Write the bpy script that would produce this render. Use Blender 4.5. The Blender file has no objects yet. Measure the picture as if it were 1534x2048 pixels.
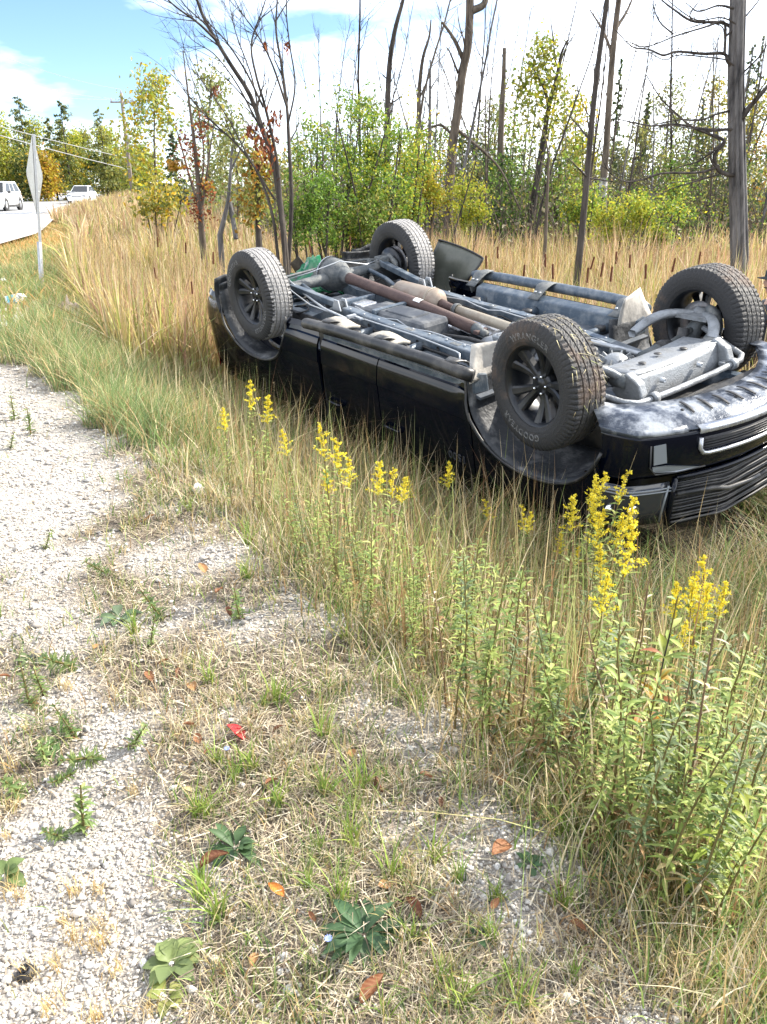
import bpy, bmesh, math, random
import numpy as np
from mathutils import Vector, Matrix, Euler

R_ = math.radians
scene = bpy.context.scene
COL = scene.collection

# ------------------------------------------------------------------ camera, sky, sun, exposure
F_PX, W_PX, H_PX, HORIZON = 1600.0, 1534.0, 2048.0, 372.0     # lens of the phone camera in photo pixels
CAM_H = 1.6
PITCH = math.atan((H_PX / 2 - HORIZON) / F_PX)
cam_d = bpy.data.cameras.new('camera')
cam = bpy.data.objects.new('camera', cam_d)
COL.objects.link(cam)
cam.location = (0, 0, CAM_H)
cam.rotation_euler = (math.pi / 2 - PITCH, 0, 0)
cam_d.sensor_fit = 'HORIZONTAL'
cam_d.sensor_width = 36
cam_d.lens = 36 * F_PX / W_PX
cam_d.clip_start = 0.05
cam_d.clip_end = 3000
scene.camera = cam

SUN_EL, SUN_AZ = R_(38), R_(66)          # azimuth measured from +Y towards +X
S_DIR = Vector((math.sin(SUN_AZ) * math.cos(SUN_EL), math.cos(SUN_AZ) * math.cos(SUN_EL), math.sin(SUN_EL)))
world = bpy.data.worlds.new('World')
scene.world = world
world.use_nodes = True
wn, wl = world.node_tree.nodes, world.node_tree.links
wn.clear()
sky = wn.new('ShaderNodeTexSky')
sky.sky_type = 'NISHITA'
sky.sun_disc = False
sky.sun_elevation = SUN_EL
sky.sun_rotation = SUN_AZ
sky.air_density = 0.75
sky.dust_density = 0.3
sky.ozone_density = 4.5
tc = wn.new('ShaderNodeTexCoord')
mp = wn.new('ShaderNodeMapping')
mp.inputs['Scale'].default_value = (1.6, 1.6, 5.0)
mp.inputs['Location'].default_value = (-18.1, 5.1, -8.8)
nz = wn.new('ShaderNodeTexNoise')
nz.inputs['Scale'].default_value = 1.1
nz.inputs['Detail'].default_value = 7
nz.inputs['Roughness'].default_value = 0.55
rp = wn.new('ShaderNodeValToRGB')
rp.color_ramp.elements[0].position = 0.42
rp.color_ramp.elements[1].position = 0.60
mx = wn.new('ShaderNodeMixRGB')
mx.inputs['Color2'].default_value = (13.5, 13.8, 14.2, 1)
bg = wn.new('ShaderNodeBackground')
bg.inputs['Strength'].default_value = 0.115
wo = wn.new('ShaderNodeOutputWorld')
wl.new(tc.outputs['Generated'], mp.inputs['Vector'])
wl.new(mp.outputs['Vector'], nz.inputs['Vector'])
wl.new(nz.outputs['Fac'], rp.inputs['Fac'])
wl.new(rp.outputs['Color'], mx.inputs['Fac'])
wl.new(sky.outputs['Color'], mx.inputs['Color1'])
wl.new(mx.outputs['Color'], bg.inputs['Color'])
wl.new(bg.outputs['Background'], wo.inputs['Surface'])

sun_d = bpy.data.lights.new('sun', 'SUN')
sun_d.energy = 5.0
sun_d.angle = R_(0.55)
sun_d.color = (1.0, 0.93, 0.82)
sun = bpy.data.objects.new('sun', sun_d)
COL.objects.link(sun)
sun.rotation_euler = S_DIR.to_track_quat('Z', 'Y').to_euler()
sun.location = (30, 15, 30)

vs = scene.view_settings
vs.view_transform = 'Standard'
vs.look = 'None'
vs.exposure = 1.22
vs.gamma = 1.0
vs.use_curve_mapping = False

# ------------------------------------------------------------------ materials
MAT = {}
def new_mat(name):
    m = bpy.data.materials.new(name)
    m.use_nodes = True
    n, l = m.node_tree.nodes, m.node_tree.links
    n.clear()
    out = n.new('ShaderNodeOutputMaterial')
    MAT[name] = m
    return m, n, l, out

def surf(name, col, rough=0.5, metal=0.0, dirt=None, dirt_amt=0.0, dirt_scale=6.0, var=0.0, bump=0.0, bump_scale=40.0,
         coat=0.0, dirt_lo=0.45, dirt_hi=0.7, spec=0.5, stretch=(1, 1, 1), dirt_rough=0.85):
    """painted / metal / plastic surface with noise-driven dust and wear"""
    m, n, l, out = new_mat(name)
    b = n.new('ShaderNodeBsdfPrincipled')
    b.inputs['Base Color'].default_value = (*col, 1)
    b.inputs['Roughness'].default_value = rough
    b.inputs['Metallic'].default_value = metal
    b.inputs['Specular IOR Level'].default_value = spec
    if coat:
        b.inputs['Coat Weight'].default_value = coat
        b.inputs['Coat Roughness'].default_value = 0.05
    l.new(b.outputs[0], out.inputs[0])
    t = n.new('ShaderNodeTexCoord')
    mpn = n.new('ShaderNodeMapping')
    mpn.inputs['Scale'].default_value = stretch
    l.new(t.outputs['Object'], mpn.inputs['Vector'])
    if dirt is not None or var:
        a = n.new('ShaderNodeTexNoise')
        a.inputs['Scale'].default_value = dirt_scale
        a.inputs['Detail'].default_value = 8
        a.inputs['Roughness'].default_value = 0.65
        l.new(mpn.outputs[0], a.inputs['Vector'])
        r = n.new('ShaderNodeMapRange')
        r.inputs['From Min'].default_value = dirt_lo
        r.inputs['From Max'].default_value = dirt_hi
        r.inputs['To Max'].default_value = dirt_amt if dirt is not None else var
        l.new(a.outputs['Fac'], r.inputs['Value'])
        mxn = n.new('ShaderNodeMixRGB')
        mxn.inputs['Color1'].default_value = (*col, 1)
        dc = dirt if dirt is not None else tuple(c * 0.45 for c in col)
        mxn.inputs['Color2'].default_value = (*dc, 1)
        l.new(r.outputs[0], mxn.inputs['Fac'])
        l.new(mxn.outputs[0], b.inputs['Base Color'])
        if dirt is not None:
            rr = n.new('ShaderNodeMapRange')
            rr.inputs['To Min'].default_value = rough
            rr.inputs['To Max'].default_value = dirt_rough
            l.new(r.outputs[0], rr.inputs['Value'])
            l.new(rr.outputs[0], b.inputs['Roughness'])
            if metal:
                rm = n.new('ShaderNodeMapRange')
                rm.inputs['To Min'].default_value = metal
                rm.inputs['To Max'].default_value = 0
                l.new(r.outputs[0], rm.inputs['Value'])
                l.new(rm.outputs[0], b.inputs['Metallic'])
    if bump:
        a2 = n.new('ShaderNodeTexNoise')
        a2.inputs['Scale'].default_value = bump_scale
        a2.inputs['Detail'].default_value = 6
        l.new(mpn.outputs[0], a2.inputs['Vector'])
        bp = n.new('ShaderNodeBump')
        bp.inputs['Strength'].default_value = bump
        bp.inputs['Distance'].default_value = 0.02
        l.new(a2.outputs['Fac'], bp.inputs['Height'])
        l.new(bp.outputs[0], b.inputs['Normal'])
    return m

def veg(name, rough=0.55, trans=0.35, spec=0.35):
    """leaf material: colour comes from the piece's own colour attribute"""
    m, n, l, out = new_mat(name)
    at_ = n.new('ShaderNodeAttribute')
    at_.attribute_name = 'Col'
    b = n.new('ShaderNodeBsdfPrincipled')
    b.inputs['Roughness'].default_value = rough
    b.inputs['Specular IOR Level'].default_value = spec
    tr = n.new('ShaderNodeBsdfTranslucent')
    ms = n.new('ShaderNodeMixShader')
    ms.inputs[0].default_value = trans
    l.new(at_.outputs['Color'], b.inputs['Base Color'])
    l.new(at_.outputs['Color'], tr.inputs['Color'])
    l.new(b.outputs[0], ms.inputs[1])
    l.new(tr.outputs[0], ms.inputs[2])
    l.new(ms.outputs[0], out.inputs[0])
    return m

def bark(name, c1, c2, scale=9, stretch=(1, 1, 0.16), bump=0.8):
    m, n, l, out = new_mat(name)
    b = n.new('ShaderNodeBsdfPrincipled')
    b.inputs['Roughness'].default_value = 0.9
    b.inputs['Specular IOR Level'].default_value = 0.15
    t = n.new('ShaderNodeTexCoord')
    mpn = n.new('ShaderNodeMapping')
    mpn.inputs['Scale'].default_value = stretch
    a = n.new('ShaderNodeTexNoise')
    a.inputs['Scale'].default_value = scale
    a.inputs['Detail'].default_value = 8
    a.inputs['Roughness'].default_value = 0.7
    r = n.new('ShaderNodeValToRGB')
    r.color_ramp.elements[0].position = 0.36
    r.color_ramp.elements[0].color = (*c1, 1)
    r.color_ramp.elements[1].position = 0.64
    r.color_ramp.elements[1].color = (*c2, 1)
    bp = n.new('ShaderNodeBump')
    bp.inputs['Strength'].default_value = bump
    bp.inputs['Distance'].default_value = 0.03
    l.new(t.outputs['Object'], mpn.inputs[0])
    l.new(mpn.outputs[0], a.inputs['Vector'])
    l.new(a.outputs['Fac'], r.inputs[0])
    l.new(r.outputs[0], b.inputs['Base Color'])
    l.new(a.outputs['Fac'], bp.inputs['Height'])
    l.new(bp.outputs[0], b.inputs['Normal'])
    l.new(b.outputs[0], out.inputs[0])
    return m

veg('grass_blades', 0.5, 0.35)
veg('leaf_blades', 0.5, 0.45)
veg('dry_litter', 0.75, 0.12, 0.2)
veg('flower', 0.7, 0.3, 0.2)
veg('dead_leaf', 0.65, 0.2, 0.3)
bark('bark_grey', (0.045, 0.043, 0.044), (0.20, 0.19, 0.185))
bark('bark_dark', (0.025, 0.022, 0.02), (0.105, 0.09, 0.078))
bark('bark_brown', (0.045, 0.035, 0.028), (0.17, 0.14, 0.11))
bark('bark_birch', (0.10, 0.09, 0.085), (0.62, 0.60, 0.57), 6, (1, 1, 2.2))
bark('pole_wood', (0.16, 0.13, 0.11), (0.34, 0.29, 0.25), 5, (1, 1, 0.06))
DUST = (0.36, 0.33, 0.29)
surf('paint', (0.0015, 0.0028, 0.0075), 0.07, 0, DUST, 0.025, 2.2, dirt_lo=0.50, dirt_hi=0.9, spec=0.3, stretch=(1, 1, 2.5))
surf('trim_black', (0.012, 0.013, 0.015), 0.45, 0, DUST, 0.25, 5)
surf('liner', (0.020, 0.023, 0.028), 0.55, 0, (0.34, 0.34, 0.34), 0.6, 7, bump=0.35, bump_scale=30, dirt_lo=0.52, dirt_hi=0.80)
surf('liner_sunlit_dusty', (0.20, 0.19, 0.175), 0.7, 0, (0.55, 0.52, 0.47), 0.9, 8, bump=0.25, bump_scale=25, dirt_lo=0.22, dirt_hi=0.58)  # dust, with the flap's sunlit brightness mixed into the base colour
surf('frame_steel', (0.065, 0.090, 0.120), 0.40, 0.25, (0.34, 0.35, 0.35), 0.65, 9, bump=0.15, bump_scale=60, dirt_lo=0.44, dirt_hi=0.8)
surf('floor_pan', (0.060, 0.075, 0.095), 0.55, 0.1, (0.22, 0.22, 0.22), 0.5, 5, bump=0.15)
surf('tank_plastic', (0.030, 0.036, 0.046), 0.5, 0, (0.30, 0.30, 0.29), 0.45, 6, bump=0.1)
surf('cast_alu', (0.27, 0.285, 0.30), 0.48, 0.5, (0.07, 0.07, 0.07), 0.85, 9, bump=0.3, bump_scale=90, dirt_lo=0.46, dirt_hi=0.74)
surf('cast_iron', (0.085, 0.095, 0.10), 0.6, 0.3, (0.28, 0.27, 0.25), 0.6, 10, bump=0.3, bump_scale=70)
surf('rust', (0.072, 0.044, 0.040), 0.7, 0.1, (0.13, 0.085, 0.07), 0.7, 9, bump=0.25, bump_scale=80)
surf('exhaust', (0.34, 0.30, 0.235), 0.5, 0.4, (0.18, 0.13, 0.09), 0.6, 5)
surf('muffler_shell', (0.30, 0.25, 0.20), 0.5, 0.4, (0.16, 0.09, 0.06), 0.7, 7)
surf('scuffed_valance', (0.055, 0.065, 0.085), 0.28, 0.35, (0.42, 0.44, 0.46), 0.8, 5.5, bump=0.2, bump_scale=50, dirt_lo=0.47, dirt_hi=0.62, dirt_rough=0.5)
surf('bright_trim', (0.55, 0.56, 0.58), 0.22, 0.8, (0.2, 0.2, 0.2), 0.5, 8)
surf('chrome', (0.75, 0.76, 0.78), 0.08, 1.0)
surf('bezel_grey', (0.22, 0.24, 0.26), 0.35, 0.2)
surf('lens', (0.03, 0.032, 0.036), 0.06, 0, coat=0.5)
surf('glass_dark', (0.008, 0.010, 0.012), 0.04)
surf('tyre', (0.022, 0.022, 0.023), 0.72, 0, (0.12, 0.115, 0.11), 0.40, 5, bump=0.25, bump_scale=110, dirt_lo=0.45, dirt_hi=0.9)
surf('tyre_tread_sunlit_dusty', (0.27, 0.26, 0.25), 0.6, 0, (0.10, 0.10, 0.10), 0.5, 6, bump=0.25, bump_scale=110)  # rear tread: dust plus sunlight put into the colour
surf('tyre_tread_shaded_muddy', (0.050, 0.048, 0.046), 0.65, 0, (0.16, 0.11, 0.08), 0.8, 4, bump=0.3, bump_scale=100, dirt_lo=0.52, dirt_hi=0.68)  # front tread: mud plus shade put into the colour
surf('tyre_muddy', (0.022, 0.022, 0.023), 0.72, 0, (0.15, 0.10, 0.07), 0.6, 3.6, bump=0.35, bump_scale=90, dirt_lo=0.56, dirt_hi=0.72)
surf('tyre_text', (0.27, 0.27, 0.265), 0.7, 0, (0.05, 0.05, 0.05), 0.8, 14, dirt_lo=0.45, dirt_hi=0.65)
surf('badge_dark', (0.055, 0.058, 0.065), 0.4)
surf('rim_black', (0.010, 0.012, 0.016), 0.33, 0.2, (0.10, 0.10, 0.10), 0.18, 9)
surf('brake_disc', (0.16, 0.16, 0.165), 0.45, 0.7, (0.10, 0.06, 0.04), 0.6, 12)
surf('pad_beige', (0.36, 0.33, 0.28), 0.7, 0, (0.20, 0.18, 0.15), 0.7, 20, bump=0.3)
surf('sticker', (0.75, 0.75, 0.72), 0.5)
surf('tail_red', (0.22, 0.012, 0.010), 0.15, coat=0.5)
surf('olive_sheet', (0.075, 0.08, 0.065), 0.28, 0, (0.18, 0.18, 0.15), 0.5, 4)
surf('green_plastic', (0.010, 0.13, 0.05), 0.2, 0, (0.05, 0.05, 0.05), 0.95, 7, dirt_lo=0.50, dirt_hi=0.56, dirt_rough=0.25)
surf('yellow_plastic', (0.62, 0.47, 0.03), 0.3)
surf('galv', (0.42, 0.44, 0.46), 0.42, 0.6, (0.24, 0.25, 0.26), 0.6, 9)
surf('car_glass', (0.012, 0.015, 0.018), 0.25)
surf('sign_alu', (0.27, 0.29, 0.30), 0.45, 0.3, (0.21, 0.23, 0.24), 0.6, 3)
surf('car_white', (0.80, 0.81, 0.82), 0.18, coat=0.5)
surf('white_plastic', (0.78, 0.80, 0.82), 0.35, 0, (0.45, 0.45, 0.44), 0.4, 20)
surf('cyan_print', (0.18, 0.55, 0.66), 0.4)
surf('paper_white', (0.72, 0.72, 0.70), 0.8, 0, (0.4, 0.38, 0.35), 0.4, 30)
surf('paper_tan', (0.55, 0.42, 0.33), 0.8, 0, (0.35, 0.25, 0.2), 0.5, 20)
surf('foil_grey', (0.45, 0.47, 0.52), 0.25, 0.6)
surf('rubber', (0.013, 0.013, 0.014), 0.55, 0, (0.12, 0.11, 0.10), 0.4, 60)
surf('stone', (0.60, 0.585, 0.56), 0.9, 0, (0.36, 0.35, 0.34), 0.8, 18, bump=0.4, bump_scale=60)
surf('wire', (0.30, 0.30, 0.30), 0.6)
surf('skin', (0.50, 0.30, 0.22), 0.5)
surf('jacket', (0.03, 0.035, 0.045), 0.85, var=0.5, dirt_scale=12, bump=0.3)
surf('trousers', (0.05, 0.055, 0.07), 0.9, var=0.5, dirt_scale=12)
surf('cap_cloth', (0.015, 0.022, 0.024), 0.8)
surf('boots', (0.03, 0.022, 0.016), 0.6)
surf('hair', (0.03, 0.02, 0.014), 0.6)
surf('porcelain', (0.30, 0.27, 0.25), 0.3)

# ------------------------------------------------------------------ helpers
def tag(o, label=None, cat=None, group=None, kind=None):
    if label: o['label'] = label
    if cat: o['category'] = cat
    if group: o['group'] = group
    if kind: o['kind'] = kind
    return o

def link(name, me, parent=None, loc=None, rot=None):
    o = bpy.data.objects.new(name, me)
    COL.objects.link(o)
    if parent is not None: o.parent = parent
    if loc is not None: o.location = loc
    if rot is not None: o.rotation_euler = rot
    return o

def empty(name, loc=(0, 0, 0), rot=(0, 0, 0)):
    o = link(name, None, None, loc, rot)
    o.empty_display_size = 0.2
    return o

def fast_mesh(name, V, quads=None, tris=None, col=None, mat=None, smooth=False):
    me = bpy.data.meshes.new(name)
    V = np.asarray(V, dtype=np.float32).reshape(-1, 3)
    q = np.zeros((0, 4), np.int32) if quads is None else np.asarray(quads, np.int32).reshape(-1, 4)
    t = np.zeros((0, 3), np.int32) if tris is None else np.asarray(tris, np.int32).reshape(-1, 3)
    me.vertices.add(len(V))
    me.vertices.foreach_set('co', V.ravel())
    me.loops.add(q.size + t.size)
    me.loops.foreach_set('vertex_index', np.concatenate([q.ravel(), t.ravel()]))
    nf = len(q) + len(t)
    me.polygons.add(nf)
    st = np.concatenate([np.arange(len(q)) * 4, q.size + np.arange(len(t)) * 3]).astype(np.int32)
    me.polygons.foreach_set('loop_start', st)
    me.polygons.foreach_set('loop_total', np.concatenate([np.full(len(q), 4), np.full(len(t), 3)]).astype(np.int32))
    if smooth:
        me.polygons.foreach_set('use_smooth', np.ones(nf, bool))
    if col is not None:
        c = np.ones((len(V), 4), np.float32)
        c[:, :3] = np.asarray(col, np.float32).reshape(-1, 3)
        a = me.color_attributes.new('Col', 'FLOAT_COLOR', 'POINT')
        a.data.foreach_set('color', c.ravel())
    me.update(calc_edges=True)
    if mat: me.materials.append(MAT[mat])
    return me

def rnd_dirs(rng, n):
    v = rng.normal(size=(n, 3))
    return v / np.linalg.norm(v, axis=1, keepdims=True)

class MB:
    """collects shapes that belong to ONE part"""
    def __init__(s): s.v, s.f, s.sm = [], [], []
    def add(s, V, F, smooth=False):
        o = len(s.v)
        s.v.extend([tuple(float(c) for c in p) for p in V])
        s.f.extend([tuple(int(i) + o for i in f) for f in F])
        s.sm.extend([smooth] * len(F))
        return s
    def box(s, c, d, rot=None, taper=None):
        hx, hy, hz = d[0] / 2, d[1] / 2, d[2] / 2
        P = []
        for sz in (-1, 1):
            k = 1 if (taper is None or sz < 0) else taper
            for sx, sy in ((-1, -1), (1, -1), (1, 1), (-1, 1)):
                P.append(Vector((sx * hx * k, sy * hy * k, sz * hz)))
        if rot is not None:
            m = Euler(rot).to_matrix()
            P = [m @ p for p in P]
        P = [p + Vector(c) for p in P]
        return s.add(P, [(3, 2, 1, 0), (4, 5, 6, 7), (0, 1, 5, 4), (1, 2, 6, 5), (2, 3, 7, 6), (3, 0, 4, 7)])
    def tube(s, pts, r, k=10, cap=True, smooth=True):
        pts = [Vector(p) for p in pts]
        n = len(pts)
        rr = [r] * n if not hasattr(r, '__len__') else list(r)
        V, Fc = [], []
        t0 = (pts[1] - pts[0]).normalized()
        u = t0.orthogonal().normalized()
        for i in range(n):
            t = (pts[min(i + 1, n - 1)] - pts[max(i - 1, 0)]).normalized()
            u = (u - t * u.dot(t)).normalized()
            w = t.cross(u)
            for j in range(k):
                a = 2 * math.pi * j / k
                V.append(pts[i] + (u * math.cos(a) + w * math.sin(a)) * rr[i])
        for i in range(n - 1):
            for j in range(k):
                j2 = (j + 1) % k
                Fc.append((i * k + j, i * k + j2, (i + 1) * k + j2, (i + 1) * k + j))
        if cap:
            Fc.append(tuple(reversed(range(k))))
            Fc.append(tuple((n - 1) * k + j for j in range(k)))
        return s.add(V, Fc, smooth)
    def lathe(s, prof, c=(0, 0, 0), axis='Y', n=48, smooth=True, close=False, m=None):
        """prof: list of (axial, radius)"""
        V, Fc = [], []
        P = len(prof)
        for i in range(n):
            a = 2 * math.pi * i / n
            for (h, r) in prof:
                if axis == 'Y': p = Vector((r * math.cos(a), h, r * math.sin(a)))
                elif axis == 'X': p = Vector((h, r * math.cos(a), r * math.sin(a)))
                else: p = Vector((r * math.cos(a), r * math.sin(a), h))
                if m is not None: p = m @ p
                V.append(p + Vector(c))
        for i in range(n):
            i2 = (i + 1) % n
            for j in range(P - 1 + (1 if close else 0)):
                j2 = (j + 1) % P
                Fc.append((i * P + j, i2 * P + j, i2 * P + j2, i * P + j2))
        return s.add(V, Fc, smooth)
    def prism(s, outline, vec):
        """planar outline (3-D points) extruded by vec"""
        n = len(outline)
        a = [Vector(p) for p in outline]
        b = [p + Vector(vec) for p in a]
        Fc = [tuple(range(n)), tuple(reversed(range(n, 2 * n)))]
        Fc += [(i, n + i, n + (i + 1) % n, (i + 1) % n) for i in range(n)]
        return s.add(a + b, Fc)
    def grid(s, rows, smooth=True):
        """rows: list of equally long point lists"""
        m = len(rows[0])
        V = [p for r in rows for p in r]
        Fc = [(i * m + j, i * m + j + 1, (i + 1) * m + j + 1, (i + 1) * m + j) for i in range(len(rows) - 1) for j in range(m - 1)]
        return s.add(V, Fc, smooth)
    def build(s, name, mat, parent=None, thick=0.0, bevel=0.0, loc=None, rot=None, off=-1):
        me = bpy.data.meshes.new(name)
        me.from_pydata(s.v, [], s.f)
        me.polygons.foreach_set('use_smooth', s.sm)
        if bevel or True:
            bm = bmesh.new()
            bm.from_mesh(me)
            bmesh.ops.recalc_face_normals(bm, faces=bm.faces)
            bm.to_mesh(me)
            bm.free()
        me.materials.append(MAT[mat])
        o = link(name, me, parent, loc, rot)
        if thick:
            md = o.modifiers.new('solid', 'SOLIDIFY')
            md.thickness = thick
            md.offset = off
        if bevel:
            md = o.modifiers.new('bevel', 'BEVEL')
            md.width = bevel
            md.segments = 2
            md.limit_method = 'ANGLE'
            md.angle_limit = R_(40)
        return o

def copy_tree(o, parent=None):
    c = o.copy()
    COL.objects.link(c)
    c.parent = parent
    for ch in o.children:
        copy_tree(ch, c)
    return c

# layout helpers: where on the ground / at which distance a spot seen in the photo lies
FWD = np.array([0, math.cos(PITCH), -math.sin(PITCH)])
UPV = np.array([0, math.sin(PITCH), math.cos(PITCH)])
def ray(px, py):
    return FWD + np.array([1.0, 0, 0]) * (px - W_PX / 2) / F_PX + UPV * (H_PX / 2 - py) / F_PX
def at(px, py, Y):
    d = ray(px, py)
    return np.array([0, 0, CAM_H]) + d * (Y / d[1])
# ------------------------------------------------------------------ terrain
EDGE = np.array([(1.35, -6), (0.95, -0.5), (0.72, 0.9), (0.52, 1.35), (0.22, 1.95), (-0.26, 2.75), (-0.75, 3.6), (-1.25, 4.6), (-2.55, 6.7), (-4.9, 12.0),
                 (-6.6, 16.0), (-9.4, 25.0), (-13.2, 34.5), (-16.1, 40.0), (-21.2, 57.0), (-25.5, 72.0), (-28.3, 84.0), (-35.2, 110.0), (-49.0, 160.0), (-80, 260.0)])
def edge_dist(x, y):
    """signed distance to the top of the ditch bank, positive towards the marsh"""
    x = np.asarray(x, float); y = np.asarray(y, float)
    best = np.full(x.shape, 1e9); sgn = np.ones(x.shape)
    for a, b in zip(EDGE[:-1], EDGE[1:]):
        d = b - a
        t = np.clip(((x - a[0]) * d[0] + (y - a[1]) * d[1]) / (d @ d), 0, 1)
        qx, qy = x - (a[0] + t * d[0]), y - (a[1] + t * d[1])
        dd = np.hypot(qx, qy)
        cr = d[0] * qy - d[1] * qx
        m = dd < best
        best = np.where(m, dd, best)
        sgn = np.where(m, np.where(cr < 0, 1.0, -1.0), sgn)
    return best * sgn
def sstep(a, b, v):
    t = np.clip((v - a) / (b - a), 0, 1)
    return t * t * (3 - 2 * t)
_rng = np.random.default_rng(5)
_W = [(_rng.normal(size=2) * f, _rng.uniform(0, 6.28), f) for f in (0.35, 0.6, 0.9, 1.5, 2.3, 3.4, 5.0, 7.5, 11.0, 16.0) for _ in range(3)]
def wob(x, y, lo=0.0, hi=99.0):
    s = np.zeros(np.shape(x))
    for k, ph, f in _W:
        if lo <= f <= hi:
            s = s + np.sin(k[0] * x + k[1] * y + ph) / 3
    return s
MARSH = -0.78
def terrain(x, y):
    x = np.asarray(x, float); y = np.asarray(y, float)
    d = edge_dist(x, y)
    h = MARSH * sstep(-0.15, 1.75, d)
    dist = np.hypot(x, y)
    near = np.exp(-(dist / 14) ** 2)
    h = h + near * (0.012 * wob(x, y, 3, 8) + 0.006 * wob(x, y, 9, 20) + 0.018 * wob(x, y, 1, 3))
    h = h + (1 - near) * 0.015 * wob(x, y, 0.3, 0.7)
    h = h + 0.50 * sstep(14, 38, y) * sstep(0.6, 4.0, d)
    # the land rises gently into the wood
    h = h + 0.15 * sstep(24, 60, y + 0.25 * x) * sstep(1, 6, d)
    # verge climbs to the road
    h = h + 0.12 * sstep(-1.0, -5.0, d) * sstep(12, 24, y)
    return h
def G(px, py, H=0.0):
    """point of the terrain (or H above it) seen at a photo position"""
    d = ray(px, py)
    s = np.concatenate([np.linspace(0.9, 12, 1500), np.linspace(12, 120, 2500)])
    x, y, z = d[0] * s, d[1] * s, CAM_H + d[2] * s
    hit = np.nonzero(z <= terrain(x, y) + H)[0]
    i = hit[0] if len(hit) else len(s) - 1
    return np.array([x[i], y[i], z[i] - H])

# gravel wheel track and bare spots (world spots, radius)
TRACK = [G(*p)[:2] for p in ((40, 2048), (120, 1900), (170, 1720), (210, 1560), (190, 1430), (120, 1250), (60, 1120), (70, 1010), (90, 930), (50, 850), (10, 800), (-80, 760))]
TRACK_W = [0.42, 0.38, 0.32, 0.20, 0.06, 0.10, 0.26, 0.46, 0.50, 0.48, 0.55, 0.7]
BARE = [(G(900, 1500)[:2], 0.17), (G(1150, 1850)[:2], 0.16), (G(1220, 1960)[:2], 0.17), (G(1310, 2040)[:2], 0.14), (G(1060, 1760)[:2], 0.12), (G(600, 1190)[:2], 0.28),
        (G(480, 1240)[:2], 0.25), (G(620, 1930)[:2], 0.10), (G(560, 1990)[:2], 0.14), (G(420, 1100)[:2], 0.3), (G(30, 1330)[:2], 0.25), (G(880, 1620)[:2], 0.1), (G(450, 2030)[:2], 0.2), (G(330, 1480)[:2], 0.12)]
def gravel_mask(x, y):
    x = np.asarray(x, float); y = np.asarray(y, float)
    m = np.full(x.shape, -9.0)
    for i in range(len(TRACK) - 1):
        a, b = TRACK[i], TRACK[i + 1]
        d = b - a
        t = np.clip(((x - a[0]) * d[0] + (y - a[1]) * d[1]) / (d @ d), 0, 1)
        dd = np.hypot(x - (a[0] + t * d[0]), y - (a[1] + t * d[1]))
        w = TRACK_W[i] * (1 - t) + TRACK_W[i + 1] * t
        m = np.maximum(m, (w - dd) / 0.12)
    for c, r in BARE:
        m = np.maximum(m, np.minimum((r * 1.15 - np.hypot(x - c[0], y - c[1])) / 0.16, 0.1))
    # the trodden lane carries on beyond the left border of the picture
    m = np.maximum(m, (-2.9 - 0.12 * y - x) / 0.5 * (y < 12))
    m = m + 0.9 * wob(x, y, 7, 17)
    return 1 / (1 + np.exp(-np.clip(2.2 * m, -30, 30)))

def ground_mat():
    m, n, l, out = new_mat('ground')
    b = n.new('ShaderNodeBsdfPrincipled')
    b.inputs['Roughness'].default_value = 0.95
    b.inputs['Specular IOR Level'].default_value = 0.15
    t = n.new('ShaderNodeTexCoord')
    ag = n.new('ShaderNodeAttribute'); ag.attribute_name = 'Col'
    a = n.new('ShaderNodeTexNoise'); a.inputs['Scale'].default_value = 55; a.inputs['Detail'].default_value = 9; a.inputs['Roughness'].default_value = 0.7
    v = n.new('ShaderNodeTexVoronoi'); v.inputs['Scale'].default_value = 95
    l.new(t.outputs['Object'], a.inputs['Vector']); l.new(t.outputs['Object'], v.inputs['Vector'])
    r = n.new('ShaderNodeMapRange'); r.inputs['From Min'].default_value = 0.3; r.inputs['From Max'].default_value = 0.7
    r.inputs['To Min'].default_value = 0.62; r.inputs['To Max'].default_value = 1.25
    l.new(a.outputs['Fac'], r.inputs['Value'])
    mu = n.new('ShaderNodeVectorMath'); mu.operation = 'SCALE'
    l.new(ag.outputs['Color'], mu.inputs[0]); l.new(r.outputs[0], mu.inputs['Scale'])
    l.new(mu.outputs[0], b.inputs['Base Color'])
    ad = n.new('ShaderNodeMath'); ad.operation = 'ADD'
    l.new(a.outputs['Fac'], ad.inputs[0]); l.new(v.outputs['Distance'], ad.inputs[1])
    bp = n.new('ShaderNodeBump'); bp.inputs['Strength'].default_value = 0.7; bp.inputs['Distance'].default_value = 0.012
    l.new(ad.outputs[0], bp.inputs['Height']); l.new(bp.outputs[0], b.inputs['Normal'])
    l.new(b.outputs[0], out.inputs[0])
ground_mat()

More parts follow.
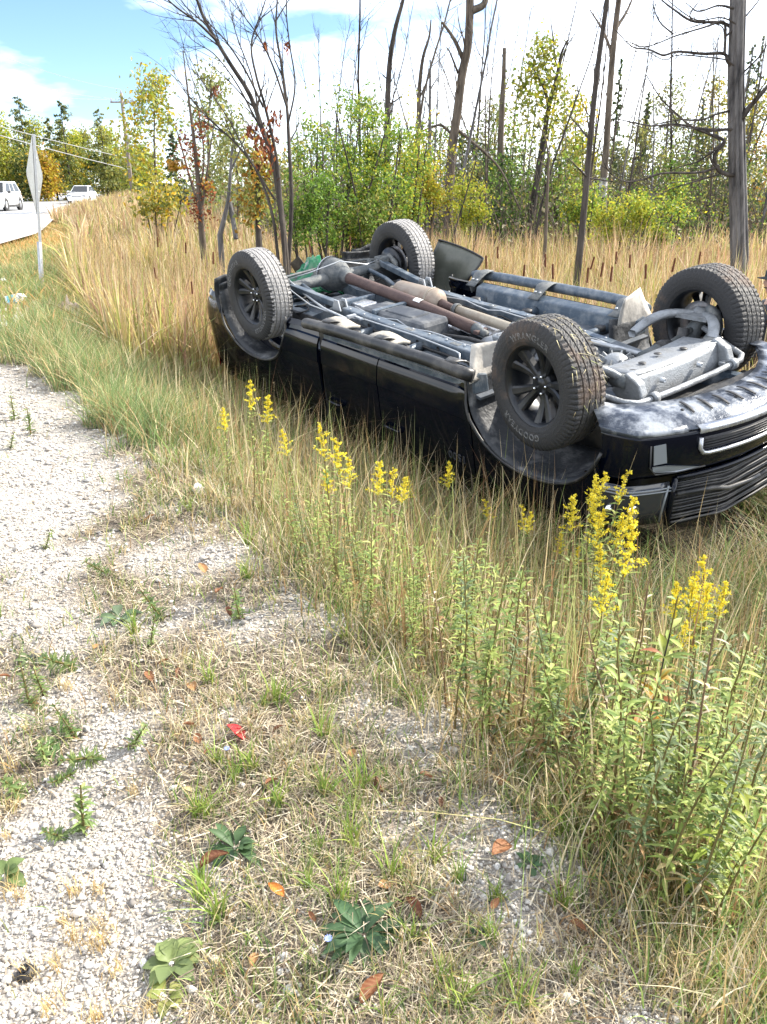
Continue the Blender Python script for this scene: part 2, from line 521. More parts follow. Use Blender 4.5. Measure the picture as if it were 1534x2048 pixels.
def build_ground():
    nu, nv = 290, 300
    u = np.linspace(-1, 1, nu)
    gx = 0.9 * np.sinh(7.6 * u) * 0.9 / 1.0
    v = np.linspace(0, 1, nv)
    gy = 0.75 + 0.55 * np.sinh(7.9 * v)
    gy = np.concatenate([[-700, -120, -30, -8, -2.5, 0.0], gy])
    X, Y = np.meshgrid(gx, gy)
    Z = terrain(X, Y)
    V = np.stack([X, Y, Z], -1).reshape(-1, 3)
    ny, nx = X.shape
    i = np.arange((ny - 1) * (nx - 1))
    r, c = i // (nx - 1), i % (nx - 1)
    a = r * nx + c
    Q = np.stack([a, a + 1, a + nx + 1, a + nx], 1)
    g = gravel_mask(X, Y).reshape(-1, 1)
    d = edge_dist(X, Y).reshape(-1, 1)
    far = sstep(9, 22, np.hypot(X, Y)).reshape(-1, 1)
    soil = np.array([0.135, 0.108, 0.080])
    marsh = np.array([0.050, 0.042, 0.028])
    grav = np.array([0.42, 0.385, 0.34])
    verge = np.array([0.34, 0.22, 0.085])
    wood = np.array([0.07, 0.058, 0.035])
    colr = soil * (1 - g) + grav * g
    k = sstep(0.0, 0.8, d)
    colr = colr * (1 - k) + marsh * k
    k = far * (1 - sstep(-0.5, 0.6, d))
    colr = colr * (1 - k) + verge * k
    k = sstep(24, 60, (Y + 0.25 * X)).reshape(-1, 1) * sstep(1, 6, d)
    colr = colr * (1 - k) + wood * k
    me = fast_mesh('ground', V, Q, None, colr, 'ground', True)
    tag(link('ground', me), kind='structure')
build_ground()

# ------------------------------------------------------------------ road that passes beyond the marsh
ROAD_EDGE = np.array([(-9.0, 2.0), (-11.6, 22.0), (-12.9, 28.3), (-16.9, 40.0), (-22.0, 57.0), (-26.3, 72.0), (-29.1, 84.0), (-36.0, 110.0), (-50.0, 160.0), (-81.0, 260.0)])
ROAD_W = 9.0
def road_pt(y, off):
    x = np.interp(y, ROAD_EDGE[:, 1], ROAD_EDGE[:, 0])
    return x - off
def road_mats():
    m, n, l, out = new_mat('asphalt')
    b = n.new('ShaderNodeBsdfPrincipled'); b.inputs['Roughness'].default_value = 0.55
    t = n.new('ShaderNodeTexCoord')
    a = n.new('ShaderNodeTexNoise'); a.inputs['Scale'].default_value = 0.8; a.inputs['Detail'].default_value = 10
    r = n.new('ShaderNodeValToRGB')
    r.color_ramp.elements[0].color = (0.23, 0.235, 0.245, 1); r.color_ramp.elements[1].color = (0.36, 0.36, 0.36, 1)
    r.color_ramp.elements[0].position = 0.35; r.color_ramp.elements[1].position = 0.65
    l.new(t.outputs['Object'], a.inputs['Vector']); l.new(a.outputs['Fac'], r.inputs[0]); l.new(r.outputs[0], b.inputs['Base Color']); l.new(b.outputs[0], out.inputs[0])
    surf('road_paint', (0.75, 0.75, 0.73), 0.6)
    surf('road_paint_yellow', (0.65, 0.45, 0.06), 0.6)
    surf('shoulder_gravel', (0.42, 0.39, 0.35), 0.95, var=0.6, dirt_scale=3)
road_mats()
def ribbon(name, o1, o2, lift, mat, y0=2.0, y1=255.0, n=90, dash=None):
    mb = MB()
    ys = np.linspace(y0, y1, n)
    if dash is None:
        segs = [ys]
    else:
        segs = [np.linspace(a, a + dash[0], 4) for a in np.arange(y0, y1, dash[0] + dash[1])]
    for sg in segs:
        rows = []
        for y in sg:
            rows.append([(road_pt(y, o), y, 0.17 + lift + 0.0006 * max(0, y - 60)) for o in (o1, o2)])
        mb.grid(rows)
    return tag(mb.build(name, mat), kind='structure')
ribbon('road_shoulder', -1.4, ROAD_W + 1.4, -0.012, 'shoulder_gravel')
ribbon('road', 0.0, ROAD_W, 0.0, 'asphalt')
ribbon('road_edge_line', 0.35, 0.50, 0.005, 'road_paint')
ribbon('road_edge_line', ROAD_W - 0.5, ROAD_W - 0.35, 0.005, 'road_paint')
ribbon('road_centre_line', ROAD_W / 2 - 0.06, ROAD_W / 2 + 0.06, 0.005, 'road_paint_yellow', dash=(6, 3))
# ------------------------------------------------------------------ overturned pickup truck (modelled upright: x forward, y left, z up; the root turns it over)
TRUCK = empty('pickup_truck', (-0.5181, 8.2458, 1.1728), (3.2631, 0.0557, -0.9088))
tag(TRUCK, 'black pickup truck lying upside down in the ditch with all four wheels in the air', 'pickup truck')
WB, HZ = 3.57, 0.42
def part(mb, name, mat, parent=TRUCK, **k):
    return mb.build(name, mat, parent, **k)

def wheel_meshes():
    # tyre: lathe with four grooves and notched shoulders
    prof = [(-0.098, 0.256), (-0.118, 0.262), (-0.130, 0.285), (-0.1365, 0.318), (-0.136, 0.350), (-0.131, 0.378), (-0.1245, 0.392), (-0.1175, 0.404), (-0.1065, 0.413)]
    g = [(-0.066, 0.011), (-0.0225, 0.010), (0.0225, 0.010), (0.066, 0.011)]
    tread = []
    for yc, w in g:
        tread += [(yc - w / 2 - 0.012, 0), (yc - w / 2, 0), (yc - w / 2 + 0.002, -0.011), (yc + w / 2 - 0.002, -0.011), (yc + w / 2, 0), (yc + w / 2 + 0.012, 0)]
    pr = list(prof) + [(a, 0.4195 - 0.0055 * (a / 0.1) ** 2 + d) for a, d in tread] + [(-a, r) for a, r in reversed(prof)]
    pr += [(-0.098, 0.256)][:0]
    n, P = 216, len(pr)
    V, Fc = [], []
    for i in range(n):
        a = 2 * math.pi * i / n
        for (h, r) in pr:
            rr = r
            if abs(h) > 0.075 and r > 0.375 and i % 3 == 0: rr -= 0.0085
            if abs(h) <= 0.075 and r > 0.413:
                if (i + int(h * 300)) % 6 == 0: rr -= 0.0045
            V.append((rr * math.cos(a), h, rr * math.sin(a)))
    for i in range(n):
        i2 = (i + 1) % n
        for j in range(P - 1):
            Fc.append((i * P + j, i2 * P + j, i2 * P + j + 1, i * P + j + 1))
    mb = MB().add(V, Fc, False)
    t = mb.build('tyre', 'tyre')
    t.data.materials.append(MAT['tyre_tread_sunlit_dusty'])
    for pl in t.data.polygons:
        rr = [math.hypot(t.data.vertices[i].co.x, t.data.vertices[i].co.z) for i in pl.vertices]
        if min(rr) > 0.4045 and max(abs(t.data.vertices[i].co.y) for i in pl.vertices) < 0.112: pl.material_index = 1
    # rim barrel (outside face towards +y)
    mb = MB()
    mb.lathe([(-0.112, 0.268), (-0.108, 0.252), (-0.06, 0.236), (0.02, 0.226), (0.08, 0.236), (0.104, 0.250), (0.110, 0.262), (0.112, 0.272), (0.104, 0.274)], n=72)
    mb.lathe([(0.045, 0.0005), (0.047, 0.034), (0.040, 0.037), (0.040, 0.050), (0.034, 0.082), (0.020, 0.090), (-0.02, 0.092), (-0.04, 0.07), (-0.04, 0.0005)], n=36)
    for s in range(5):
        for q in (-1, 1):
            a0 = R_(72 * s + 90)
            rows = []
            for k in range(7):
                f = k / 6
                r = 0.062 + f * 0.188
                ac = a0 + q * R_(7 + 7.5 * f ** 0.8) * (1.0 if k else 1.6)
                wdt = 0.020 + 0.016 * f ** 1.5
                yy = 0.036 + 0.052 * f ** 1.5
                er, et = Vector((math.cos(ac), 0, math.sin(ac))), Vector((-math.sin(ac), 0, math.cos(ac)))
                c = er * r
                sec = [(-wdt, -0.045), (-wdt, -0.006), (-wdt * 0.55, 0.003), (wdt * 0.55, 0.003), (wdt, -0.006), (wdt, -0.045)]
                rows.append([c + et * a + Vector((0, yy + b, 0)) for a, b in sec])
            mb.grid(rows, False)
    rim = mb.build('rim', 'rim_black')
    mb = MB()
    mb.lathe([(0.0, 0.0005), (0.0, 0.0105), (0.022, 0.0105), (0.028, 0.006), (0.029, 0.0005)], n=10)
    nut = mb.build('lug_nut', 'chrome')
    mb = MB().lathe([(0.0, 0.09), (0.0, 0.172), (-0.012, 0.172), (-0.012, 0.09)], n=40, close=True)
    disc = mb.build('brake_disc', 'brake_disc')
    for o in (t, rim, nut, disc):
        COL.objects.unlink(o)
    return t, rim, nut, disc
TYRE, RIM, NUT, DISC = wheel_meshes()

def ring_text(txt, rad, size, name):
    """raised outline letters bent round the sidewall (letter tops outwards), in the plane y = const, read from +y"""
    cu = bpy.data.curves.new(name, 'FONT')
    cu.body = txt
    cu.size = size
    cu.fill_mode = 'NONE'
    cu.bevel_depth = 0.0012
    cu.bevel_resolution = 0
    cu.resolution_u = 4
    cu.align_x = 'CENTER'
    cu.space_character = 1.18
    o = bpy.data.objects.new(name, cu)
    COL.objects.link(o)
    dg = bpy.context.evaluated_depsgraph_get()
    me = bpy.data.meshes.new_from_object(o.evaluated_get(dg))
    COL.objects.unlink(o)
    bpy.data.objects.remove(o)
    for v in me.vertices:
        x, y, z = v.co
        r = rad + y * 0.95
        a = x / (rad + size * 0.35)
        # seen from +y with z up, x runs to the left: clockwise on view
        v.co = (-r * math.sin(a), float(np.interp(r, [0.285, 0.318, 0.350, 0.378], [0.130, 0.1365, 0.136, 0.131])) + 0.0006 + z, r * math.cos(a))
    me.materials.clear()
    me.materials.append(MAT['tyre_text'])
    return me
TXT1 = ring_text('WRANGLER', 0.303, 0.060, 'tyre_lettering')
TXT2 = ring_text('GOODYEAR', 0.303, 0.060, 'tyre_lettering')

def make_wheel(x, side, steer, spin, texts, muddy=False):
    """side +1 = near (driver) side"""
    w = link('wheel', None, TRUCK, (x, side * 0.865, HZ), (0, 0, steer + (0 if side > 0 else math.pi)))
    w.empty_display_size = 0.1
    for src in (TYRE, RIM):
        c = src.copy(); COL.objects.link(c); c.parent = w
        c.rotation_euler = (0, spin, 0)
        if src is TYRE and muddy:
            c.data = src.data.copy(); c.data.materials[0] = MAT['tyre_muddy']; c.data.materials[1] = MAT['tyre_tread_shaded_muddy']
    for k in range(5):
        a = R_(72 * k + 90) + R_(36) * 0
        c = NUT.copy(); COL.objects.link(c); c.parent = w
        a2 = a - spin
        c.location = (0.0575 * math.cos(a2), 0.030, 0.0575 * math.sin(a2))
    c = DISC.copy(); COL.objects.link(c); c.parent = w; c.location = (0, -0.055, 0)
    for me, ang in texts:
        t = link('tyre_lettering', me, w); t.rotation_euler = (0, ang, 0)
    return w
STEER = 0.1289
# text angle: 180 deg puts the word at the bottom in truck space = on top in the picture
wf = make_wheel(WB, 1, STEER, R_(20), [(TXT1, R_(180 + 2)), (TXT2, R_(-12))], True)
make_wheel(0, 1, 0, R_(40), [(TXT2, R_(180 + 48)), (TXT1, R_(45))])
make_wheel(WB, -1, STEER, R_(10), [(TXT1, 0), (TXT2, R_(180))], True)
make_wheel(0, -1, 0, R_(66), [(TXT1, 0), (TXT2, R_(180))])

# ---- body side panels
YP = [(0.44, 0.895), (0.500, 0.935), (0.545, 0.958), (0.552, 0.945), (0.585, 0.956), (0.596, 0.972), (0.64, 0.992), (0.70, 1.002), (0.795, 1.008), (0.803, 1.000), (0.86, 0.997), (1.05, 0.985), (1.20, 0.968), (1.30, 0.940), (1.345, 0.915), (1.42, 0.905)]
def yprof(z):
    return float(np.interp(z, [a for a, b in YP], [b for a, b in YP]))
FA = (3.57, 0.60, 0.47, 0.55)     # front arch: centre x, half width, base z, height
RA = (0.035, 0.615, 0.47, 0.52)
def arch_z(x, A):
    u = abs(x - A[0]) / A[1]
    return A[2] + A[3] * (1 - u ** 2.3) ** (1 / 2.3) if u < 1 else -9
def panel(name, x0, x1, ztop, side, A=None, zb=0.475, taper_top=None, mat='paint'):
    xs = set(np.linspace(x0, x1, 26).round(4))
    if A:
        for k in range(41):
            xx = A[0] + A[1] * math.cos(math.pi * k / 40) * 0.9999
            if x0 <= xx <= x1: xs.add(round(xx, 4))
        for e in (A[0] - A[1] - 0.001, A[0] + A[1] + 0.001):
            if x0 <= e <= x1: xs.add(round(e, 4))
    xs = sorted(xs)
    tmin = min((ztop(x) if callable(ztop) else ztop) for x in xs)
    rows = []
    for x in xs:
        b = zb(x) if callable(zb) else zb
        if A: b = max(b, arch_z(x, A))
        t = ztop(x) if callable(ztop) else ztop
        zfix = [z for z, _ in YP if z < tmin - 0.004]
        col = []
        for z in zfix:
            col.append(max(z, b + 0.0004 * z))
        col.append(t)
        row = []
        for z in col:
            y = yprof(z)
            if x > 4.0: y -= 0.5 * (x - 4.0) ** 1.6
            if x < -0.80: y -= 1.2 * (-0.80 - x) ** 2
            if A:
                rr = math.hypot((x - A[0]) / A[1], (z - A[2]) / A[3])
                y += 0.022 * math.exp(-((rr - 1.0) / 0.12) ** 2)
            y += 0.0035 * math.sin(3.1 * x + 5.3 * z) * math.sin(2.3 * x - 7.1 * z + 1.0) - 0.010 * math.exp(-((x - 1.5) / 0.22) ** 2 - ((z - 1.02) / 0.14) ** 2) - 0.014 * math.exp(-((x - 2.55) / 0.3) ** 2 - ((z - 1.12) / 0.10) ** 2) - 0.016 * math.exp(-((x - 0.75) / 0.2) ** 2 - ((z - 1.2) / 0.12) ** 2)
            row.append((x, side * y, z))
        rows.append(row)
    mb = MB().grid(rows, True)
    o = part(mb, name, mat, thick=0.018, off=-1 if side > 0 else -1)
    md = o.modifiers.new('es', 'EDGE_SPLIT'); md.split_angle = R_(28)
    return o
for s in (1, -1):
    bed = panel('bed_side', -1.0, 1.125, 1.40, s, RA, zb=0.50)
    panel('rear_door', 1.185, 1.962, 1.30, s)
    panel('front_door', 1.975, 3.032, lambda x: 1.30, s, FA)
    fen = panel('fender', 3.045, 4.128, lambda x: 1.22 - 0.03 * max(0, x - 3.6), s, FA, zb=lambda x: 0.475 if x < 3.6 else 0.56)
# cab corner in the gap between cab and bed
for s in (1, -1):
    mb = MB().box((1.155, s * 0.93, 0.92), (0.07, 0.05, 0.86))
    part(mb, 'cab_gap_filler', 'trim_black')
# arch lips
for s in (1, -1):
    for A in (FA, RA):
        pts = []
        for k in range(33):
            x = A[0] + A[1] * math.cos(math.pi * k / 32)
            z = arch_z(x, A) if 0 < k < 32 else A[2]
            
            if A is FA and x > 4.06 and z < 0.66: continue
            pts.append((x, s * (yprof(max(z, 0.6)) + 0.018), max(z, 0.49)))
        part(MB().tube(pts, 0.011, 6), 'arch_lip', 'trim_black')

# ---- wheel-house liners with their torn flaps
def liner(A, side, flap_rear, flap_front, flaplen, zlow=0.50):
    rows = []
    prof = []
    a, h, zc = A[1] - 0.012, A[3] - 0.012, A[2]
    ks = np.linspace(math.pi, 0.42, 30)
    for t in ks:
        u = math.cos(t)
        x = A[0] + a * u
        z = zc + h * max(0, 1 - abs(u) ** 2.3) ** (1 / 2.3)
        prof.append((x, z))
    if flap_rear:
        x, z = prof[0]
        pre = []
        for k in range(6, 0, -1):
            f = k / 6
            pre.append((x - 0.02 * math.sin(f * 2.2) + flap_rear * 0.03 * f, z - flaplen * f))
        prof = pre + prof
    for i, (x, z) in enumerate(prof):
        row = []
        for j in range(8):
            f = j / 7
            y = 0.50 + (0.995 - 0.50) * f
            w = 0.010 * math.sin(i * 1.1) * (0.4 + f) * 0.5
            row.append((x + w, side * y, z - 0.05 * (1 - f) ** 2 + (0.012 if j == 7 else 0)))
        rows.append(row)
    mb = MB().grid(rows, True)
    # stamped ribs
    return rows, mb
for s in (1, -1):
    rows, mb = liner(FA, s, 0, 0, 0.22)
    o = part(mb, 'wheel_liner', 'liner', thick=0.006)
    tag(o, 'dark dusty plastic liner inside the front wheel arch')
    # flap: dusty liner end beyond the sill, its sunlit brightness put into the colour
    fl = MB()
    fr = []
    for i in range(8):
        f = i / 7
        row = []
        for j in range(8):
            g = j / 7
            row.append((2.985 - 0.035 * math.sin(f * 1.5) + 0.09 * (1 - g) * f + 0.05 * g * g * (1 - f), s * (0.60 + 0.41 * g - 0.10 * f * g), 0.52 - (0.235 if s > 0 else 0.26) * f + 0.02 * (1 - g)))
        fr.append(row)
    fl.grid(fr)
    o = part(fl, 'liner_flap', 'liner_sunlit_dusty', thick=0.006)
    tag(o, 'dusty plastic flap coloured pale as if sunlit, sticking up behind the front wheel')
    rows, mb = liner(RA, s, 1, 0, 0.10)
    part(mb, 'wheel_liner', 'liner', thick=0.006)
    fl = MB()
    fr = []
    for i in range(9):
        f = i / 8
        fr.append([(-0.585 - 0.06 * math.sin(f * 2.6) + 0.03 * f, s * (0.66 + 0.36 * j / 7), 0.66 - 0.34 * f + 0.015 * math.sin(j)) for j in range(8)])
    fl.grid(fr)
    part(fl, 'liner_flap', 'liner', thick=0.007)
    # inner walls of the wheel houses
    for A in (FA, RA):
        mb = MB().grid([[(A[0] - 0.66, s * 0.50, z), (A[0] + 0.66, s * 0.50, z)] for z in (0.66, 0.85, 1.1)])
        part(mb, 'wheel_house_wall', 'trim_black', thick=0.01)

# ---- underside sheets
mb = MB()
mb.grid([[(x, y, 0.635 + (0.05 if abs(y) < 0.14 else 0) + (0.02 if int(x * 5) % 2 else 0)) for y in (-0.93, -0.75, -0.45, -0.16, -0.13, 0.13, 0.16, 0.45, 0.75, 0.93)] for x in np.linspace(1.16, 3.05, 20)], False)
part(mb, 'cab_floor', 'floor_pan', thick=0.02)
for s in (1, -1):
    # sill: boxed rocker panel
    mb = MB().prism([(1.18, s * 0.90, 0.475), (1.18, s * 0.955, 0.49), (1.18, s * 0.955, 0.62), (1.18, s * 0.80, 0.635), (1.18, s * 0.82, 0.50)], (1.83, 0, 0))
    part(mb, 'sill', 'frame_steel', bevel=0.012)
mb = MB().grid([[(x, y, 0.80 + (0.025 if int((x + 2) * 8) % 2 else 0)) for y in np.linspace(-0.80, 0.80, 4)] for x in np.linspace(-0.99, 1.12, 34)], False)
part(mb, 'bed_floor', 'floor_pan', thick=0.015)
for x in (-0.85, -0.45, 0.55, 0.95):
    part(MB().box((x, 0, 0.765), (0.07, 1.5, 0.06)), 'bed_crossmember', 'frame_steel', bevel=0.008)
for s in (1, -1):
    part(MB().grid([[(-0.98, s * 0.80, z), (1.10, s * 0.80, z)] for z in (0.81, 1.0, 1.2, 1.40)]), 'bed_inner_wall', 'paint', thick=0.02)
part(MB().box((1.10, 0, 1.10), (0.03, 1.58, 0.60)), 'bed_front_wall', 'paint')
mb = MB()
mb.grid([[(-1.0 - 0.02 * math.sin((z - 0.72) / 0.68 * math.pi), y, z) for y in np.linspace(-0.80, 0.80, 5)] for z in (0.72, 0.80, 0.95, 1.10, 1.25, 1.38, 1.40)])
tg = part(mb, 'tailgate', 'paint', thick=0.05, off=1)
MB().box((-1.03, 0, 1.20), (0.03, 0.22, 0.07)).build('handle', 'trim_black', tg, bevel=0.008)
for s in (1, -1):
    mb = MB().grid([[(-0.99 - 0.012 + 0.10 * f, s * (0.82 + 0.13 * math.sin(f * 1.57) * 1.0), z) for f in np.linspace(0, 1, 5)] for z in (0.92, 1.0, 1.15, 1.3)])
    part(mb, 'tail_lamp', 'tail_red', thick=0.012, off=1)
mb = MB()
for k in range(2): pass
bp_ = [(-0.93, 0.93), (-1.00, 0.90), (-1.055, 0.80), (-1.08, 0.5), (-1.085, 0), (-1.08, -0.5), (-1.055, -0.80), (-1.00, -0.90), (-0.93, -0.93)]
mb.grid([[(x * k, y * 1.0, z) for x, y in bp_] for k, z in ((0.93, 0.555), (0.985, 0.56), (1.0, 0.59), (1.0, 0.68), (0.985, 0.71), (0.93, 0.715))])
part(mb, 'rear_bumper', 'paint', thick=0.01)

# ---- cab above the belt line (pressed into the ditch bottom)
def greenhouse():
    b = [(1.19, 0.925, 1.30), (3.22, 0.925, 1.30)]
    zt = 1.79
    mb = MB()
    rows = []
    for i in range(7):
        f = i / 6
        x0, x1 = 1.33 + 1.2 * f, 0
        rows.append([(1.33 + (2.45 - 1.33) * f, y, zt + 0.03 * math.sin(f * math.pi) - 0.03 * abs(y / 0.68) ** 3) for y in np.linspace(-0.68, 0.68, 7)])
    mb.grid(rows)
    part(mb, 'cab_roof', 'paint', thick=0.03)
    for s in (1, -1):
        for (xb, xt, w) in ((1.24, 1.36, 0.12), (1.97, 1.90, 0.09), (3.10, 2.44, 0.10)):
            mb = MB().prism([(xb - w / 2, s * 0.925, 1.295), (xb + w / 2, s * 0.925, 1.295), (xt + w / 2, s * 0.69, zt), (xt - w / 2, s * 0.69, zt)], (0, -s * 0.05, 0))
            part(mb, 'cab_pillar', 'paint', bevel=0.01)
        for (xa, xb_, ta, tb) in ((1.30, 1.92, 1.42, 1.86), (2.02, 3.04, 1.95, 2.40)):
            mb = MB().prism([(xa, s * 0.912, 1.30), (xb_, s * 0.912, 1.30), (tb, s * 0.695, zt - 0.02), (ta, s * 0.695, zt - 0.02)], (0, -s * 0.006, 0))
            part(mb, 'side_window', 'glass_dark')
    part(MB().prism([(3.15, -0.85, 1.30), (3.15, 0.85, 1.30), (2.46, 0.64, zt - 0.01), (2.46, -0.64, zt - 0.01)], (0.006, 0, 0.004)), 'windscreen', 'glass_dark')
    part(MB().prism([(1.20, -0.80, 1.30), (1.20, 0.80, 1.30), (1.34, 0.64, zt - 0.01), (1.34, -0.64, zt - 0.01)], (-0.006, 0, 0)), 'rear_window', 'glass_dark')
    part(MB().box((1.19, 0, 0.98), (0.04, 1.8, 0.66)), 'cab_rear_wall', 'paint')
    mb = MB()
    rows = []
    for f in np.linspace(0, 1, 9):
        x = 3.16 + (4.40 - 3.16) * f
        rows.append([(x - 0.26 * abs(y / 0.93) ** 2.4 * f, y, 1.315 - 0.075 * f - 0.06 * f ** 6 - 0.06 * abs(y / 0.93) ** 4 + (0.02 if abs(y) < 0.35 else 0) * (1 - f)) for y in np.linspace(-0.93, 0.93, 13)])
    mb.grid(rows)
    part(mb, 'bonnet', 'paint', thick=0.02)
greenhouse()

# ---- frame rails, cross-members
def rail(side):
    P = [(-0.98, 0.44, 0.64), (-0.55, 0.44, 0.66), (-0.2, 0.44, 0.73), (0.30, 0.45, 0.73), (0.62, 0.46, 0.60), (0.85, 0.47, 0.555), (1.6, 0.475, 0.585), (2.55, 0.475, 0.605), (3.0, 0.45, 0.63), (3.4, 0.42, 0.66), (4.15, 0.42, 0.64)]
    hw, hh = 0.042, 0.078
    rows = []
    for x, y, z in P:
        rows.append([(x, side * (y + a), z + b) for a, b in ((-hw, -hh), (hw, -hh), (hw, hh), (-hw, hh), (-hw, -hh))])
    mb = MB().grid(rows, False)
    return part(mb, 'frame_rail', 'frame_steel', bevel=0.012)
for s in (1, -1):
    r_ = rail(s)
    for x in (1.25, 1.55, 1.9, 2.15, 2.4):
        MB().lathe([(0.0, 0.0005), (0.0, 0.016), (0.004, 0.016)], c=(x, s * 0.519, 0.555 + 0.02 * (x - 1)), n=12).build('rail_hole', 'rubber', r_)
    for x in (1.0, 1.75, 2.3):
        MB().box((x, s * 0.47, 0.498 + 0.018 * (x - 0.85)), (0.10, 0.05, 0.012)).build('rail_bracket', 'cast_iron', r_, bevel=0.004)
for x, z, w in ((-0.9, 0.66, 0.07), (0.62, 0.70, 0.10), (2.62, 0.60, 0.16)):
    part(MB().box((x, 0, z), (w, 0.84, 0.07)), 'frame_crossmember', 'frame_steel', bevel=0.012)

# ---- side steps
for s in (1, -1):
    y0 = 1.035 if s > 0 else 1.06
    pts = [(1.03, s * (y0 - 0.02), 0.475), (1.07, s * y0, 0.462), (1.4, s * y0, 0.445), (2.6, s * y0, 0.435), (3.00, s * y0, 0.445), (3.06, s * (y0 - 0.03), 0.46)]
    if s < 0: pts = [(p[0] - 0.12, p[1], p[2]) for p in pts]
    st = part(MB().tube(pts, 0.045, 16), 'side_step', 'frame_steel' if s < 0 else 'trim_black')
    for x in ((1.12, 1.92, 2.80) if s < 0 else (1.35, 2.05, 2.85)):
        # bracket: bent strap from sill to tube
        arc = []
        for k in range(9):
            f = k / 8
            arc.append((x, s * (0.80 + (y0 - 0.80) * f), 0.50 - 0.085 * math.sin(f * math.pi * 0.62) - 0.02 * f))
        rows = [[(p[0] - 0.06 + 0.02 * math.sin(q), p[1], p[2]) for q, p in enumerate(arc)], [(p[0] + 0.06, p[1], p[2]) for p in arc]]
        MB().grid(rows).build('step_bracket', 'cast_iron' if s < 0 else 'trim_black', st, thick=0.008)
        MB().prism([(x - 0.05, s * 0.83, 0.49), (x - 0.05, s * 0.99, 0.41), (x - 0.05, s * 1.02, 0.50), (x - 0.05, s * 0.86, 0.58)], (0.012, 0, 0)).build('bracket_web', 'cast_iron', st)
        for dx in (-0.025, 0.03):
            MB().lathe([(0, 0.0005), (0, 0.013), (-0.012, 0.011), (-0.012, 0.0005)], c=(x + dx, s * 0.86, 0.452), axis='Z', n=8).build('bolt', 'galv', st)
# beige step pads bolted on top of the near step
for x in (1.22, 1.86):
    mb = MB()
    rows = []
    for i in range(7):
        f = i / 6
        xx = x + 0.30 * f
        rows.append([(xx, 0.80 + 0.19 * g, 0.438 - 0.030 * math.sin(math.pi * g) * (0.4 + math.sin(math.pi * f)) - 0.012 * math.sin(5 * f + 2 * g)) for g in np.linspace(0, 1, 6)])
    mb.grid(rows)
    o = part(mb, 'step_pad', 'pad_beige', thick=0.022, off=1)
    tag(o, 'pale beige worn pad on the near side step')

# ---- fuel tank, drive shaft, exhaust
def rbox(x0, x1, y0, y1, z0, z1, r, name, mat, bev=0.03, parent=TRUCK):
    return MB().box(((x0 + x1) / 2, (y0 + y1) / 2, (z0 + z1) / 2), (x1 - x0, y1 - y0, z1 - z0)).build(name, mat, parent, bevel=bev)
tank = rbox(0.95, 1.80, 0.07, 0.40, 0.475, 0.66, 0.05, 'fuel_tank', 'tank_plastic', 0.045)
rbox(0.34, 0.99, 0.09, 0.38, 0.50, 0.66, 0.05, 'tank_rear_half', 'tank_plastic', 0.045, tank)
for x in (0.72, 1.18):
    MB().box((x, 0.235, 0.487), (0.05, 0.36, 0.05)).build('tank_strap', 'frame_steel', tank, bevel=0.006)
rbox(0.55, 0.90, 0.15, 0.33, 0.488, 0.52, 0.03, 'tank_shield', 'bright_trim', 0.012, tank)
rbox(1.25, 1.62, 0.13, 0.34, 0.463, 0.50, 0.03, 'tank_recess', 'tank_plastic', 0.012, tank)
ds = part(MB().tube([(0.22, -0.01, 0.40), (0.34, -0.01, 0.405), (1.2, 0.0, 0.47), (2.02, 0.0, 0.56)], [0.058, 0.052, 0.052, 0.052], 20), 'drive_shaft', 'rust')
tag(ds, 'rusty brown drive shaft tube with a white sticker')
MB().tube([(2.0, 0, 0.557), (2.06, 0, 0.565), (2.10, 0, 0.575), (2.16, 0, 0.585)], [0.05, 0.046, 0.034, 0.034], 14).build('universal_joint', 'cast_iron', ds)
MB().box((2.09, 0, 0.57), (0.05, 0.13, 0.035)).build('universal_joint', 'rust', ds, bevel=0.008)
MB().tube([(0.16, -0.01, 0.397), (0.25, -0.01, 0.40)], [0.07, 0.06], 14).build('pinion_flange', 'cast_iron', ds)
m = [[(1.27 + 0.09 * u + 0.02 * f, 0.0530 * math.sin(a) + 0.002, 0.4765 + 0.0065 * u - 0.0530 * math.cos(a)) for a in np.linspace(-0.5, 0.8, 6)] for u, f in ((0, 0), (1, 0))]
MB().grid(m).build('sticker', 'sticker', ds)
ex = part(MB().tube([(0.62, -0.24, 0.50), (0.74, -0.235, 0.50), (0.76, -0.235, 0.50)], [0.04, 0.04, 0.04], 14), 'exhaust_pipe', 'exhaust')
mf = MB()
mf.tube([(0.72, -0.235, 0.51), (0.76, -0.235, 0.505), (1.30, -0.22, 0.505), (1.36, -0.22, 0.51)], [0.07, 0.115, 0.115, 0.07], 24)
o = part(mf, 'muffler', 'muffler_shell')
MB().lathe([(-0.012, 0.1155), (-0.012, 0.121), (0.012, 0.121), (0.012, 0.1155)], c=(1.24, -0.222, 0.505), axis='X', n=24, close=True).build('muffler_band', 'exhaust', o)
part(MB().tube([(1.34, -0.22, 0.51), (1.48, -0.20, 0.51), (1.60, -0.19, 0.515)], [0.05, 0.034, 0.034], 14), 'exhaust_pipe', 'rust')
ep = part(MB().tube([(1.56, -0.19, 0.513), (2.0, -0.17, 0.53), (2.45, -0.15, 0.55), (2.75, -0.14, 0.57), (3.0, -0.2, 0.62)], 0.042, 16), 'exhaust_pipe', 'exhaust')
for x in (1.60, 2.32):
    MB().lathe([(-0.018, 0.045), (-0.018, 0.055), (0.018, 0.055), (0.018, 0.045)], c=(x, -0.186 + 0.045 * (x - 1.6), 0.515 + 0.037 * (x - 1.6)), axis='X', n=16, close=True).build('pipe_clamp', 'cast_iron', ep)

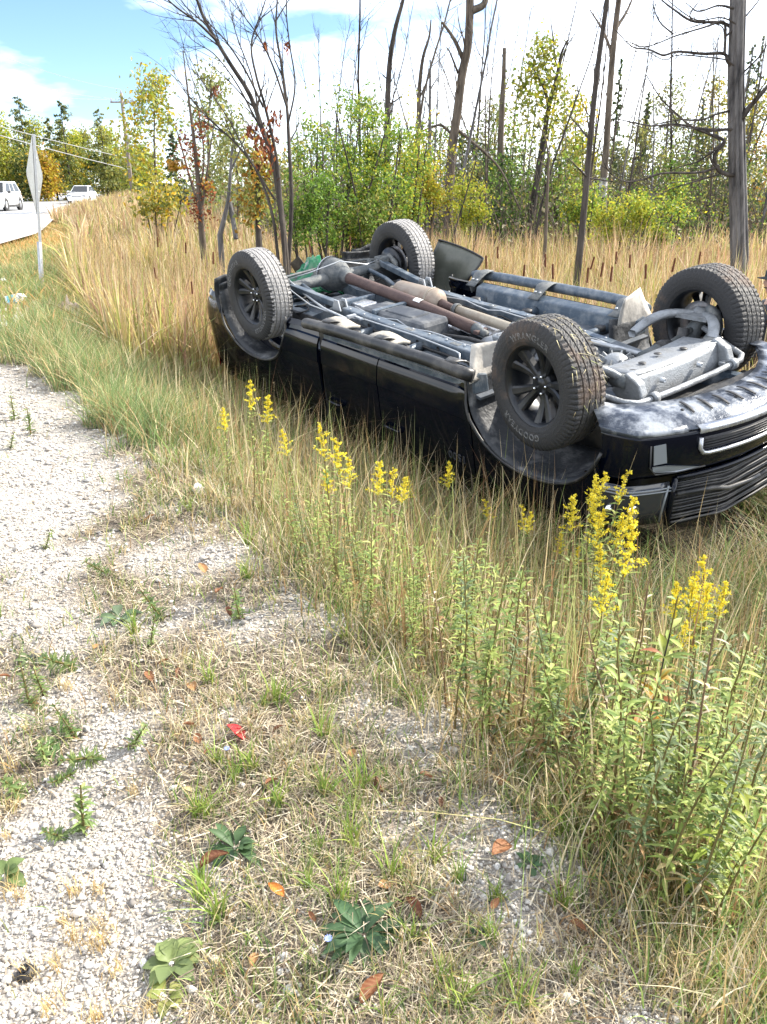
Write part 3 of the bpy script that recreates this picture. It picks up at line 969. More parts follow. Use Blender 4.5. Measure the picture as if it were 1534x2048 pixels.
# ---- rear axle
ax = part(MB().tube([(0, -0.74, HZ), (0, -0.45, HZ), (0, -0.2, HZ), (0, 0.2, HZ), (0, 0.45, HZ), (0, 0.74, HZ)], [0.048, 0.045, 0.058, 0.058, 0.045, 0.048], 16), 'rear_axle', 'cast_iron')
mb = MB()
mb.lathe([(-0.20, 0.0005), (-0.195, 0.09), (-0.16, 0.135), (-0.10, 0.16), (0.0, 0.158), (0.08, 0.125), (0.16, 0.075), (0.20, 0.06)], c=(0.0, -0.03, 0.405), axis='X', n=20)
df = mb.build('differential', 'cast_iron', ax)
mb = MB()
mb.lathe([(-0.095, 0.172), (-0.110, 0.172), (-0.110, 0.155)], c=(0, -0.03, 0.405), axis='X', n=24)
for k in range(10):
    a = 2 * math.pi * k / 10
    mb.lathe([(-0.112, 0.0005), (-0.122, 0.008), (-0.112, 0.011)], c=(0, -0.03 + 0.163 * math.cos(a), 0.405 + 0.163 * math.sin(a)), axis='X', n=6)
mb.build('cover_flange', 'galv', ax)
for s in (1, -1):
    # lower link, upper link, shock, spring seat, brake back plate
    l1 = part(MB().prism([(0.02, s * 0.545, 0.345), (0.02, s * 0.605, 0.345), (0.02, s * 0.605, 0.405), (0.02, s * 0.545, 0.405)], (0, 0, 0.0001)), 'link_stub', 'frame_steel') if False else None
    mb = MB()
    mb.grid([[(0.00 + 0.80 * f, s * (0.585 - 0.09 * f + a), 0.372 + 0.095 * f + b) for a, b in ((-0.028, 0.03), (-0.03, -0.026), (0.03, -0.026), (0.028, 0.03), (-0.028, 0.03))] for f in np.linspace(0, 1, 5)], False)
    lk = part(mb, 'trailing_arm', 'frame_steel', bevel=0.006)
    for x, y, z in ((0.0, 0.585, 0.375), (0.80, 0.495, 0.467)):
        MB().lathe([(-0.045, 0.0005), (-0.045, 0.036), (0.045, 0.036), (0.045, 0.0005)], c=(x, s * y, z), n=14).build('bush', 'cast_iron', lk)
    MB().prism([(0.74, s * 0.455, 0.50), (0.87, s * 0.455, 0.50), (0.84, s * 0.455, 0.41), (0.78, s * 0.455, 0.41)], (0, s * 0.012, 0)).build('arm_bracket', 'galv', lk)
    MB().prism([(0.74, s * 0.535, 0.50), (0.87, s * 0.535, 0.50), (0.84, s * 0.535, 0.41), (0.78, s * 0.535, 0.41)], (0, s * 0.012, 0)).build('arm_bracket', 'galv', lk)
    part(MB().tube([(-0.05, s * 0.40, 0.40), (0.30, s * 0.42, 0.47), (0.62, s * 0.38, 0.56)], 0.022, 10), 'upper_link', 'frame_steel')
    sh = part(MB().tube([(-0.14, s * 0.56, 0.36), (-0.18, s * 0.52, 0.56)], 0.033, 12), 'shock_absorber', 'cast_iron')
    MB().tube([(-0.18, s * 0.52, 0.55), (-0.22, s * 0.48, 0.78)], 0.024, 10).build('shock_rod', 'galv', sh)
    mb = MB()
    hel = [(0.06 + 0.065 * math.cos(t), s * 0.45 + 0.065 * math.sin(t), 0.45 + 0.0052 * t * 2) for t in np.linspace(0, 6 * 2 * math.pi * 0.7, 60)]
    mb.tube(hel, 0.0085, 6)
    part(mb, 'coil_spring', 'trim_black')
    mb = MB().lathe([(0.0, 0.05), (0.0, 0.165), (s * 0.03, 0.17), (s * 0.03, 0.16), (s * 0.012, 0.155), (s * 0.012, 0.05)], c=(0, s * 0.715, HZ), n=36)
    part(mb, 'brake_back_plate', 'rim_black')
    mb = MB().box((-0.02, s * 0.62, 0.385), (0.13, 0.10, 0.12)).box((0.07, s * 0.60, 0.355), (0.07, 0.06, 0.09))
    part(mb, 'axle_bracket', 'cast_iron', bevel=0.012)
    mb = MB().tube([(0.05, s * 0.66, 0.32), (0.16, s * 0.655, 0.37), (0.17, s * 0.66, 0.47)], 0.028, 10)
    part(mb, 'brake_caliper', 'cast_iron')
part(MB().tube([(0.0, -0.66, 0.37), (-0.13, -0.62, 0.375), (-0.17, -0.5, 0.36), (-0.2, 0, 0.35), (-0.17, 0.5, 0.36), (-0.13, 0.62, 0.375), (0.05, 0.66, 0.40)], 0.014, 8), 'rear_sway_bar', 'cast_iron')
part(MB().tube([(0.05, 0.62, 0.34), (0.25, 0.65, 0.40), (0.55, 0.66, 0.47), (1.0, 0.60, 0.52), (1.25, 0.56, 0.50), (1.9, 0.55, 0.515), (2.45, 0.60, 0.52), (2.55, 0.66, 0.50), (2.58, 0.68, 0.56)], 0.007, 6), 'brake_line', 'galv')
part(MB().tube([(0.02, 0.56, 0.33), (0.35, 0.57, 0.43), (0.70, 0.62, 0.48), (1.15, 0.66, 0.50)], 0.011, 6), 'parking_brake_cable', 'galv')
part(MB().box((1.22, 0.60, 0.485), (0.16, 0.03, 0.02), (0, 0.1, 0.3)).box((1.14, 0.62, 0.48), (0.03, 0.09, 0.03)), 'cable_equaliser', 'galv', bevel=0.004)
part(MB().tube([(0.02, -0.55, 0.34), (0.15, -0.3, 0.33), (0.12, 0.0, 0.25), (0.05, 0.3, 0.31), (0.0, 0.52, 0.34)], 0.006, 6), 'brake_line', 'galv')

# ---- gearbox, transfer case, engine underside
mb = MB()
mb.lathe([(2.16, 0.0005), (2.16, 0.06), (2.24, 0.09), (2.40, 0.12), (2.66, 0.15), (2.95, 0.17), (3.0, 0.20), (3.2, 0.20), (3.2, 0.0005)], c=(0, 0.02, 0.66), axis='X', n=20)
gb = part(mb, 'gearbox', 'cast_alu')
MB().box((2.62, 0.04, 0.515), (0.42, 0.30, 0.05)).build('gearbox_pan', 'cast_alu', gb, bevel=0.015)
for k in range(5):
    MB().box((2.46 + 0.08 * k, 0.04, 0.487), (0.012, 0.28, 0.012)).build('pan_rib', 'cast_alu', gb)
part(MB().grid([[(2.42 + 0.34 * f, s_, 0.56 - 0.05 * math.sin(math.pi * f)) for s_ in np.linspace(-0.47, 0.47, 7)] for f in np.linspace(0, 1, 6)]), 'gearbox_crossmember', 'cast_alu', thick=0.02)
part(MB().box((3.55, 0, 0.86), (1.1, 0.72, 0.40)), 'engine_block', 'trim_black', bevel=0.03)
part(MB().box((3.30, 0.12, 0.60), (0.5, 0.36, 0.16)), 'oil_pan', 'cast_alu', bevel=0.03)
mb = MB()
mb.lathe([(-0.10, 0.0005), (-0.098, 0.045), (-0.075, 0.075), (-0.04, 0.105), (0.0, 0.118), (0.02, 0.13), (0.04, 0.13)], c=(3.52, 0.10, 0.53), axis='Z', n=20)
for k in range(10):
    a = 2 * math.pi * k / 10
    mb.box((3.52 + 0.085 * math.cos(a), 0.10 + 0.085 * math.sin(a), 0.478), (0.085, 0.008, 0.05), (0, R_(28), a))
fd = part(mb, 'front_differential', 'cast_alu')
for s in (1, -1):
    t = part(MB().tube([(3.54, s * 0.16, 0.52), (3.55, s * 0.34, 0.50), (3.56, s * 0.36, 0.50), (3.57, s * 0.70, 0.43)], [0.045, 0.045, 0.022, 0.022], 12), 'half_shaft', 'cast_iron')
    MB().tube([(3.553, s * 0.33, 0.50), (3.556, s * 0.38, 0.495), (3.558, s * 0.42, 0.488), (3.56, s * 0.46, 0.48)], [0.056, 0.060, 0.045, 0.028], 14).build('boot', 'rubber', t)

# ---- front cradle and suspension
mb = MB()
mb.grid([[(3.93 + 0.05 * math.sin(f), 0.47 - 0.94 * g, 0.40 + 0.17 * f + 0.02 * math.sin(math.pi * g)) for g in np.linspace(0, 1, 10)] for f in np.linspace(0, 1, 6)])
cr = part(mb, 'front_crossmember', 'cast_alu', thick=0.02)
tag(cr, 'dirty bare aluminium cross-member between the front wheels')
mb = MB().grid([[(3.93 - 0.27 * f, 0.46 - 0.92 * g, 0.402 + 0.02 * f + 0.02 * math.sin(math.pi * g)) for g in np.linspace(0, 1, 10)] for f in np.linspace(0, 1, 4)])
mb.build('cradle_plate', 'cast_alu', cr, thick=0.012)
for x, y in ((3.80, 0.20), (3.76, -0.02), (3.82, -0.22), (3.85, 0.36)):
    MB().lathe([(0.0, 0.0005), (0.0, 0.026), (0.003, 0.026)], c=(x, y, 0.403), axis='Z', n=14).build('cradle_hole', 'rubber', cr)
for y in (0.22, -0.18):
    MB().lathe([(0.0, 0.0005), (0.03, 0.010), (0.03, 0.016), (0.0, 0.020)], c=(3.965, y, 0.475), axis='X', n=8).build('bolt', 'galv', cr)
for s in (1, -1):
    # end horns of the cradle
    MB().prism([(3.90, s * 0.44, 0.37), (4.00, s * 0.44, 0.42), (4.06, s * 0.44, 0.56), (3.92, s * 0.44, 0.60), (3.80, s * 0.44, 0.50)], (0, s * 0.07, 0)).build('cradle_horn', 'cast_alu', cr, bevel=0.012)
    MB().lathe([(-0.05, 0.0005), (-0.05, 0.045), (0.05, 0.045), (0.05, 0.0005)], c=(3.86, s * 0.50, 0.43), axis='X', n=16).build('bush', 'cast_iron', cr)
    # A-shaped lower control arm
    mb = MB()
    bj = Vector((3.57, s * 0.80, 0.335))
    for (x, y, z, bow) in ((3.86, 0.48, 0.43, 0.05), (3.26, 0.42, 0.455, -0.05)):
        a = Vector((x, s * y, z))
        rows = []
        for f in np.linspace(0, 1, 9):
            p = a.lerp(bj, f)
            p.z -= 0.055 * math.sin(math.pi * f) * 1.0
            p.x += bow * math.sin(math.pi * f)
            w = 0.038 + 0.022 * f
            rows.append([p + Vector((-w, 0, 0.0)), p + Vector((-w * 0.6, 0, -0.022)), p + Vector((w * 0.6, 0, -0.022)), p + Vector((w, 0, 0.0)), p + Vector((w * 0.6, 0, 0.03)), p + Vector((-w * 0.6, 0, 0.03)), p + Vector((-w, 0, 0.0))])
        mb.grid(rows)
    mb.lathe([(-0.05, 0.0005), (-0.048, 0.045), (-0.02, 0.068), (0.03, 0.066), (0.035, 0.0005)], c=bj, axis='Z', n=18)
    mb.prism([(3.44, s * 0.66, 0.325), (3.70, s * 0.66, 0.32), (3.62, s * 0.82, 0.31), (3.52, s * 0.82, 0.31)], (0, 0, 0.03))
    part(mb, 'control_arm', 'cast_alu')
    # knuckle, caliper, tie rod, strut
    mb = MB()
    mb.tube([(3.57, s * 0.80, 0.30), (3.60, s * 0.77, 0.35), (3.57, s * 0.74, 0.43), (3.55, s * 0.70, 0.60), (3.55, s * 0.62, 0.74)], [0.035, 0.045, 0.06, 0.04, 0.03], 12)
    mb.tube([(3.60, s * 0.76, 0.38), (3.72, s * 0.72, 0.33), (3.76, s * 0.69, 0.36)], [0.035, 0.03, 0.022], 10)
    part(mb, 'knuckle', 'cast_iron')
    mb = MB()
    pts = []
    for k in range(9):
        a = R_(-70 + 15 * k)
        pts.append((3.57 + 0.155 * math.cos(a), s * 0.775, HZ + 0.155 * math.sin(a)))
    mb.tube(pts, [0.025] + [0.04] * 7 + [0.025], 10)
    part(mb, 'brake_caliper', 'cast_iron')
    part(MB().tube([(3.76, s * 0.69, 0.36), (3.80, s * 0.40, 0.47)], 0.014, 8), 'tie_rod', 'cast_iron')
    sh = part(MB().tube([(3.57, s * 0.60, 0.40), (3.57, s * 0.54, 0.68), (3.57, s * 0.50, 0.9)], 0.042, 12), 'strut', 'trim_black')
    part(MB().tube([(3.55, s * 0.62, 0.74), (3.40, s * 0.46, 0.80)], 0.025, 8), 'upper_arm', 'cast_iron')
sb = part(MB().tube([(3.66, 0.70, 0.40), (3.82, 0.69, 0.475), (4.00, 0.64, 0.50), (4.06, 0.58, 0.508), (4.07, 0.50, 0.51), (4.075, 0.2, 0.515), (4.075, -0.2, 0.515), (4.07, -0.40, 0.51), (4.07, -0.52, 0.508), (4.03, -0.60, 0.50), (3.9, -0.655, 0.48), (3.66, -0.70, 0.40)], 0.021, 12), 'front_sway_bar', 'cast_alu')
for y in (0.44, -0.42):
    MB().lathe([(-0.025, 0.022), (-0.025, 0.038), (0.025, 0.038), (0.025, 0.022)], c=(4.07, y, 0.51), n=16, close=True).build('bar_clamp', 'cast_alu', sb)
    MB().box((4.03, y, 0.52), (0.09, 0.055, 0.03)).build('clamp_foot', 'cast_alu', sb, bevel=0.006)

# ---- front end: path of the bumper seen from above
def front_x(y):
    return 4.60 - 0.33 * abs(y) ** 2.2
YS = [0.995, 0.97, 0.93, 0.88, 0.82, 0.75, 0.66, 0.56, 0.45, 0.33, 0.2, 0.08]
YS = YS + [0.0] + [-v for v in reversed(YS)]
def fpt(y, z, inset=0.0):
    ay = abs(y)
    x = front_x(ay)
    if ay > 0.93: x -= 2.4 * (ay - 0.93)
    return Vector((x - inset, y * (1 - 0.0 * inset), z))
def band(zi, ys=YS, name='bumper', mat='paint', thick=0.012, parent=TRUCK, push=0.0):
    rows = [[fpt(y, z, ins) + Vector((push, 0, 0)) for y in ys] for z, ins in zi]
    return MB().grid(rows).build(name, mat, parent, thick=thick)
bump = band([(0.545, 0.0), (0.565, -0.008), (0.62, -0.012), (0.70, -0.010), (0.76, 0.0), (0.80, 0.018), (0.835, 0.05), (0.84, 0.10)], name='front_bumper')
# scuffed tray under the bumper
mb = MB()
rows = []
for f in np.linspace(0, 1, 8):
    row = []
    for y in YS:
        p = fpt(y, 0, 0)
        ins = 0.27 * f
        row.append((p.x - ins, y * (1 - 0.19 * f), 0.535 - 0.085 * math.sin(f * 1.75) * 1.0 + 0.035 * f ** 3 - (0.02 if f > 0.97 else 0)))
    rows.append(row)
mb.grid(rows)
val = part(mb, 'valance', 'scuffed_valance', thick=0.008)
tag(val, 'scuffed silvery tray under the front bumper with cooling slots')
def tray(f, y):
    p = fpt(y, 0, 0)
    return Vector((p.x - 0.27 * f, y * (1 - 0.19 * f), 0.535 - 0.085 * math.sin(f * 1.75) + 0.035 * f ** 3))
for y in (0.56, 0.43, 0.30, 0.17, 0.04, -0.09, -0.22, -0.35, -0.48):
    rows = []
    for f in np.linspace(0.34, 0.80, 8):
        t = tray(f, y + 0.03 * f)
        w_ = 0.013 * math.sin(math.pi * (0.08 + 0.84 * (f - 0.34) / 0.46)) ** 0.5
        rows.append([t + Vector((0, -w_, -0.0115)), t + Vector((0, w_, -0.0115))])
    MB().grid(rows).build('slot_shade_strip', 'rubber', val, thick=0.004)  # raised dark strip stands in for the shade inside an opening
for y in (0.62, 0.20, -0.2):
    MB().lathe([(0, 0.0005), (0.0, 0.011), (-0.006, 0.009), (-0.006, 0.0005)], c=tray(0.5, y), axis='Z', n=10).build('bolt', 'rubber', val)
# upturned rear flange of the tray
MB().tube([tray(1.0, y) for y in YS if abs(y) < 0.96], 0.012, 6).build('tray_flange', 'scuffed_valance', val)
ys_c = [y for y in np.linspace(0.60, -0.60, 21)]
lip = band([(0.515, 0.012), (0.53, -0.014), (0.560, -0.020), (0.568, -0.012)], ys=ys_c, name='bumper_lip', mat='bright_trim', parent=bump)
band([(0.510, 0.02), (0.53, 0.0), (0.548, -0.004)], ys=[y for y in YS if y > 0.58], name='bumper_corner', mat='scuffed_valance', parent=bump)
band([(0.510, 0.02), (0.53, 0.0), (0.548, -0.004)], ys=[y for y in YS if y < -0.58], name='bumper_corner', mat='scuffed_valance', parent=bump)
# lower air intake: dark band painted in for the shaded recess, with slats and a bright frame
inn = [y for y in np.linspace(0.575, -0.575, 19)]
band([(0.590, -0.0145), (0.665, -0.0145)], ys=inn, name='intake_shade_band', mat='rubber', parent=bump, thick=0.004)
for z in (0.602, 0.618, 0.634, 0.650):
    MB().tube([fpt(y, z, -0.0195) for y in inn], 0.0045, 6).build('intake_slat', 'trim_black', bump)
pts = [fpt(0.595, 0.590, -0.020), fpt(0.595, 0.655, -0.022), fpt(0.575, 0.684, -0.022)] + [fpt(y, 0.692, -0.021) for y in np.linspace(0.54, -0.54, 15)] + [fpt(-0.575, 0.684, -0.022), fpt(-0.595, 0.655, -0.022), fpt(-0.595, 0.590, -0.020)]
MB().tube(pts, 0.013, 8).build('intake_frame', 'bright_trim', bump)
# fog lamp pockets
for s in (1, -1):
    q = [(0.855, 0.600), (0.795, 0.593), (0.778, 0.715), (0.846, 0.722)]
    MB().prism([fpt(s * a, z, -0.016) for a, z in q], (0.004, 0, 0)).build('fog_lamp', 'bezel_grey', bump)
    q = [(0.850, 0.733), (0.775, 0.733), (0.54, 0.790), (0.70, 0.792), (0.815, 0.780), (0.845, 0.762)]
    MB().prism([fpt(s * a, z, -0.014 if z < 0.77 else 0.006) for a, z in q], (0.005, 0, 0)).build('fog_lamp_ledge', 'bezel_grey', bump)
    MB().tube([fpt(s * a, z, -0.016) for a, z in ((0.868, 0.60), (0.862, 0.74), (0.83, 0.785))] + [fpt(s * a, z, 0.004) for a, z in ((0.70, 0.797), (0.52, 0.790))], 0.005, 6).build('pocket_edge', 'trim_black', bump)
# grille
gys = [y for y in np.linspace(0.67, -0.67, 21)]
gr = band([(0.850, 0.05), (0.95, 0.045), (1.05, 0.05), (1.165, 0.07)], ys=gys, name='grille', mat='rubber', thick=0.01)
for k, z in enumerate(np.linspace(0.865, 1.150, 13)):
    MB().tube([fpt(y, z + 0.02 * math.exp(-((abs(y) - 0.30) / 0.12) ** 2), 0.030 + 0.01 * (k % 2)) for y in gys], 0.0075, 6).build('grille_slat', 'trim_black', gr)
for s in (1, -1):
    MB().tube([fpt(s * 0.66, 0.955, 0.022), fpt(s * 0.42, 0.965, 0.016), fpt(s * 0.30, 1.00, 0.014), fpt(s * 0.10, 1.01, 0.010), fpt(0, 1.01, 0.01)], 0.016, 8).build('grille_bar', 'trim_black', gr)
    MB().tube([fpt(s * 0.675, 0.845, 0.03), fpt(s * 0.685, 1.0, 0.03), fpt(s * 0.675, 1.17, 0.05)], 0.018, 8).build('grille_frame', 'paint', gr)
for z in (0.848, 1.172):
    MB().tube([fpt(y, z, 0.03 if z < 1 else 0.055) for y in gys], 0.018, 8).build('grille_frame', 'paint', gr)
# headlamps
for s in (1, -1):
    hy = [s * v for v in (0.70, 0.76, 0.82, 0.88, 0.93, 0.965, 0.985)]
    hl = band([(0.870, 0.035), (0.95, 0.030), (1.05, 0.036), (1.155, 0.06)], ys=hy, name='headlamp', mat='lens', thick=0.01)
    for a, z, r in ((0.905, 1.035, 0.040), (0.965, 1.04, 0.034)):
        c = fpt(s * a, z, 0.020)
        MB().lathe([(0.020, 0.0005), (0.026, r * 0.35), (0.010, r * 0.5), (0.002, r * 0.75), (0.022, r), (0.0, r * 1.05)], c=c, axis='X', n=20).build('headlamp_reflector', 'chrome', hl)
    for z in (0.905, 0.925):
        MB().tube([fpt(y, z, 0.022) for y in hy], 0.005, 6).build('headlamp_strip', 'bezel_grey', hl)
    MB().tube([fpt(s * 0.715, 0.89, 0.024), fpt(s * 0.73, 1.14, 0.045)], 0.007, 6).build('headlamp_strip', 'bezel_grey', hl)
part(MB().box((4.20, 0, 0.80), (0.10, 1.50, 0.50)), 'radiator_support', 'trim_black', bevel=0.01)
part(MB().box((4.12, 0, 0.62), (0.12, 1.2, 0.05)), 'bumper_beam', 'trim_black', bevel=0.01)

# ---- badge on the near front door (reads upside down in the photo)
def badge(txt, size, x, z):
    cu = bpy.data.curves.new('badge', 'FONT')
    cu.body = txt; cu.size = size; cu.extrude = 0.0015; cu.fill_mode = 'NONE'; cu.bevel_depth = 0.0016; cu.bevel_resolution = 0
    cu.align_x = 'CENTER'; cu.space_character = 1.15
    o = bpy.data.objects.new('badge', cu); COL.objects.link(o)
    me = bpy.data.meshes.new_from_object(o.evaluated_get(bpy.context.evaluated_depsgraph_get()))
    COL.objects.unlink(o); bpy.data.objects.remove(o)
    for v in me.vertices:
        a, b, c = v.co
        zz = z + b
        v.co = (x - a, yprof(zz) + 0.004 + c, zz)
    me.materials.clear(); me.materials.append(MAT['badge_dark'])
    return link('badge', me, TRUCK)
badge('1500', 0.085, 2.86, 1.10)

# ---- door handles, wiring, hoses, bolts and brackets that crowd the underside
for s in (1, -1):
    for x in (1.32, 2.12):
        y = yprof(1.12)
        MB().tube([(x - 0.10, s * (y - 0.005), 1.12), (x - 0.085, s * (y + 0.03), 1.12), (x + 0.085, s * (y + 0.03), 1.12), (x + 0.10, s * (y - 0.005), 1.12)], 0.014, 8).build('door_handle', 'paint', TRUCK)
rngu = np.random.default_rng(31)
for s in (1, -1):
    for dy, dz, r, n_ in ((0.055, 0.05, 0.011, 'wiring_harness'), (-0.06, 0.02, 0.008, 'hose'), (-0.075, -0.03, 0.006, 'brake_line')):
        pts = []
        for x in np.linspace(0.9, 3.1, 16):
            zr = float(np.interp(x, [0.85, 1.6, 2.55, 3.1], [0.555, 0.585, 0.605, 0.64]))
            pts.append((x, s * (0.475 + dy + rngu.normal() * 0.006), zr + dz - 0.04 + rngu.normal() * 0.008))
        part(MB().tube(pts, r, 6), n_, 'rubber' if r > 0.007 else 'galv')
    for x in np.linspace(0.95, 3.0, 11):
        zr = float(np.interp(x, [0.85, 1.6, 2.55, 3.1], [0.477, 0.507, 0.527, 0.56]))
        part(MB().lathe([(0, 0.0005), (0, 0.010), (-0.009, 0.009), (-0.009, 0.0005)], c=(x, s * (0.475 + 0.02 * (-1) ** int(x * 9)), zr), axis='Z', n=6), 'bolt', 'galv')
    for x in (1.30, 1.95, 2.75):
        part(MB().tube([(x, s * 0.51, 0.60), (x, s * 0.66, 0.595), (x, s * 0.80, 0.60)], [0.04, 0.032, 0.045], 10), 'body_mount', 'frame_steel')
        part(MB().lathe([(-0.015, 0.0005), (-0.015, 0.045), (0.02, 0.05), (0.02, 0.0005)], c=(x, s * 0.70, 0.575), axis='Z', n=14), 'mount_bush', 'rubber')
rows = [[(1.62 + 0.95 * f, -0.33 + 0.34 * g, 0.605 + 0.015 * math.sin(g * 9) + 0.006 * math.sin(f * 40)) for g in np.linspace(0, 1, 12)] for f in np.linspace(0, 1, 20)]
part(MB().grid(rows, False), 'heat_shield', 'bright_trim', thick=0.003)
for x, y in ((1.92, 0.30), (1.25, -0.40), (1.86, -0.36), (2.2, 0.36)):
    part(MB().box((x, y, 0.60), (0.20, 0.10, 0.05)).box((x + 0.05, y + 0.03, 0.565), (0.05, 0.04, 0.03)), 'floor_bracket', 'frame_steel', bevel=0.006)
part(MB().tube([(3.2, 0.34, 0.62), (2.9, 0.30, 0.58), (2.55, 0.28, 0.54), (2.2, 0.22, 0.56), (1.9, 0.25, 0.58)], 0.016, 8), 'hose', 'rubber')
part(MB().tube([(3.5, -0.30, 0.55), (3.1, -0.34, 0.56), (2.75, -0.30, 0.55), (2.5, -0.25, 0.53)], 0.020, 8), 'cooler_pipe', 'galv')
part(MB().tube([(3.55, 0.30, 0.50), (3.40, 0.32, 0.46), (3.15, 0.33, 0.50), (2.9, 0.38, 0.55)], 0.014, 8), 'hose', 'rubber')
for k in range(9):
    x, y = rngu.uniform(3.2, 3.9), rngu.uniform(-0.3, 0.35)
    part(MB().box((x, y, 0.56 + rngu.uniform(0, 0.06)), (rngu.uniform(0.05, 0.14), rngu.uniform(0.03, 0.1), 0.06), (0, 0, rngu.uniform(0, 3))), 'engine_bracket', 'cast_alu' if k % 2 else 'cast_iron', bevel=0.008)
# ------------------------------------------------------------------ trees
class Wood:
    """limbs of one tree, vectorised into one trunk mesh"""
    def __init__(s): s.V, s.Q, s.n = [], [], 0
    def limb(s, pts, r0, r1, k=6):
        P = np.asarray(pts, float)
        n = len(P)
        T = np.gradient(P, axis=0)
        T /= np.linalg.norm(T, axis=1, keepdims=True) + 1e-9
        ref = np.array([0.31, 0.87, 0.38]) if abs(T[0] @ np.array([0.31, 0.87, 0.38])) < 0.9 else np.array([1.0, 0, 0])
        U = np.cross(T, ref); U /= np.linalg.norm(U, axis=1, keepdims=True)
        W = np.cross(T, U)
        r = (r0 + (r1 - r0) * np.linspace(0, 1, n) ** 0.9)[:, None, None]
        a = np.linspace(0, 2 * np.pi, k, endpoint=False)
        ring = P[:, None, :] + r * (np.cos(a)[None, :, None] * U[:, None, :] + np.sin(a)[None, :, None] * W[:, None, :])
        i = np.arange((n - 1) * k)
        row, j = i // k, i % k
        j2 = (j + 1) % k
        q = np.stack([row * k + j, row * k + j2, (row + 1) * k + j2, (row + 1) * k + j], 1) + s.n
        s.V.append(ring.reshape(-1, 3)); s.Q.append(q); s.n += n * k
    def mesh(s, name, mat):
        return fast_mesh(name, np.concatenate(s.V), np.concatenate(s.Q), None, None, mat, True)

def smooth_line(pts, n):
    """Catmull-Rom through the points"""
    P = np.asarray(pts, float)
    P = np.vstack([2 * P[0] - P[1], P, 2 * P[-1] - P[-2]])
    m = len(P) - 3
    out = []
    for u in np.linspace(0, m - 1e-6, n):
        i = int(u); t = u - i
        p0, p1, p2, p3 = P[i], P[i + 1], P[i + 2], P[i + 3]
        out.append(0.5 * (2 * p1 + (p2 - p0) * t + (2 * p0 - 5 * p1 + 4 * p2 - p3) * t * t + (3 * p1 - p0 - 3 * p2 + p3) * t ** 3))
    return np.array(out)

def walk(rng, p, d, L, n, wig, up):
    pts = [np.array(p, float)]
    d = np.array(d, float) / (np.linalg.norm(d) + 1e-9)
    for i in range(n):
        d = d + rng.normal(size=3) * wig + np.array([0, 0, up])
        d /= np.linalg.norm(d)
        pts.append(pts[-1] + d * L / n)
    return np.array(pts)

def twigs(rng, wood, line, r, n, L, depth, tips, ang=0.9, up=0.05, wig=0.16, lo=0.15, k=4):
    """side branches along a limb, recursively; collects tip points"""
    T = np.gradient(line, axis=0)
    for _ in range(n):
        f = rng.uniform(lo, 1.0)
        i = min(int(f * (len(line) - 1)), len(line) - 2)
        p = line[i] + (line[i + 1] - line[i]) * rng.uniform()
        t = T[i] / (np.linalg.norm(T[i]) + 1e-9)
        side = rng.normal(size=3); side -= t * (side @ t); side /= np.linalg.norm(side) + 1e-9
        a = ang * rng.uniform(0.6, 1.25)
        d = t * math.cos(a) + side * math.sin(a)
        l = L * rng.uniform(0.45, 1.1) * (1.15 - 0.5 * f)
        rr = max(r * rng.uniform(0.35, 0.6) * (1.1 - 0.6 * f), 0.0022)
        br = walk(rng, p, d, l, 5, wig, up)
        wood.limb(br, rr, rr * 0.25, k)
        tips.extend(br[2:])
        if depth > 0:
            twigs(rng, wood, br, rr, max(2, n // 3), l * 0.5, depth - 1, tips, ang, up, wig, 0.2, 3)

def leaf_cards(rng, C, size, cols, name, mat='leaf_blades', flat=0.0, aspect=0.55, jit=0.35, drop=None):
    """many small folded leaves, one mesh: C centres, cols palette rows"""
    n = len(C)
    sz = size * rng.uniform(0.6, 1.35, n)
    d = rnd_dirs(rng, n)
    if drop is not None:
        d[:, 2] = -abs(d[:, 2]) - drop
        d /= np.linalg.norm(d, axis=1, keepdims=True)
    nrm = rnd_dirs(rng, n)
    nrm[:, 2] = np.abs(nrm[:, 2]) + flat
    s = np.cross(d, nrm); s /= np.linalg.norm(s, axis=1, keepdims=True) + 1e-9
    up = np.cross(s, d)
    L = d * sz[:, None] / 2
    Wd = s * (sz * aspect / 2)[:, None]
    fold = up * (sz * 0.12)[:, None]
    V = np.stack([C - L, C + Wd + fold - L * 0.1, C + L, C - Wd + fold - L * 0.1], 1).reshape(-1, 3)
    b = np.arange(n) * 4
    T = np.concatenate([np.stack([b, b + 1, b + 2], 1), np.stack([b, b + 2, b + 3], 1)])
    pal = np.asarray(cols, float)
    c = pal[rng.integers(0, len(pal), n)] * rng.uniform(1 - jit, 1 + jit, (n, 1))
    return fast_mesh(name, V, None, T, np.repeat(c, 4, 0), mat)

GREEN = [(0.085, 0.15, 0.022), (0.11, 0.19, 0.03), (0.06, 0.11, 0.02), (0.15, 0.22, 0.03)]
YGREEN = [(0.24, 0.28, 0.03), (0.30, 0.31, 0.035), (0.18, 0.24, 0.03), (0.36, 0.31, 0.03)]
YELLOW = [(0.48, 0.37, 0.03), (0.40, 0.33, 0.03), (0.30, 0.28, 0.03), (0.52, 0.33, 0.03)]
OLIVE = [(0.14, 0.16, 0.04), (0.19, 0.19, 0.05), (0.10, 0.12, 0.03), (0.24, 0.21, 0.05)]
DARKG = [(0.030, 0.055, 0.018), (0.045, 0.08, 0.022), (0.06, 0.09, 0.03)]
RUSTY = [(0.22, 0.055, 0.020), (0.16, 0.045, 0.02), (0.28, 0.09, 0.025), (0.11, 0.04, 0.02)]
ORANGE = [(0.45, 0.22, 0.03), (0.38, 0.26, 0.03), (0.30, 0.17, 0.03)]
PALEG = [(0.20, 0.23, 0.10), (0.15, 0.19, 0.07), (0.25, 0.26, 0.12)]

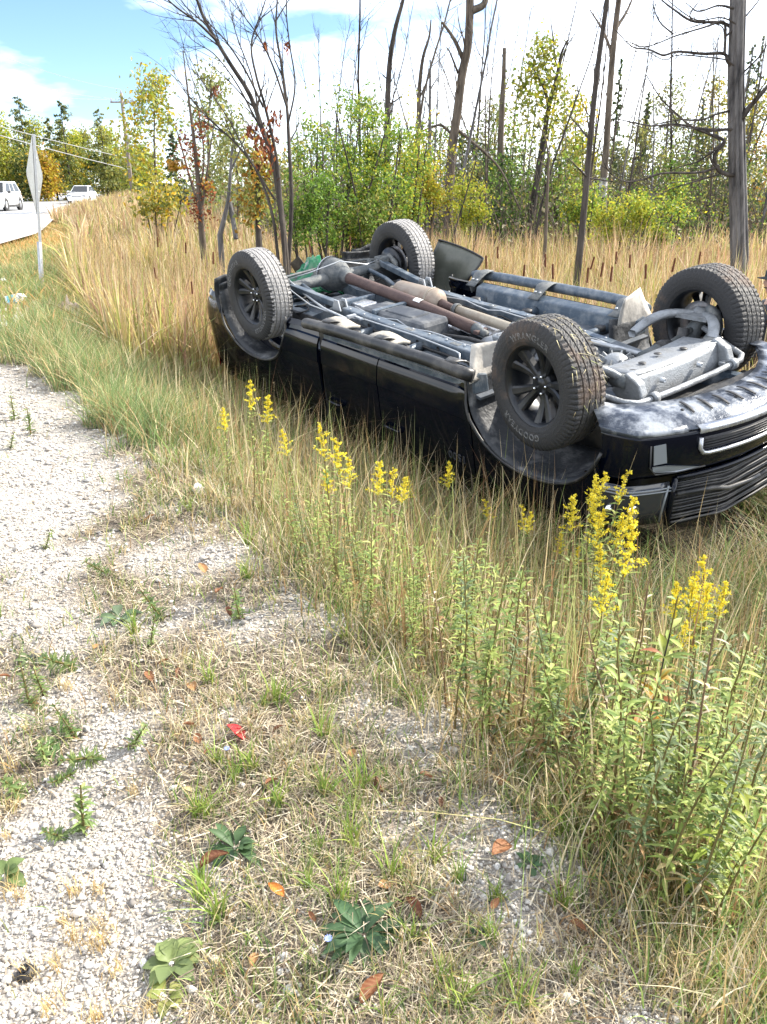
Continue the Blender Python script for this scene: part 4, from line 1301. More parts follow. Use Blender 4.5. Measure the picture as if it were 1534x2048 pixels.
GREEN = [tuple(c * 1.45 for c in q) for q in GREEN]
YGREEN = [tuple(c * 1.30 for c in q) for q in YGREEN]
YELLOW = [tuple(c * 1.0 for c in q) for q in YELLOW]
OLIVE = [tuple(c * 1.50 for c in q) for q in OLIVE]
DARKG = [tuple(c * 1.40 for c in q) for q in DARKG]
PALEG = [tuple(c * 1.40 for c in q) for q in PALEG]
ORANGE = [tuple(c * 0.9 for c in q) for q in ORANGE]
def ground_at(x, y): return float(terrain(np.array([x]), np.array([y]))[0])

def finish_tree(name, label, wood, wmat, leaves, root, group=None, cat='tree', lname='crown'):
    o = empty(name, tuple(root))
    tag(o, label, cat, group)
    me = wood.mesh('trunk', wmat)
    me.transform(Matrix.Translation(-Vector([float(c) for c in root])))
    link('trunk', me, o)
    for lm, ln in leaves:
        lm.transform(Matrix.Translation(-Vector([float(c) for c in root])))
        link(ln, lm, o)
    return o

def traced(px_pts, Y, drift=0.0, rng=None, n=16):
    """limb whose course was read off the photo, set at its real distance; drift swings it fore and aft"""
    m = len(px_pts)
    sw = 0 if rng is None else rng.uniform(-1, 1)
    P = [at(a, b, Y + drift * sw * (i / max(1, m - 1)) ** 1.2) for i, (a, b) in enumerate(px_pts)]
    return smooth_line(P, n)

# --- several-stemmed bare tree behind the rear axle
def bare_clump():
    rng = np.random.default_rng(11)
    w = Wood(); tips = []
    Y = 11.6
    root = at(562, 500, Y); root[2] = ground_at(root[0], root[1]) - 0.05
    stems = [
        ([(572, 520), (562, 420), (548, 330), (527, 265), (500, 190), (462, 130), (432, 80), (405, 30), (385, -30), (360, -110)], 0.085, 0.030),
        ([(556, 515), (545, 430), (515, 345), (470, 285), (420, 240), (375, 190), (345, 150)], 0.045, 0.006),
        ([(566, 470), (555, 330), (532, 220), (512, 150), (503, 85), (528, 10), (545, -60)], 0.05, 0.012),
        ([(578, 515), (583, 400), (578, 290), (574, 215), (563, 130), (552, 60), (555, -20), (548, -90)], 0.062, 0.015),
        ([(430, 78), (395, 45), (345, 8), (300, -40)], 0.032, 0.012),
        ([(527, 215), (490, 140), (450, 80), (410, 35), (395, -20)], 0.028, 0.008),
        ([(512, 240), (475, 170), (430, 110), (385, 80), (350, 40)], 0.024, 0.005),
        ([(574, 215), (545, 130), (515, 70), (480, 20), (450, -40)], 0.028, 0.006),
        ([(576, 250), (590, 170), (578, 80), (572, 0), (580, -80)], 0.026, 0.007),
        ([(550, 400), (500, 320), (455, 235), (400, 155), (370, 95)], 0.028, 0.005),
        ([(520, 250), (505, 160), (470, 60), (455, -20)], 0.026, 0.006),
    ]
    for i, (px, r0, r1) in enumerate(stems):
        ln = traced(px, Y + rng.uniform(-0.15, 0.15) * (i > 0), 1.3, rng, 26)
        if px[0][1] > 460:
            ln = np.vstack([[root[0] + rng.normal() * 0.06, root[1] + rng.normal() * 0.05, root[2]], ln])
        w.limb(ln, r0 * 0.56, r1 * 0.42, 8)
        twigs(rng, w, ln, r0 * 0.5, 12, 0.75, 1, tips, 0.55, 0.03, 0.10, 0.3)
    # dead brown leaves caught in the fork
    C = []
    for (a, b, sx, sy, k) in ((530, 290, 22, 46, 190), (548, 240, 14, 14, 45), (500, 262, 10, 10, 30), (432, 183, 9, 7, 22), (574, 90, 6, 14, 18), (530, 95, 4, 10, 10)):
        for _ in range(k):
            C.append(at(a + rng.normal() * sx * 0.6, b + rng.normal() * sy * 0.6, Y + rng.normal() * 0.18))
    lm = leaf_cards(rng, np.array(C), 0.075, RUSTY, 'dead_leaves', 'dead_leaf', 0, 0.4, 0.35, 0.8)
    finish_tree('bare_tree', 'bare several-stemmed tree with brown dead leaves caught in its fork, behind the rear axle', w, 'bark_dark', [(lm, 'dead_leaves')], root)
bare_clump()

# --- weathered dead tree with hooked branches
def dead_cedar():
    rng = np.random.default_rng(3)
    w = Wood(); tips = []
    Y = 12.6
    root = at(1479, 560, Y); root[2] = ground_at(root[0], root[1]) - 0.1
    tr = traced([(1480, 545), (1477, 420), (1474, 300), (1472, 160), (1475, 40), (1477, -90), (1478, -220)], Y, 0, None, 26)
    tr = np.vstack([root, tr])
    # fluted old trunk: a bundle of slightly twisted ribs
    w.limb(tr, 0.115, 0.082, 12)
    for q in range(9):
        a0 = q * 0.698 + rng.uniform(-0.1, 0.1)
        off = np.array([[math.cos(a0 + 0.4 * i / len(tr)), math.sin(a0 + 0.4 * i / len(tr)), 0] for i in range(len(tr))])
        rr = np.linspace(0.103, 0.072, len(tr))[:, None]
        w.limb(tr + off * rr, 0.034, 0.021, 6)
    Z = lambda l: [(1100 + a / 3.534, b / 3.534) for a, b in l]
    br = [
        (Z([(1300, 1240), (1200, 1212), (1163, 1100), (1232, 1000), (1130, 950), (1010, 900), (900, 810), (780, 690), (680, 530)]), 0.040, 0.006),
        (Z([(1190, 1180), (1050, 1220), (800, 1225), (650, 1270), (520, 1280), (400, 1190), (340, 980)]), 0.024, 0.005),
        (Z([(1165, 1060), (1050, 1140), (950, 1170), (850, 1205)]), 0.016, 0.005),
        (Z([(1290, 915), (1110, 915), (900, 880), (720, 890), (560, 860), (470, 840)]), 0.026, 0.005),
        (Z([(1380, 765), (1200, 800), (1060, 850), (900, 850), (700, 890)]), 0.022, 0.005),
        (Z([(1345, 860), (1400, 770), (1470, 690), (1560, 580), (1700, 380)]), 0.050, 0.020),
        (Z([(1340, 500), (1260, 440), (1230, 380), (1080, 380), (900, 365), (800, 390), (700, 350), (580, 330), (460, 210)]), 0.034, 0.006),
        (Z([(1235, 380), (1240, 200), (1210, 150), (1100, 190), (900, 250), (680, 330), (540, 290)]), 0.024, 0.005),
        (Z([(1340, 265), (1300, 210), (1210, 160), (1010, 150), (880, 70), (790, 0), (740, -60)]), 0.034, 0.006),
        (Z([(1250, 250), (1360, 140), (1470, 10), (1560, -120)]), 0.018, 0.006),
        (Z([(1360, 520), (1480, 400), (1540, 310), (1640, 180)]), 0.016, 0.005),
        (Z([(870, 240), (780, 160), (735, 60), (730, 0)]), 0.014, 0.004),
        (Z([(1010, 150), (990, 100), (1060, 0), (1110, -70)]), 0.014, 0.004),
        (Z([(1190, 1235), (1000, 1290), (870, 1330), (760, 1370), (660, 1290)]), 0.016, 0.004),
        (Z([(1230, 1000), (1120, 1080), (960, 1050), (880, 1020)]), 0.012, 0.003),
        (Z([(900, 880), (860, 780), (850, 650), (900, 560)]), 0.011, 0.003),
        (Z([(560, 860), (590, 760), (470, 560)]), 0.009, 0.003),
        (Z([(1300, 60), (1190, 40), (1050, 80), (960, 20)]), 0.020, 0.005),
    ]
    for px, r0, r1 in list(br[:9]) + list(br[13:16]):
        sh = rng.uniform(-1, 1, 2)
        br.append(([(a + sh[0] * 9 * min(1, i_ / 2) + rng.normal() * 4 * (i_ > 0), b + sh[1] * 16 * min(1, i_ / 2) + rng.normal() * 5 * (i_ > 0)) for i_, (a, b) in enumerate(px)], r0 * 0.45, 0.003))
    wb = Wood()
    for px, r0, r1 in br:
        ln = traced(px, Y - 0.05, 0.9, rng, 34)
        wb.limb(ln, r0 * 0.85, r1, 7)
        twigs(rng, wb, ln, r0 * 0.45, 9, 0.5, 1, tips, 0.8, 0.06, 0.16, 0.25)
    finish_tree('dead_tree', 'weathered grey dead tree with fluted trunk and hooked bare branches, behind the front wheels', w, 'bark_grey', [(wb.mesh('branches', 'bark_dark'), 'branches')], root)  # branches get darker bark than the trunk to imitate backlighting
dead_cedar()

# --- single-trunk trees whose outline was read off the photo
def traced_tree(name, label, trunk, Y, r0, r1, branches, wmat, seed, ntw=8, Ltw=0.8, leaves=None, drift=0.6, group=None, k=8, depth=1):
    rng = np.random.default_rng(seed)
    w = Wood(); tips = []
    root = at(*trunk[0], Y); root[2] = ground_at(root[0], root[1]) - 0.05
    ln = traced(trunk, Y, 0.0, None, 24)
    ln = np.vstack([root, ln])
    w.limb(ln, r0, r1, k)
    twigs(rng, w, ln, r1 * 0.7, ntw, Ltw, depth, tips, 0.85, 0.10, 0.12, 0.35)
    for px, a, b in branches:
        l2 = traced(px, Y, drift, rng, 14)
        w.limb(l2, a, b, 6)
        twigs(rng, w, l2, a * 0.5, 5, Ltw * 0.6, 1, tips, 0.8, 0.08, 0.14, 0.3)
    lv = []
    for (cols, size, spots) in (leaves or []):
        C = []
        for (a, b, sx, sy, kk) in spots:
            for _ in range(kk):
                C.append(at(a + rng.normal() * sx * 0.55, b + rng.normal() * sy * 0.55, Y + rng.normal() * sx / F_PX * Y * 0.6))
        lv.append((leaf_cards(rng, np.array(C), size, cols, 'crown'), 'crown'))
    return finish_tree(name, label, w, wmat, lv, root, group)
traced_tree('tall_bare_tree', 'tall bare tree with a thick bent grey trunk rising from the marsh beyond the truck', [(897, 440), (899, 370), (905, 290), (914, 230), (924, 150), (936, 90), (940, 0), (939, -90)], 22, 0.130, 0.092,
            [([(926, 118), (908, 78), (884, 44)], 0.06, 0.03), ([(943, 22), (968, 8), (972, -25), (965, -60)], 0.09, 0.05), ([(916, 146), (900, 105), (893, 95)], 0.03, 0.01),
             ([(900, 265), (880, 250), (845, 262), (820, 275)], 0.04, 0.012), ([(903, 250), (940, 280), (985, 320), (1010, 355), (1040, 420)], 0.045, 0.02)], 'bark_brown', 21, 6, 1.2)
traced_tree('thin_tree', 'thin dark crooked tree standing close behind the far side step', [(1152, 570), (1160, 500), (1168, 420), (1176, 330), (1184, 240), (1196, 130), (1208, 45), (1222, -60)], 11.4, 0.052, 0.027,
            [([(1180, 280), (1155, 250), (1132, 225)], 0.018, 0.005), ([(1175, 355), (1150, 330), (1135, 315)], 0.016, 0.004), ([(1172, 355), (1205, 360), (1245, 368)], 0.014, 0.004)], 'bark_dark', 22, 10, 0.6)
traced_tree('birch_tree', 'leaning pale birch with a white patch low on its trunk', [(1206, 440), (1206, 400), (1208, 350), (1213, 290), (1219, 190), (1228, 80), (1240, -20), (1250, -110)], 19.5, 0.095, 0.05,
            [([(1225, 110), (1205, 60), (1180, 20)], 0.04, 0.012), ([(1230, 60), (1255, 20), (1275, -30)], 0.04, 0.012)], 'bark_brown', 23, 8, 1.3)
_b = Wood(); _l = traced([(1205, 395), (1207, 355)], 19.45, 0, None, 4); _b.limb(_l, 0.096, 0.093, 10)
for _o in [o for o in COL.objects if o.name == 'birch_tree']:
    _me = _b.mesh('white_bark', 'bark_birch'); _me.transform(Matrix.Translation(-_o.location)); link('white_bark', _me, _o)
traced_tree('pole_tree', 'slender bare tree with a forked top rising above the green bushes', [(774, 420), (774, 300), (775, 220), (779, 130), (790, 60), (806, 0), (815, -50)], 21, 0.10, 0.03, [([(776, 160), (760, 145)], 0.02, 0.005), ([(777, 210), (800, 195), (812, 180)], 0.02, 0.005)], 'bark_dark', 24, 8, 0.9)
traced_tree('pole_tree', 'slim bare tree with upswept twigs between the yellow bush and the tall trunk', [(834, 420), (836, 300), (838, 190), (845, 120), (858, 75), (862, 40)], 21.5, 0.08, 0.015, [([(838, 200), (855, 160), (866, 150)], 0.02, 0.005)], 'bark_brown', 25, 9, 1.0)
traced_tree('pole_tree', 'slim greyish bare tree beside the tall trunk, twigs spread at its top', [(858, 420), (859, 300), (860, 180), (861, 120)], 22.0, 0.07, 0.015, [([(860, 220), (845, 185), (838, 170)], 0.018, 0.005), ([(860, 180), (872, 160), (880, 150)], 0.018, 0.005)], 'bark_grey', 26, 9, 0.9)
traced_tree('snag', 'broken-topped bare snag standing before the birch grove', [(998, 420), (1000, 330), (1003, 240), (1007, 160), (1009, 96)], 26, 0.13, 0.05, [], 'bark_brown', 27, 6, 0.9)
traced_tree('forked_tree', 'dark forked tree with thin yellow-green foliage round its top', [(1062, 445), (1072, 370), (1085, 290), (1098, 215), (1112, 160), (1122, 110), (1135, 80)], 24, 0.11, 0.02,
            [([(1098, 215), (1088, 175), (1068, 140)], 0.06, 0.015), ([(1115, 150), (1130, 100), (1155, 60)], 0.03, 0.008), ([(1112, 130), (1105, 70), (1100, 30)], 0.03, 0.006)], 'bark_dark', 28, 10, 1.4,
            [(YGREEN + OLIVE, 0.12, [(1088, 100, 30, 30, 350), (1065, 140, 30, 34, 300), (1108, 160, 26, 46, 350), (1060, 200, 40, 44, 380), (1085, 250, 40, 60, 300), (1120, 230, 30, 60, 250), (1045, 170, 16, 20, 90)])])
traced_tree('sapling', 'pale bare sapling standing alone in front of the dark bushes', [(1091, 480), (1093, 420), (1096, 350), (1096, 310), (1090, 275), (1075, 245)], 15, 0.035, 0.008, [([(1094, 335), (1075, 318), (1048, 305)], 0.014, 0.004)], 'bark_brown', 29, 6, 0.5)
traced_tree('red_leaved_tree', 'small bare-topped tree with rust-red leaves clinging round its stems', [(404, 470), (401, 420), (396, 360), (390, 300), (383, 240), (374, 170), (366, 100)], 17, 0.075, 0.008,
            [([(402, 430), (412, 360), (420, 300), (428, 250)], 0.035, 0.008), ([(400, 420), (378, 350), (362, 290), (350, 250)], 0.035, 0.008), ([(398, 390), (408, 320), (398, 230), (386, 160)], 0.025, 0.005)], 'bark_brown', 30, 14, 0.9,
            [(RUSTY, 0.075, [(400, 420, 24, 34, 190), (372, 290, 22, 24, 100), (402, 260, 16, 30, 110), (385, 330, 30, 36, 130), (412, 380, 20, 22, 70)]), (ORANGE, 0.11, [(345, 330, 18, 12, 80), (412, 370, 14, 12, 40)])])
traced_tree('split_trunk', 'grey forked stump of a bare tree with its two legs spread in the cattails', [(440, 470), (450, 430), (457, 396), (462, 330), (465, 290)], 15.5, 0.055, 0.02, [([(472, 478), (466, 440), (458, 398)], 0.05, 0.045), ([(462, 340), (480, 300), (492, 270)], 0.02, 0.006)], 'bark_grey', 31, 6, 0.6)
traced_tree('thicket_tree', 'brown-leaved small tree just left of the many-stemmed tree', [(518, 490), (516, 430), (516, 360), (512, 300), (508, 260)], 13.5, 0.06, 0.012, [([(516, 380), (500, 330), (490, 290)], 0.02, 0.006), ([(516, 400), (535, 350), (545, 310)], 0.02, 0.006)], 'bark_dark', 32, 10, 0.7,
            [(OLIVE + ORANGE, 0.085, [(515, 340, 34, 60, 700), (505, 410, 30, 40, 360)])])

# --- leafy bushes
def bush(name, label, px, py, hw, hh, Y, cols, seed, n=2600, size=0.085, stems=6, group=None, cat='bush', wmat='bark_dark', gap=0.35):
    rng = np.random.default_rng(seed)
    c = at(px, py, Y); sx = hw / F_PX * Y; sz = hh / F_PX * Y
    root = np.array([c[0], Y, ground_at(c[0], Y) - 0.05])
    w = Wood(); tips = []
    H = c[2] + sz - root[2]
    for i in range(stems):
        tgt = np.array([c[0] + rng.normal() * sx * 0.55, Y + rng.normal() * sx * 0.5, c[2] + rng.uniform(-0.2, 0.85) * sz])
        b0 = root + np.array([rng.normal() * sx * 0.18, rng.normal() * sx * 0.15, 0])
        mid = b0 * 0.45 + tgt * 0.55 + rng.normal(size=3) * 0.12 * sx
        mid[2] = b0[2] + (tgt[2] - b0[2]) * 0.5
        ln = smooth_line([b0, mid, tgt], 12)
        r = 0.012 * H ** 0.7 + 0.008
        w.limb(ln, r, r * 0.25, 6)
        twigs(rng, w, ln, r * 0.6, 7, 0.45 * (sx + sz) / 1.6, 1, tips, 0.85, 0.05, 0.16, 0.25)
    tips = np.array(tips)
    # keep tips inside the outline, then clump leaves round them
    k = ((tips[:, 0] - c[0]) / (sx * 1.15)) ** 2 + ((tips[:, 2] - c[2]) / (sz * 1.12)) ** 2 < 1
    tips = tips[k] if k.sum() > 20 else tips
    extra = np.stack([c[0] + rng.normal(size=60) * sx * 0.5, Y + rng.normal(size=60) * sx * 0.5, c[2] + rng.normal(size=60) * sz * 0.48], 1)
    seeds = np.vstack([tips, extra])
    seeds = seeds[rng.uniform(size=len(seeds)) > gap]
    idx = rng.integers(0, len(seeds), n)
    C = seeds[idx] + rng.normal(size=(n, 3)) * np.array([1, 1, 0.8]) * size * 1.5
    pal = np.asarray(cols, float)
    lm = leaf_cards(rng, C, size, pal, 'foliage')
    return finish_tree(name, label, w, wmat, [(lm, 'foliage')], root, group, cat, 'foliage')
bush('leafy_bush', 'big green leafy bush directly beyond the rear wheels', 690, 335, 105, 130, 15.5, GREEN + YGREEN[:2], 41, 9500, 0.062, 13)
bush('leafy_bush', 'green and yellow bush to the right of the big green one', 790, 340, 72, 105, 16.5, GREEN + YGREEN, 42, 6400, 0.062, 10)
bush('leafy_bush', 'bright yellow bush beside the tall bent trunk', 862, 330, 46, 72, 18, YELLOW + YGREEN, 43, 2600, 0.066, 6)
bush('leafy_bush', 'low yellow-green bush at the foot of the tall bent trunk', 926, 395, 42, 50, 18.5, YGREEN, 44, 2600, 0.062, 6)
bush('leafy_bush', 'dark green bush close beside the several-stemmed bare tree', 625, 410, 50, 70, 14.2, GREEN, 45, 2800, 0.058, 7)
bush('leafy_bush', 'bright green spreading bush left of the dead tree', 1335, 420, 80, 50, 17.5, YGREEN + GREEN, 46, 5600, 0.062, 10)
bush('leafy_bush', 'low bright yellow-green bush at the foot of the birch', 1232, 440, 60, 38, 17, YGREEN, 47, 3400, 0.062, 7)
bush('leafy_bush', 'small green bush in the reeds right of the snag', 1180, 400, 40, 34, 19, GREEN + YGREEN, 48, 1700, 0.066, 5)
bush('leafy_bush', 'yellowing bush in the reeds left of the red-leaved tree', 318, 392, 44, 36, 22, YELLOW + OLIVE, 49, 900, 0.12, 5)
bush('leafy_bush', 'green bush low in the reeds behind the far rear wheel', 745, 430, 60, 40, 15, GREEN + OLIVE, 50, 2200, 0.058, 6)

# --- trees of the wood
def wood_tree(name, label, px, top, Y, hw, cols, seed, n=2600, size=0.15, base=0.30, group=None, wmat='bark_brown', lean=0, bare=0.0):
    """leafy tree: straight trunk, rising limbs, open crown from `base` of its height up to the photo row `top`"""
    rng = np.random.default_rng(seed)
    c = at(px, top, Y)
    x0 = at(px - lean, 372, Y)[0]
    root = np.array([x0, Y, ground_at(x0, Y) - 0.1])
    H = c[2] - root[2]; sx = hw / F_PX * Y
    w = Wood(); tips = []
    tl = smooth_line([root, root * 0.5 + c * 0.5 + np.array([rng.normal() * 0.03 * H, rng.normal() * 0.03 * H, 0]), c], 18)
    r = 0.010 * H + 0.02
    w.limb(tl, r, r * 0.15, 7)
    nb = 20
    for i in range(nb):
        f = base + (0.97 - base) * i / nb
        p = tl[int(f * 17)]
        a = rng.uniform(0, 6.28)
        prof = math.sin(math.pi * min(1, (f - base) / (1 - base) * 0.8 + 0.22)) ** 0.7
        l = sx * prof * rng.uniform(0.6, 1.25)
        br = walk(rng, p, np.array([math.cos(a), math.sin(a), rng.uniform(0.5, 1.1)]), l * 1.25, 6, 0.14, 0.03)
        w.limb(br, r * 0.35 * (1.1 - f), r * 0.05, 4)
        tips.extend(br[1:]); 
        twigs(rng, w, br, r * 0.25 * (1.1 - f), 4, l * 0.5, 0, tips, 0.8, 0.06, 0.15, 0.2, 3)
    lv = []
    if n:
        tips = np.array(tips)
        tips = tips[rng.uniform(size=len(tips)) > 0.3]
        C = tips[rng.integers(0, len(tips), n)] + rng.normal(size=(n, 3)) * size * 1.7
        lv = [(leaf_cards(rng, C, size, cols, 'crown'), 'crown')]
    return finish_tree(name, label, w, wmat, lv, root, group)
def conifer(name, label, px, top, Y, hw, cols, seed, n=2600, size=0.2, group=None):
    rng = np.random.default_rng(seed)
    c = at(px, top, Y)
    root = np.array([c[0], Y, ground_at(c[0], Y) - 0.1])
    H = c[2] - root[2]; sx = hw / F_PX * Y
    w = Wood()
    w.limb(smooth_line([root, (root + c) / 2, c], 10), 0.012 * H + 0.03, 0.01, 6)
    C = []
    nb = 60
    for i in range(nb):
        f = 0.12 + 0.86 * i / nb
        p = root + (c - root) * f
        l = sx * (1.05 - f) ** 0.85 * rng.uniform(0.55, 1.2)
        a = rng.uniform(0, 6.28)
        d = np.array([math.cos(a), math.sin(a), 0.12])
        br = np.array([p + d * l * t + np.array([0, 0, -0.25 * l * t * t]) for t in np.linspace(0, 1, 5)])
        w.limb(br, 0.03 * (1.1 - f), 0.006, 3)
        m = max(6, int(n / nb * (1.35 - f)))
        t = rng.uniform(0.15, 1, m)[:, None]
        C.append(p + d * l * t + np.concatenate([rng.normal(size=(m, 2)) * 0.12 * l, (-0.25 * l * t * t) + rng.normal(size=(m, 1)) * 0.06 * l], 1))
    lm = leaf_cards(rng, np.concatenate(C), size, cols, 'crown', 'leaf_blades', 0.6, 0.4)
    return finish_tree(name, label, w, 'bark_dark', [(lm, 'crown')], root, group)

# left: across the road
wood_tree('autumn_tree', 'tall thin-crowned tree turning yellow, right of the utility pole', 312, 142, 52, 52, YGREEN + YELLOW + PALEG, 61, 2300, 0.26, 0.2)
wood_tree('pale_tree', 'tall pale-leaved tree behind the red-leaved tree', 425, 120, 34, 50, PALEG + OLIVE, 62, 2000, 0.15, 0.25)
wood_tree('olive_tree_clump', 'greyish olive tree between pale tree and bare stems', 462, 215, 27, 48, OLIVE + PALEG, 63, 1700, 0.14, 0.15)
conifer('evergreen', 'dark evergreen standing behind the red-leaved tree', 342, 262, 45, 36, DARKG, 64, 1900, 0.22)
far = 'trees across the road'
spec = [('c', -40, 215, 92, 66, OLIVE), ('d', 2, 235, 95, 40, YGREEN), ('c', 34, 188, 90, 66, DARKG + OLIVE), ('d', 66, 240, 96, 34, YGREEN + OLIVE), ('c', 92, 232, 92, 40, OLIVE + DARKG), ('c', 118, 196, 90, 64, DARKG + OLIVE),
        ('d', 142, 262, 102, 30, YGREEN), ('d', 168, 255, 106, 24, OLIVE), ('c', 196, 212, 94, 52, OLIVE + PALEG), ('d', 214, 248, 104, 30, YGREEN), ('d', 236, 290, 112, 26, OLIVE + YELLOW), ('d', 92, 312, 86, 24, ORANGE + YELLOW),
        ('d', 20, 300, 88, 44, YGREEN + OLIVE), ('d', 130, 305, 92, 34, YGREEN + YELLOW), ('d', 180, 310, 96, 34, OLIVE + DARKG), ('d', 225, 318, 95, 26, OLIVE), ('d', 282, 310, 85, 30, YGREEN + OLIVE), ('d', -20, 280, 86, 40, YGREEN + OLIVE),
        ('d', 268, 290, 100, 24, OLIVE), ('d', 55, 315, 86, 30, DARKG + OLIVE)]
LBL = {'c': 'pointed conifer in the row of trees across the road', 'd': 'leafy autumn tree in the row of trees across the road'}
def hue(cols):
    for c_, n_ in ((ORANGE, 'orange'), (YELLOW, 'yellow'), (YGREEN, 'yellow-green'), (PALEG, 'pale grey-green'), (DARKG, 'dark green'), (GREEN, 'fresh green')):
        if c_[0] in cols[:1]: return n_
    return 'olive'
def hue2(cols):
    a_ = hue(cols); b_ = hue(cols[-1:]) if False else None
    for c_, n_ in ((ORANGE, 'orange'), (YELLOW, 'yellow'), (YGREEN, 'yellow-green'), (PALEG, 'pale'), (DARKG, 'dark'), (GREEN, 'green'), (OLIVE, 'olive')):
        if c_[0] in cols[1:] and n_ != a_: return a_ + ' and ' + n_
    return a_
for i, (k, px, top, Y, hw, cols) in enumerate(spec):
    if k == 'c':
        conifer('conifer', 'pointed %s conifer in the row of trees across the road' % hue2(cols), px, top, Y, hw, cols, 100 + i, 3400, 0.30, far)
    else:
        wood_tree('roadside_tree', '%s %s tree in the row of trees across the road' % ('tall' if top < 285 else 'low', hue2(cols)), px, top, Y, hw, cols, 100 + i, 2800, 0.30, 0.08, far)
# right: the wood beyond the marsh
grp = 'leafy trees of the wood beyond the marsh'
spec = [(600, 300, 40, 60, OLIVE), (720, 185, 34, 50, OLIVE + PALEG), (655, 240, 32, 55, GREEN + OLIVE), (940, 260, 30, 55, OLIVE + DARKG), (985, 190, 33, 50, PALEG + OLIVE), (1030, 240, 30, 50, OLIVE + GREEN), (1150, 175, 29, 45, YELLOW + YGREEN),
        (1165, 260, 27, 45, YGREEN + OLIVE), (1120, 300, 25, 50, GREEN + OLIVE), (1285, 250, 34, 55, OLIVE), (1345, 150, 36, 50, PALEG + OLIVE), (1400, 230, 33, 50, OLIVE + DARKG), (1440, 140, 38, 42, OLIVE + YELLOW), (1515, 175, 34, 45, YELLOW + OLIVE),
        (1545, 250, 28, 50, OLIVE + ORANGE), (880, 250, 36, 50, OLIVE + GREEN), (1240, 290, 38, 50, DARKG + OLIVE), (1010, 320, 24, 55, DARKG + GREEN), (960, 330, 26, 45, DARKG + OLIVE), (820, 300, 38, 50, OLIVE), (1460, 300, 25, 50, OLIVE + DARKG), (1350, 310, 26, 50, OLIVE + GREEN), (560, 330, 30, 50, OLIVE)]
for i, (px, top, Y, hw, cols) in enumerate(spec):
    wood_tree('wood_tree', '%s %s-leaved tree of the wood beyond the marsh' % ('tall' if top < 215 else 'middling' if top < 275 else 'low', hue2(cols)), px, top, Y, hw, cols, 200 + i, 1500, 0.08 + 0.0016 * Y, 0.16, grp)
for i, (px, top, Y, hw) in enumerate([(1245, 108, 48, 26), (1510, 78, 46, 30), (1530, 60, 52, 26), (1300, 175, 44, 30), (1295, 200, 50, 26), (925, 262, 40, 36), (1410, 190, 50, 30)]):
    conifer('spruce', 'dark pointed spruce standing deep in the wood', px, top, Y, hw, DARKG + OLIVE[:1], 300 + i, 1500, 0.22, 'spruces deep in the wood')
# bare poles between them
protos = []
for v in range(6):
    rng = np.random.default_rng(400 + v)
    w = Wood(); tips = []
    H = 9.0
    tl = walk(rng, (0, 0, -0.3), (rng.normal() * 0.05, rng.normal() * 0.05, 1), H, 14, 0.035, 0.0)
    w.limb(tl, 0.055, 0.009, 6)
    twigs(rng, w, tl, 0.03, 22, 1.4, 1, tips, 0.7, 0.10, 0.13, 0.25, 4)
    protos.append(w.mesh('trunk', ('bark_brown', 'bark_grey', 'bark_dark')[v % 3]))
rng = np.random.default_rng(77)
done = 0
while done < 130:
    px = rng.uniform(440, 1590); Y = rng.uniform(21, 50)
    if px < 620 and Y < 30: continue
    c = at(px, 372, Y)
    o = empty('bare_pole_tree', (c[0], Y, ground_at(c[0], Y)), (rng.normal() * 0.05, rng.normal() * 0.05, rng.uniform(0, 6.28)))
    tag(o, 'thin leafless tree among the crowded stems of the wood', 'tree', 'leafless trees of the wood')
    k = rng.uniform(0.45, 1.0) * (1.25 if rng.uniform() < 0.12 else 1) * (0.75 if px < 700 else 1)
    o.scale = (k * 1.1, k * 1.1, k)
    link('trunk', protos[done % 6], o)
    done += 1

# undergrowth that closes the wood: one mass nobody could count
def undergrowth():
    rng = np.random.default_rng(90)
    C, cl = [], []
    N = 68000
    px = rng.uniform(420, 1640, N); Y = rng.uniform(22, 62, N)
    px = np.where(Y < 30, np.maximum(px, 620 + rng.uniform(0, 60, N)), px)
    x = (px - 767) / F_PX * Y * 1.03
    clump = 1.2 + 0.9 * wob(x, Y, 0.3, 1.0) + 0.5 * wob(x * 1.7, Y * 1.7, 0.9, 1.6)
    hmax = np.clip(0.6 + 0.8 * clump + 0.045 * (Y - 22), 0.5, 3.4)
    z = terrain(x, Y) + hmax * rng.uniform(0, 1, N) ** 1.15
    pal = np.array(OLIVE + DARKG + GREEN[:2] + [(0.26, 0.20, 0.12), (0.20, 0.16, 0.11), (0.30, 0.20, 0.10), (0.16, 0.14, 0.11), (0.32, 0.28, 0.18), (0.24, 0.22, 0.14)])
    me = leaf_cards(rng, np.stack([x, Y, z], 1), 0.13, pal, 'undergrowth')
    tag(link('undergrowth', me), 'dense mixed undergrowth closing the wood beyond the marsh', 'undergrowth', None, 'stuff')
    # thin brush stems
    w = Wood()
    for _ in range(1500):
        p = rng.uniform(560, 1620); yy = rng.uniform(20, 45); xx = (p - 767) / F_PX * yy
        w.limb(walk(rng, (xx, yy, ground_at(xx, yy) - 0.1), (rng.normal() * 0.35, rng.normal() * 0.3, 1), rng.uniform(1.2, 4.0), 5, 0.12, 0.02), 0.018, 0.004, 3)
    tag(link('brush_stems', w.mesh('brush_stems', 'bark_brown')), 'tangle of thin grey brush stems in the wood', 'brush', None, 'stuff')
undergrowth()

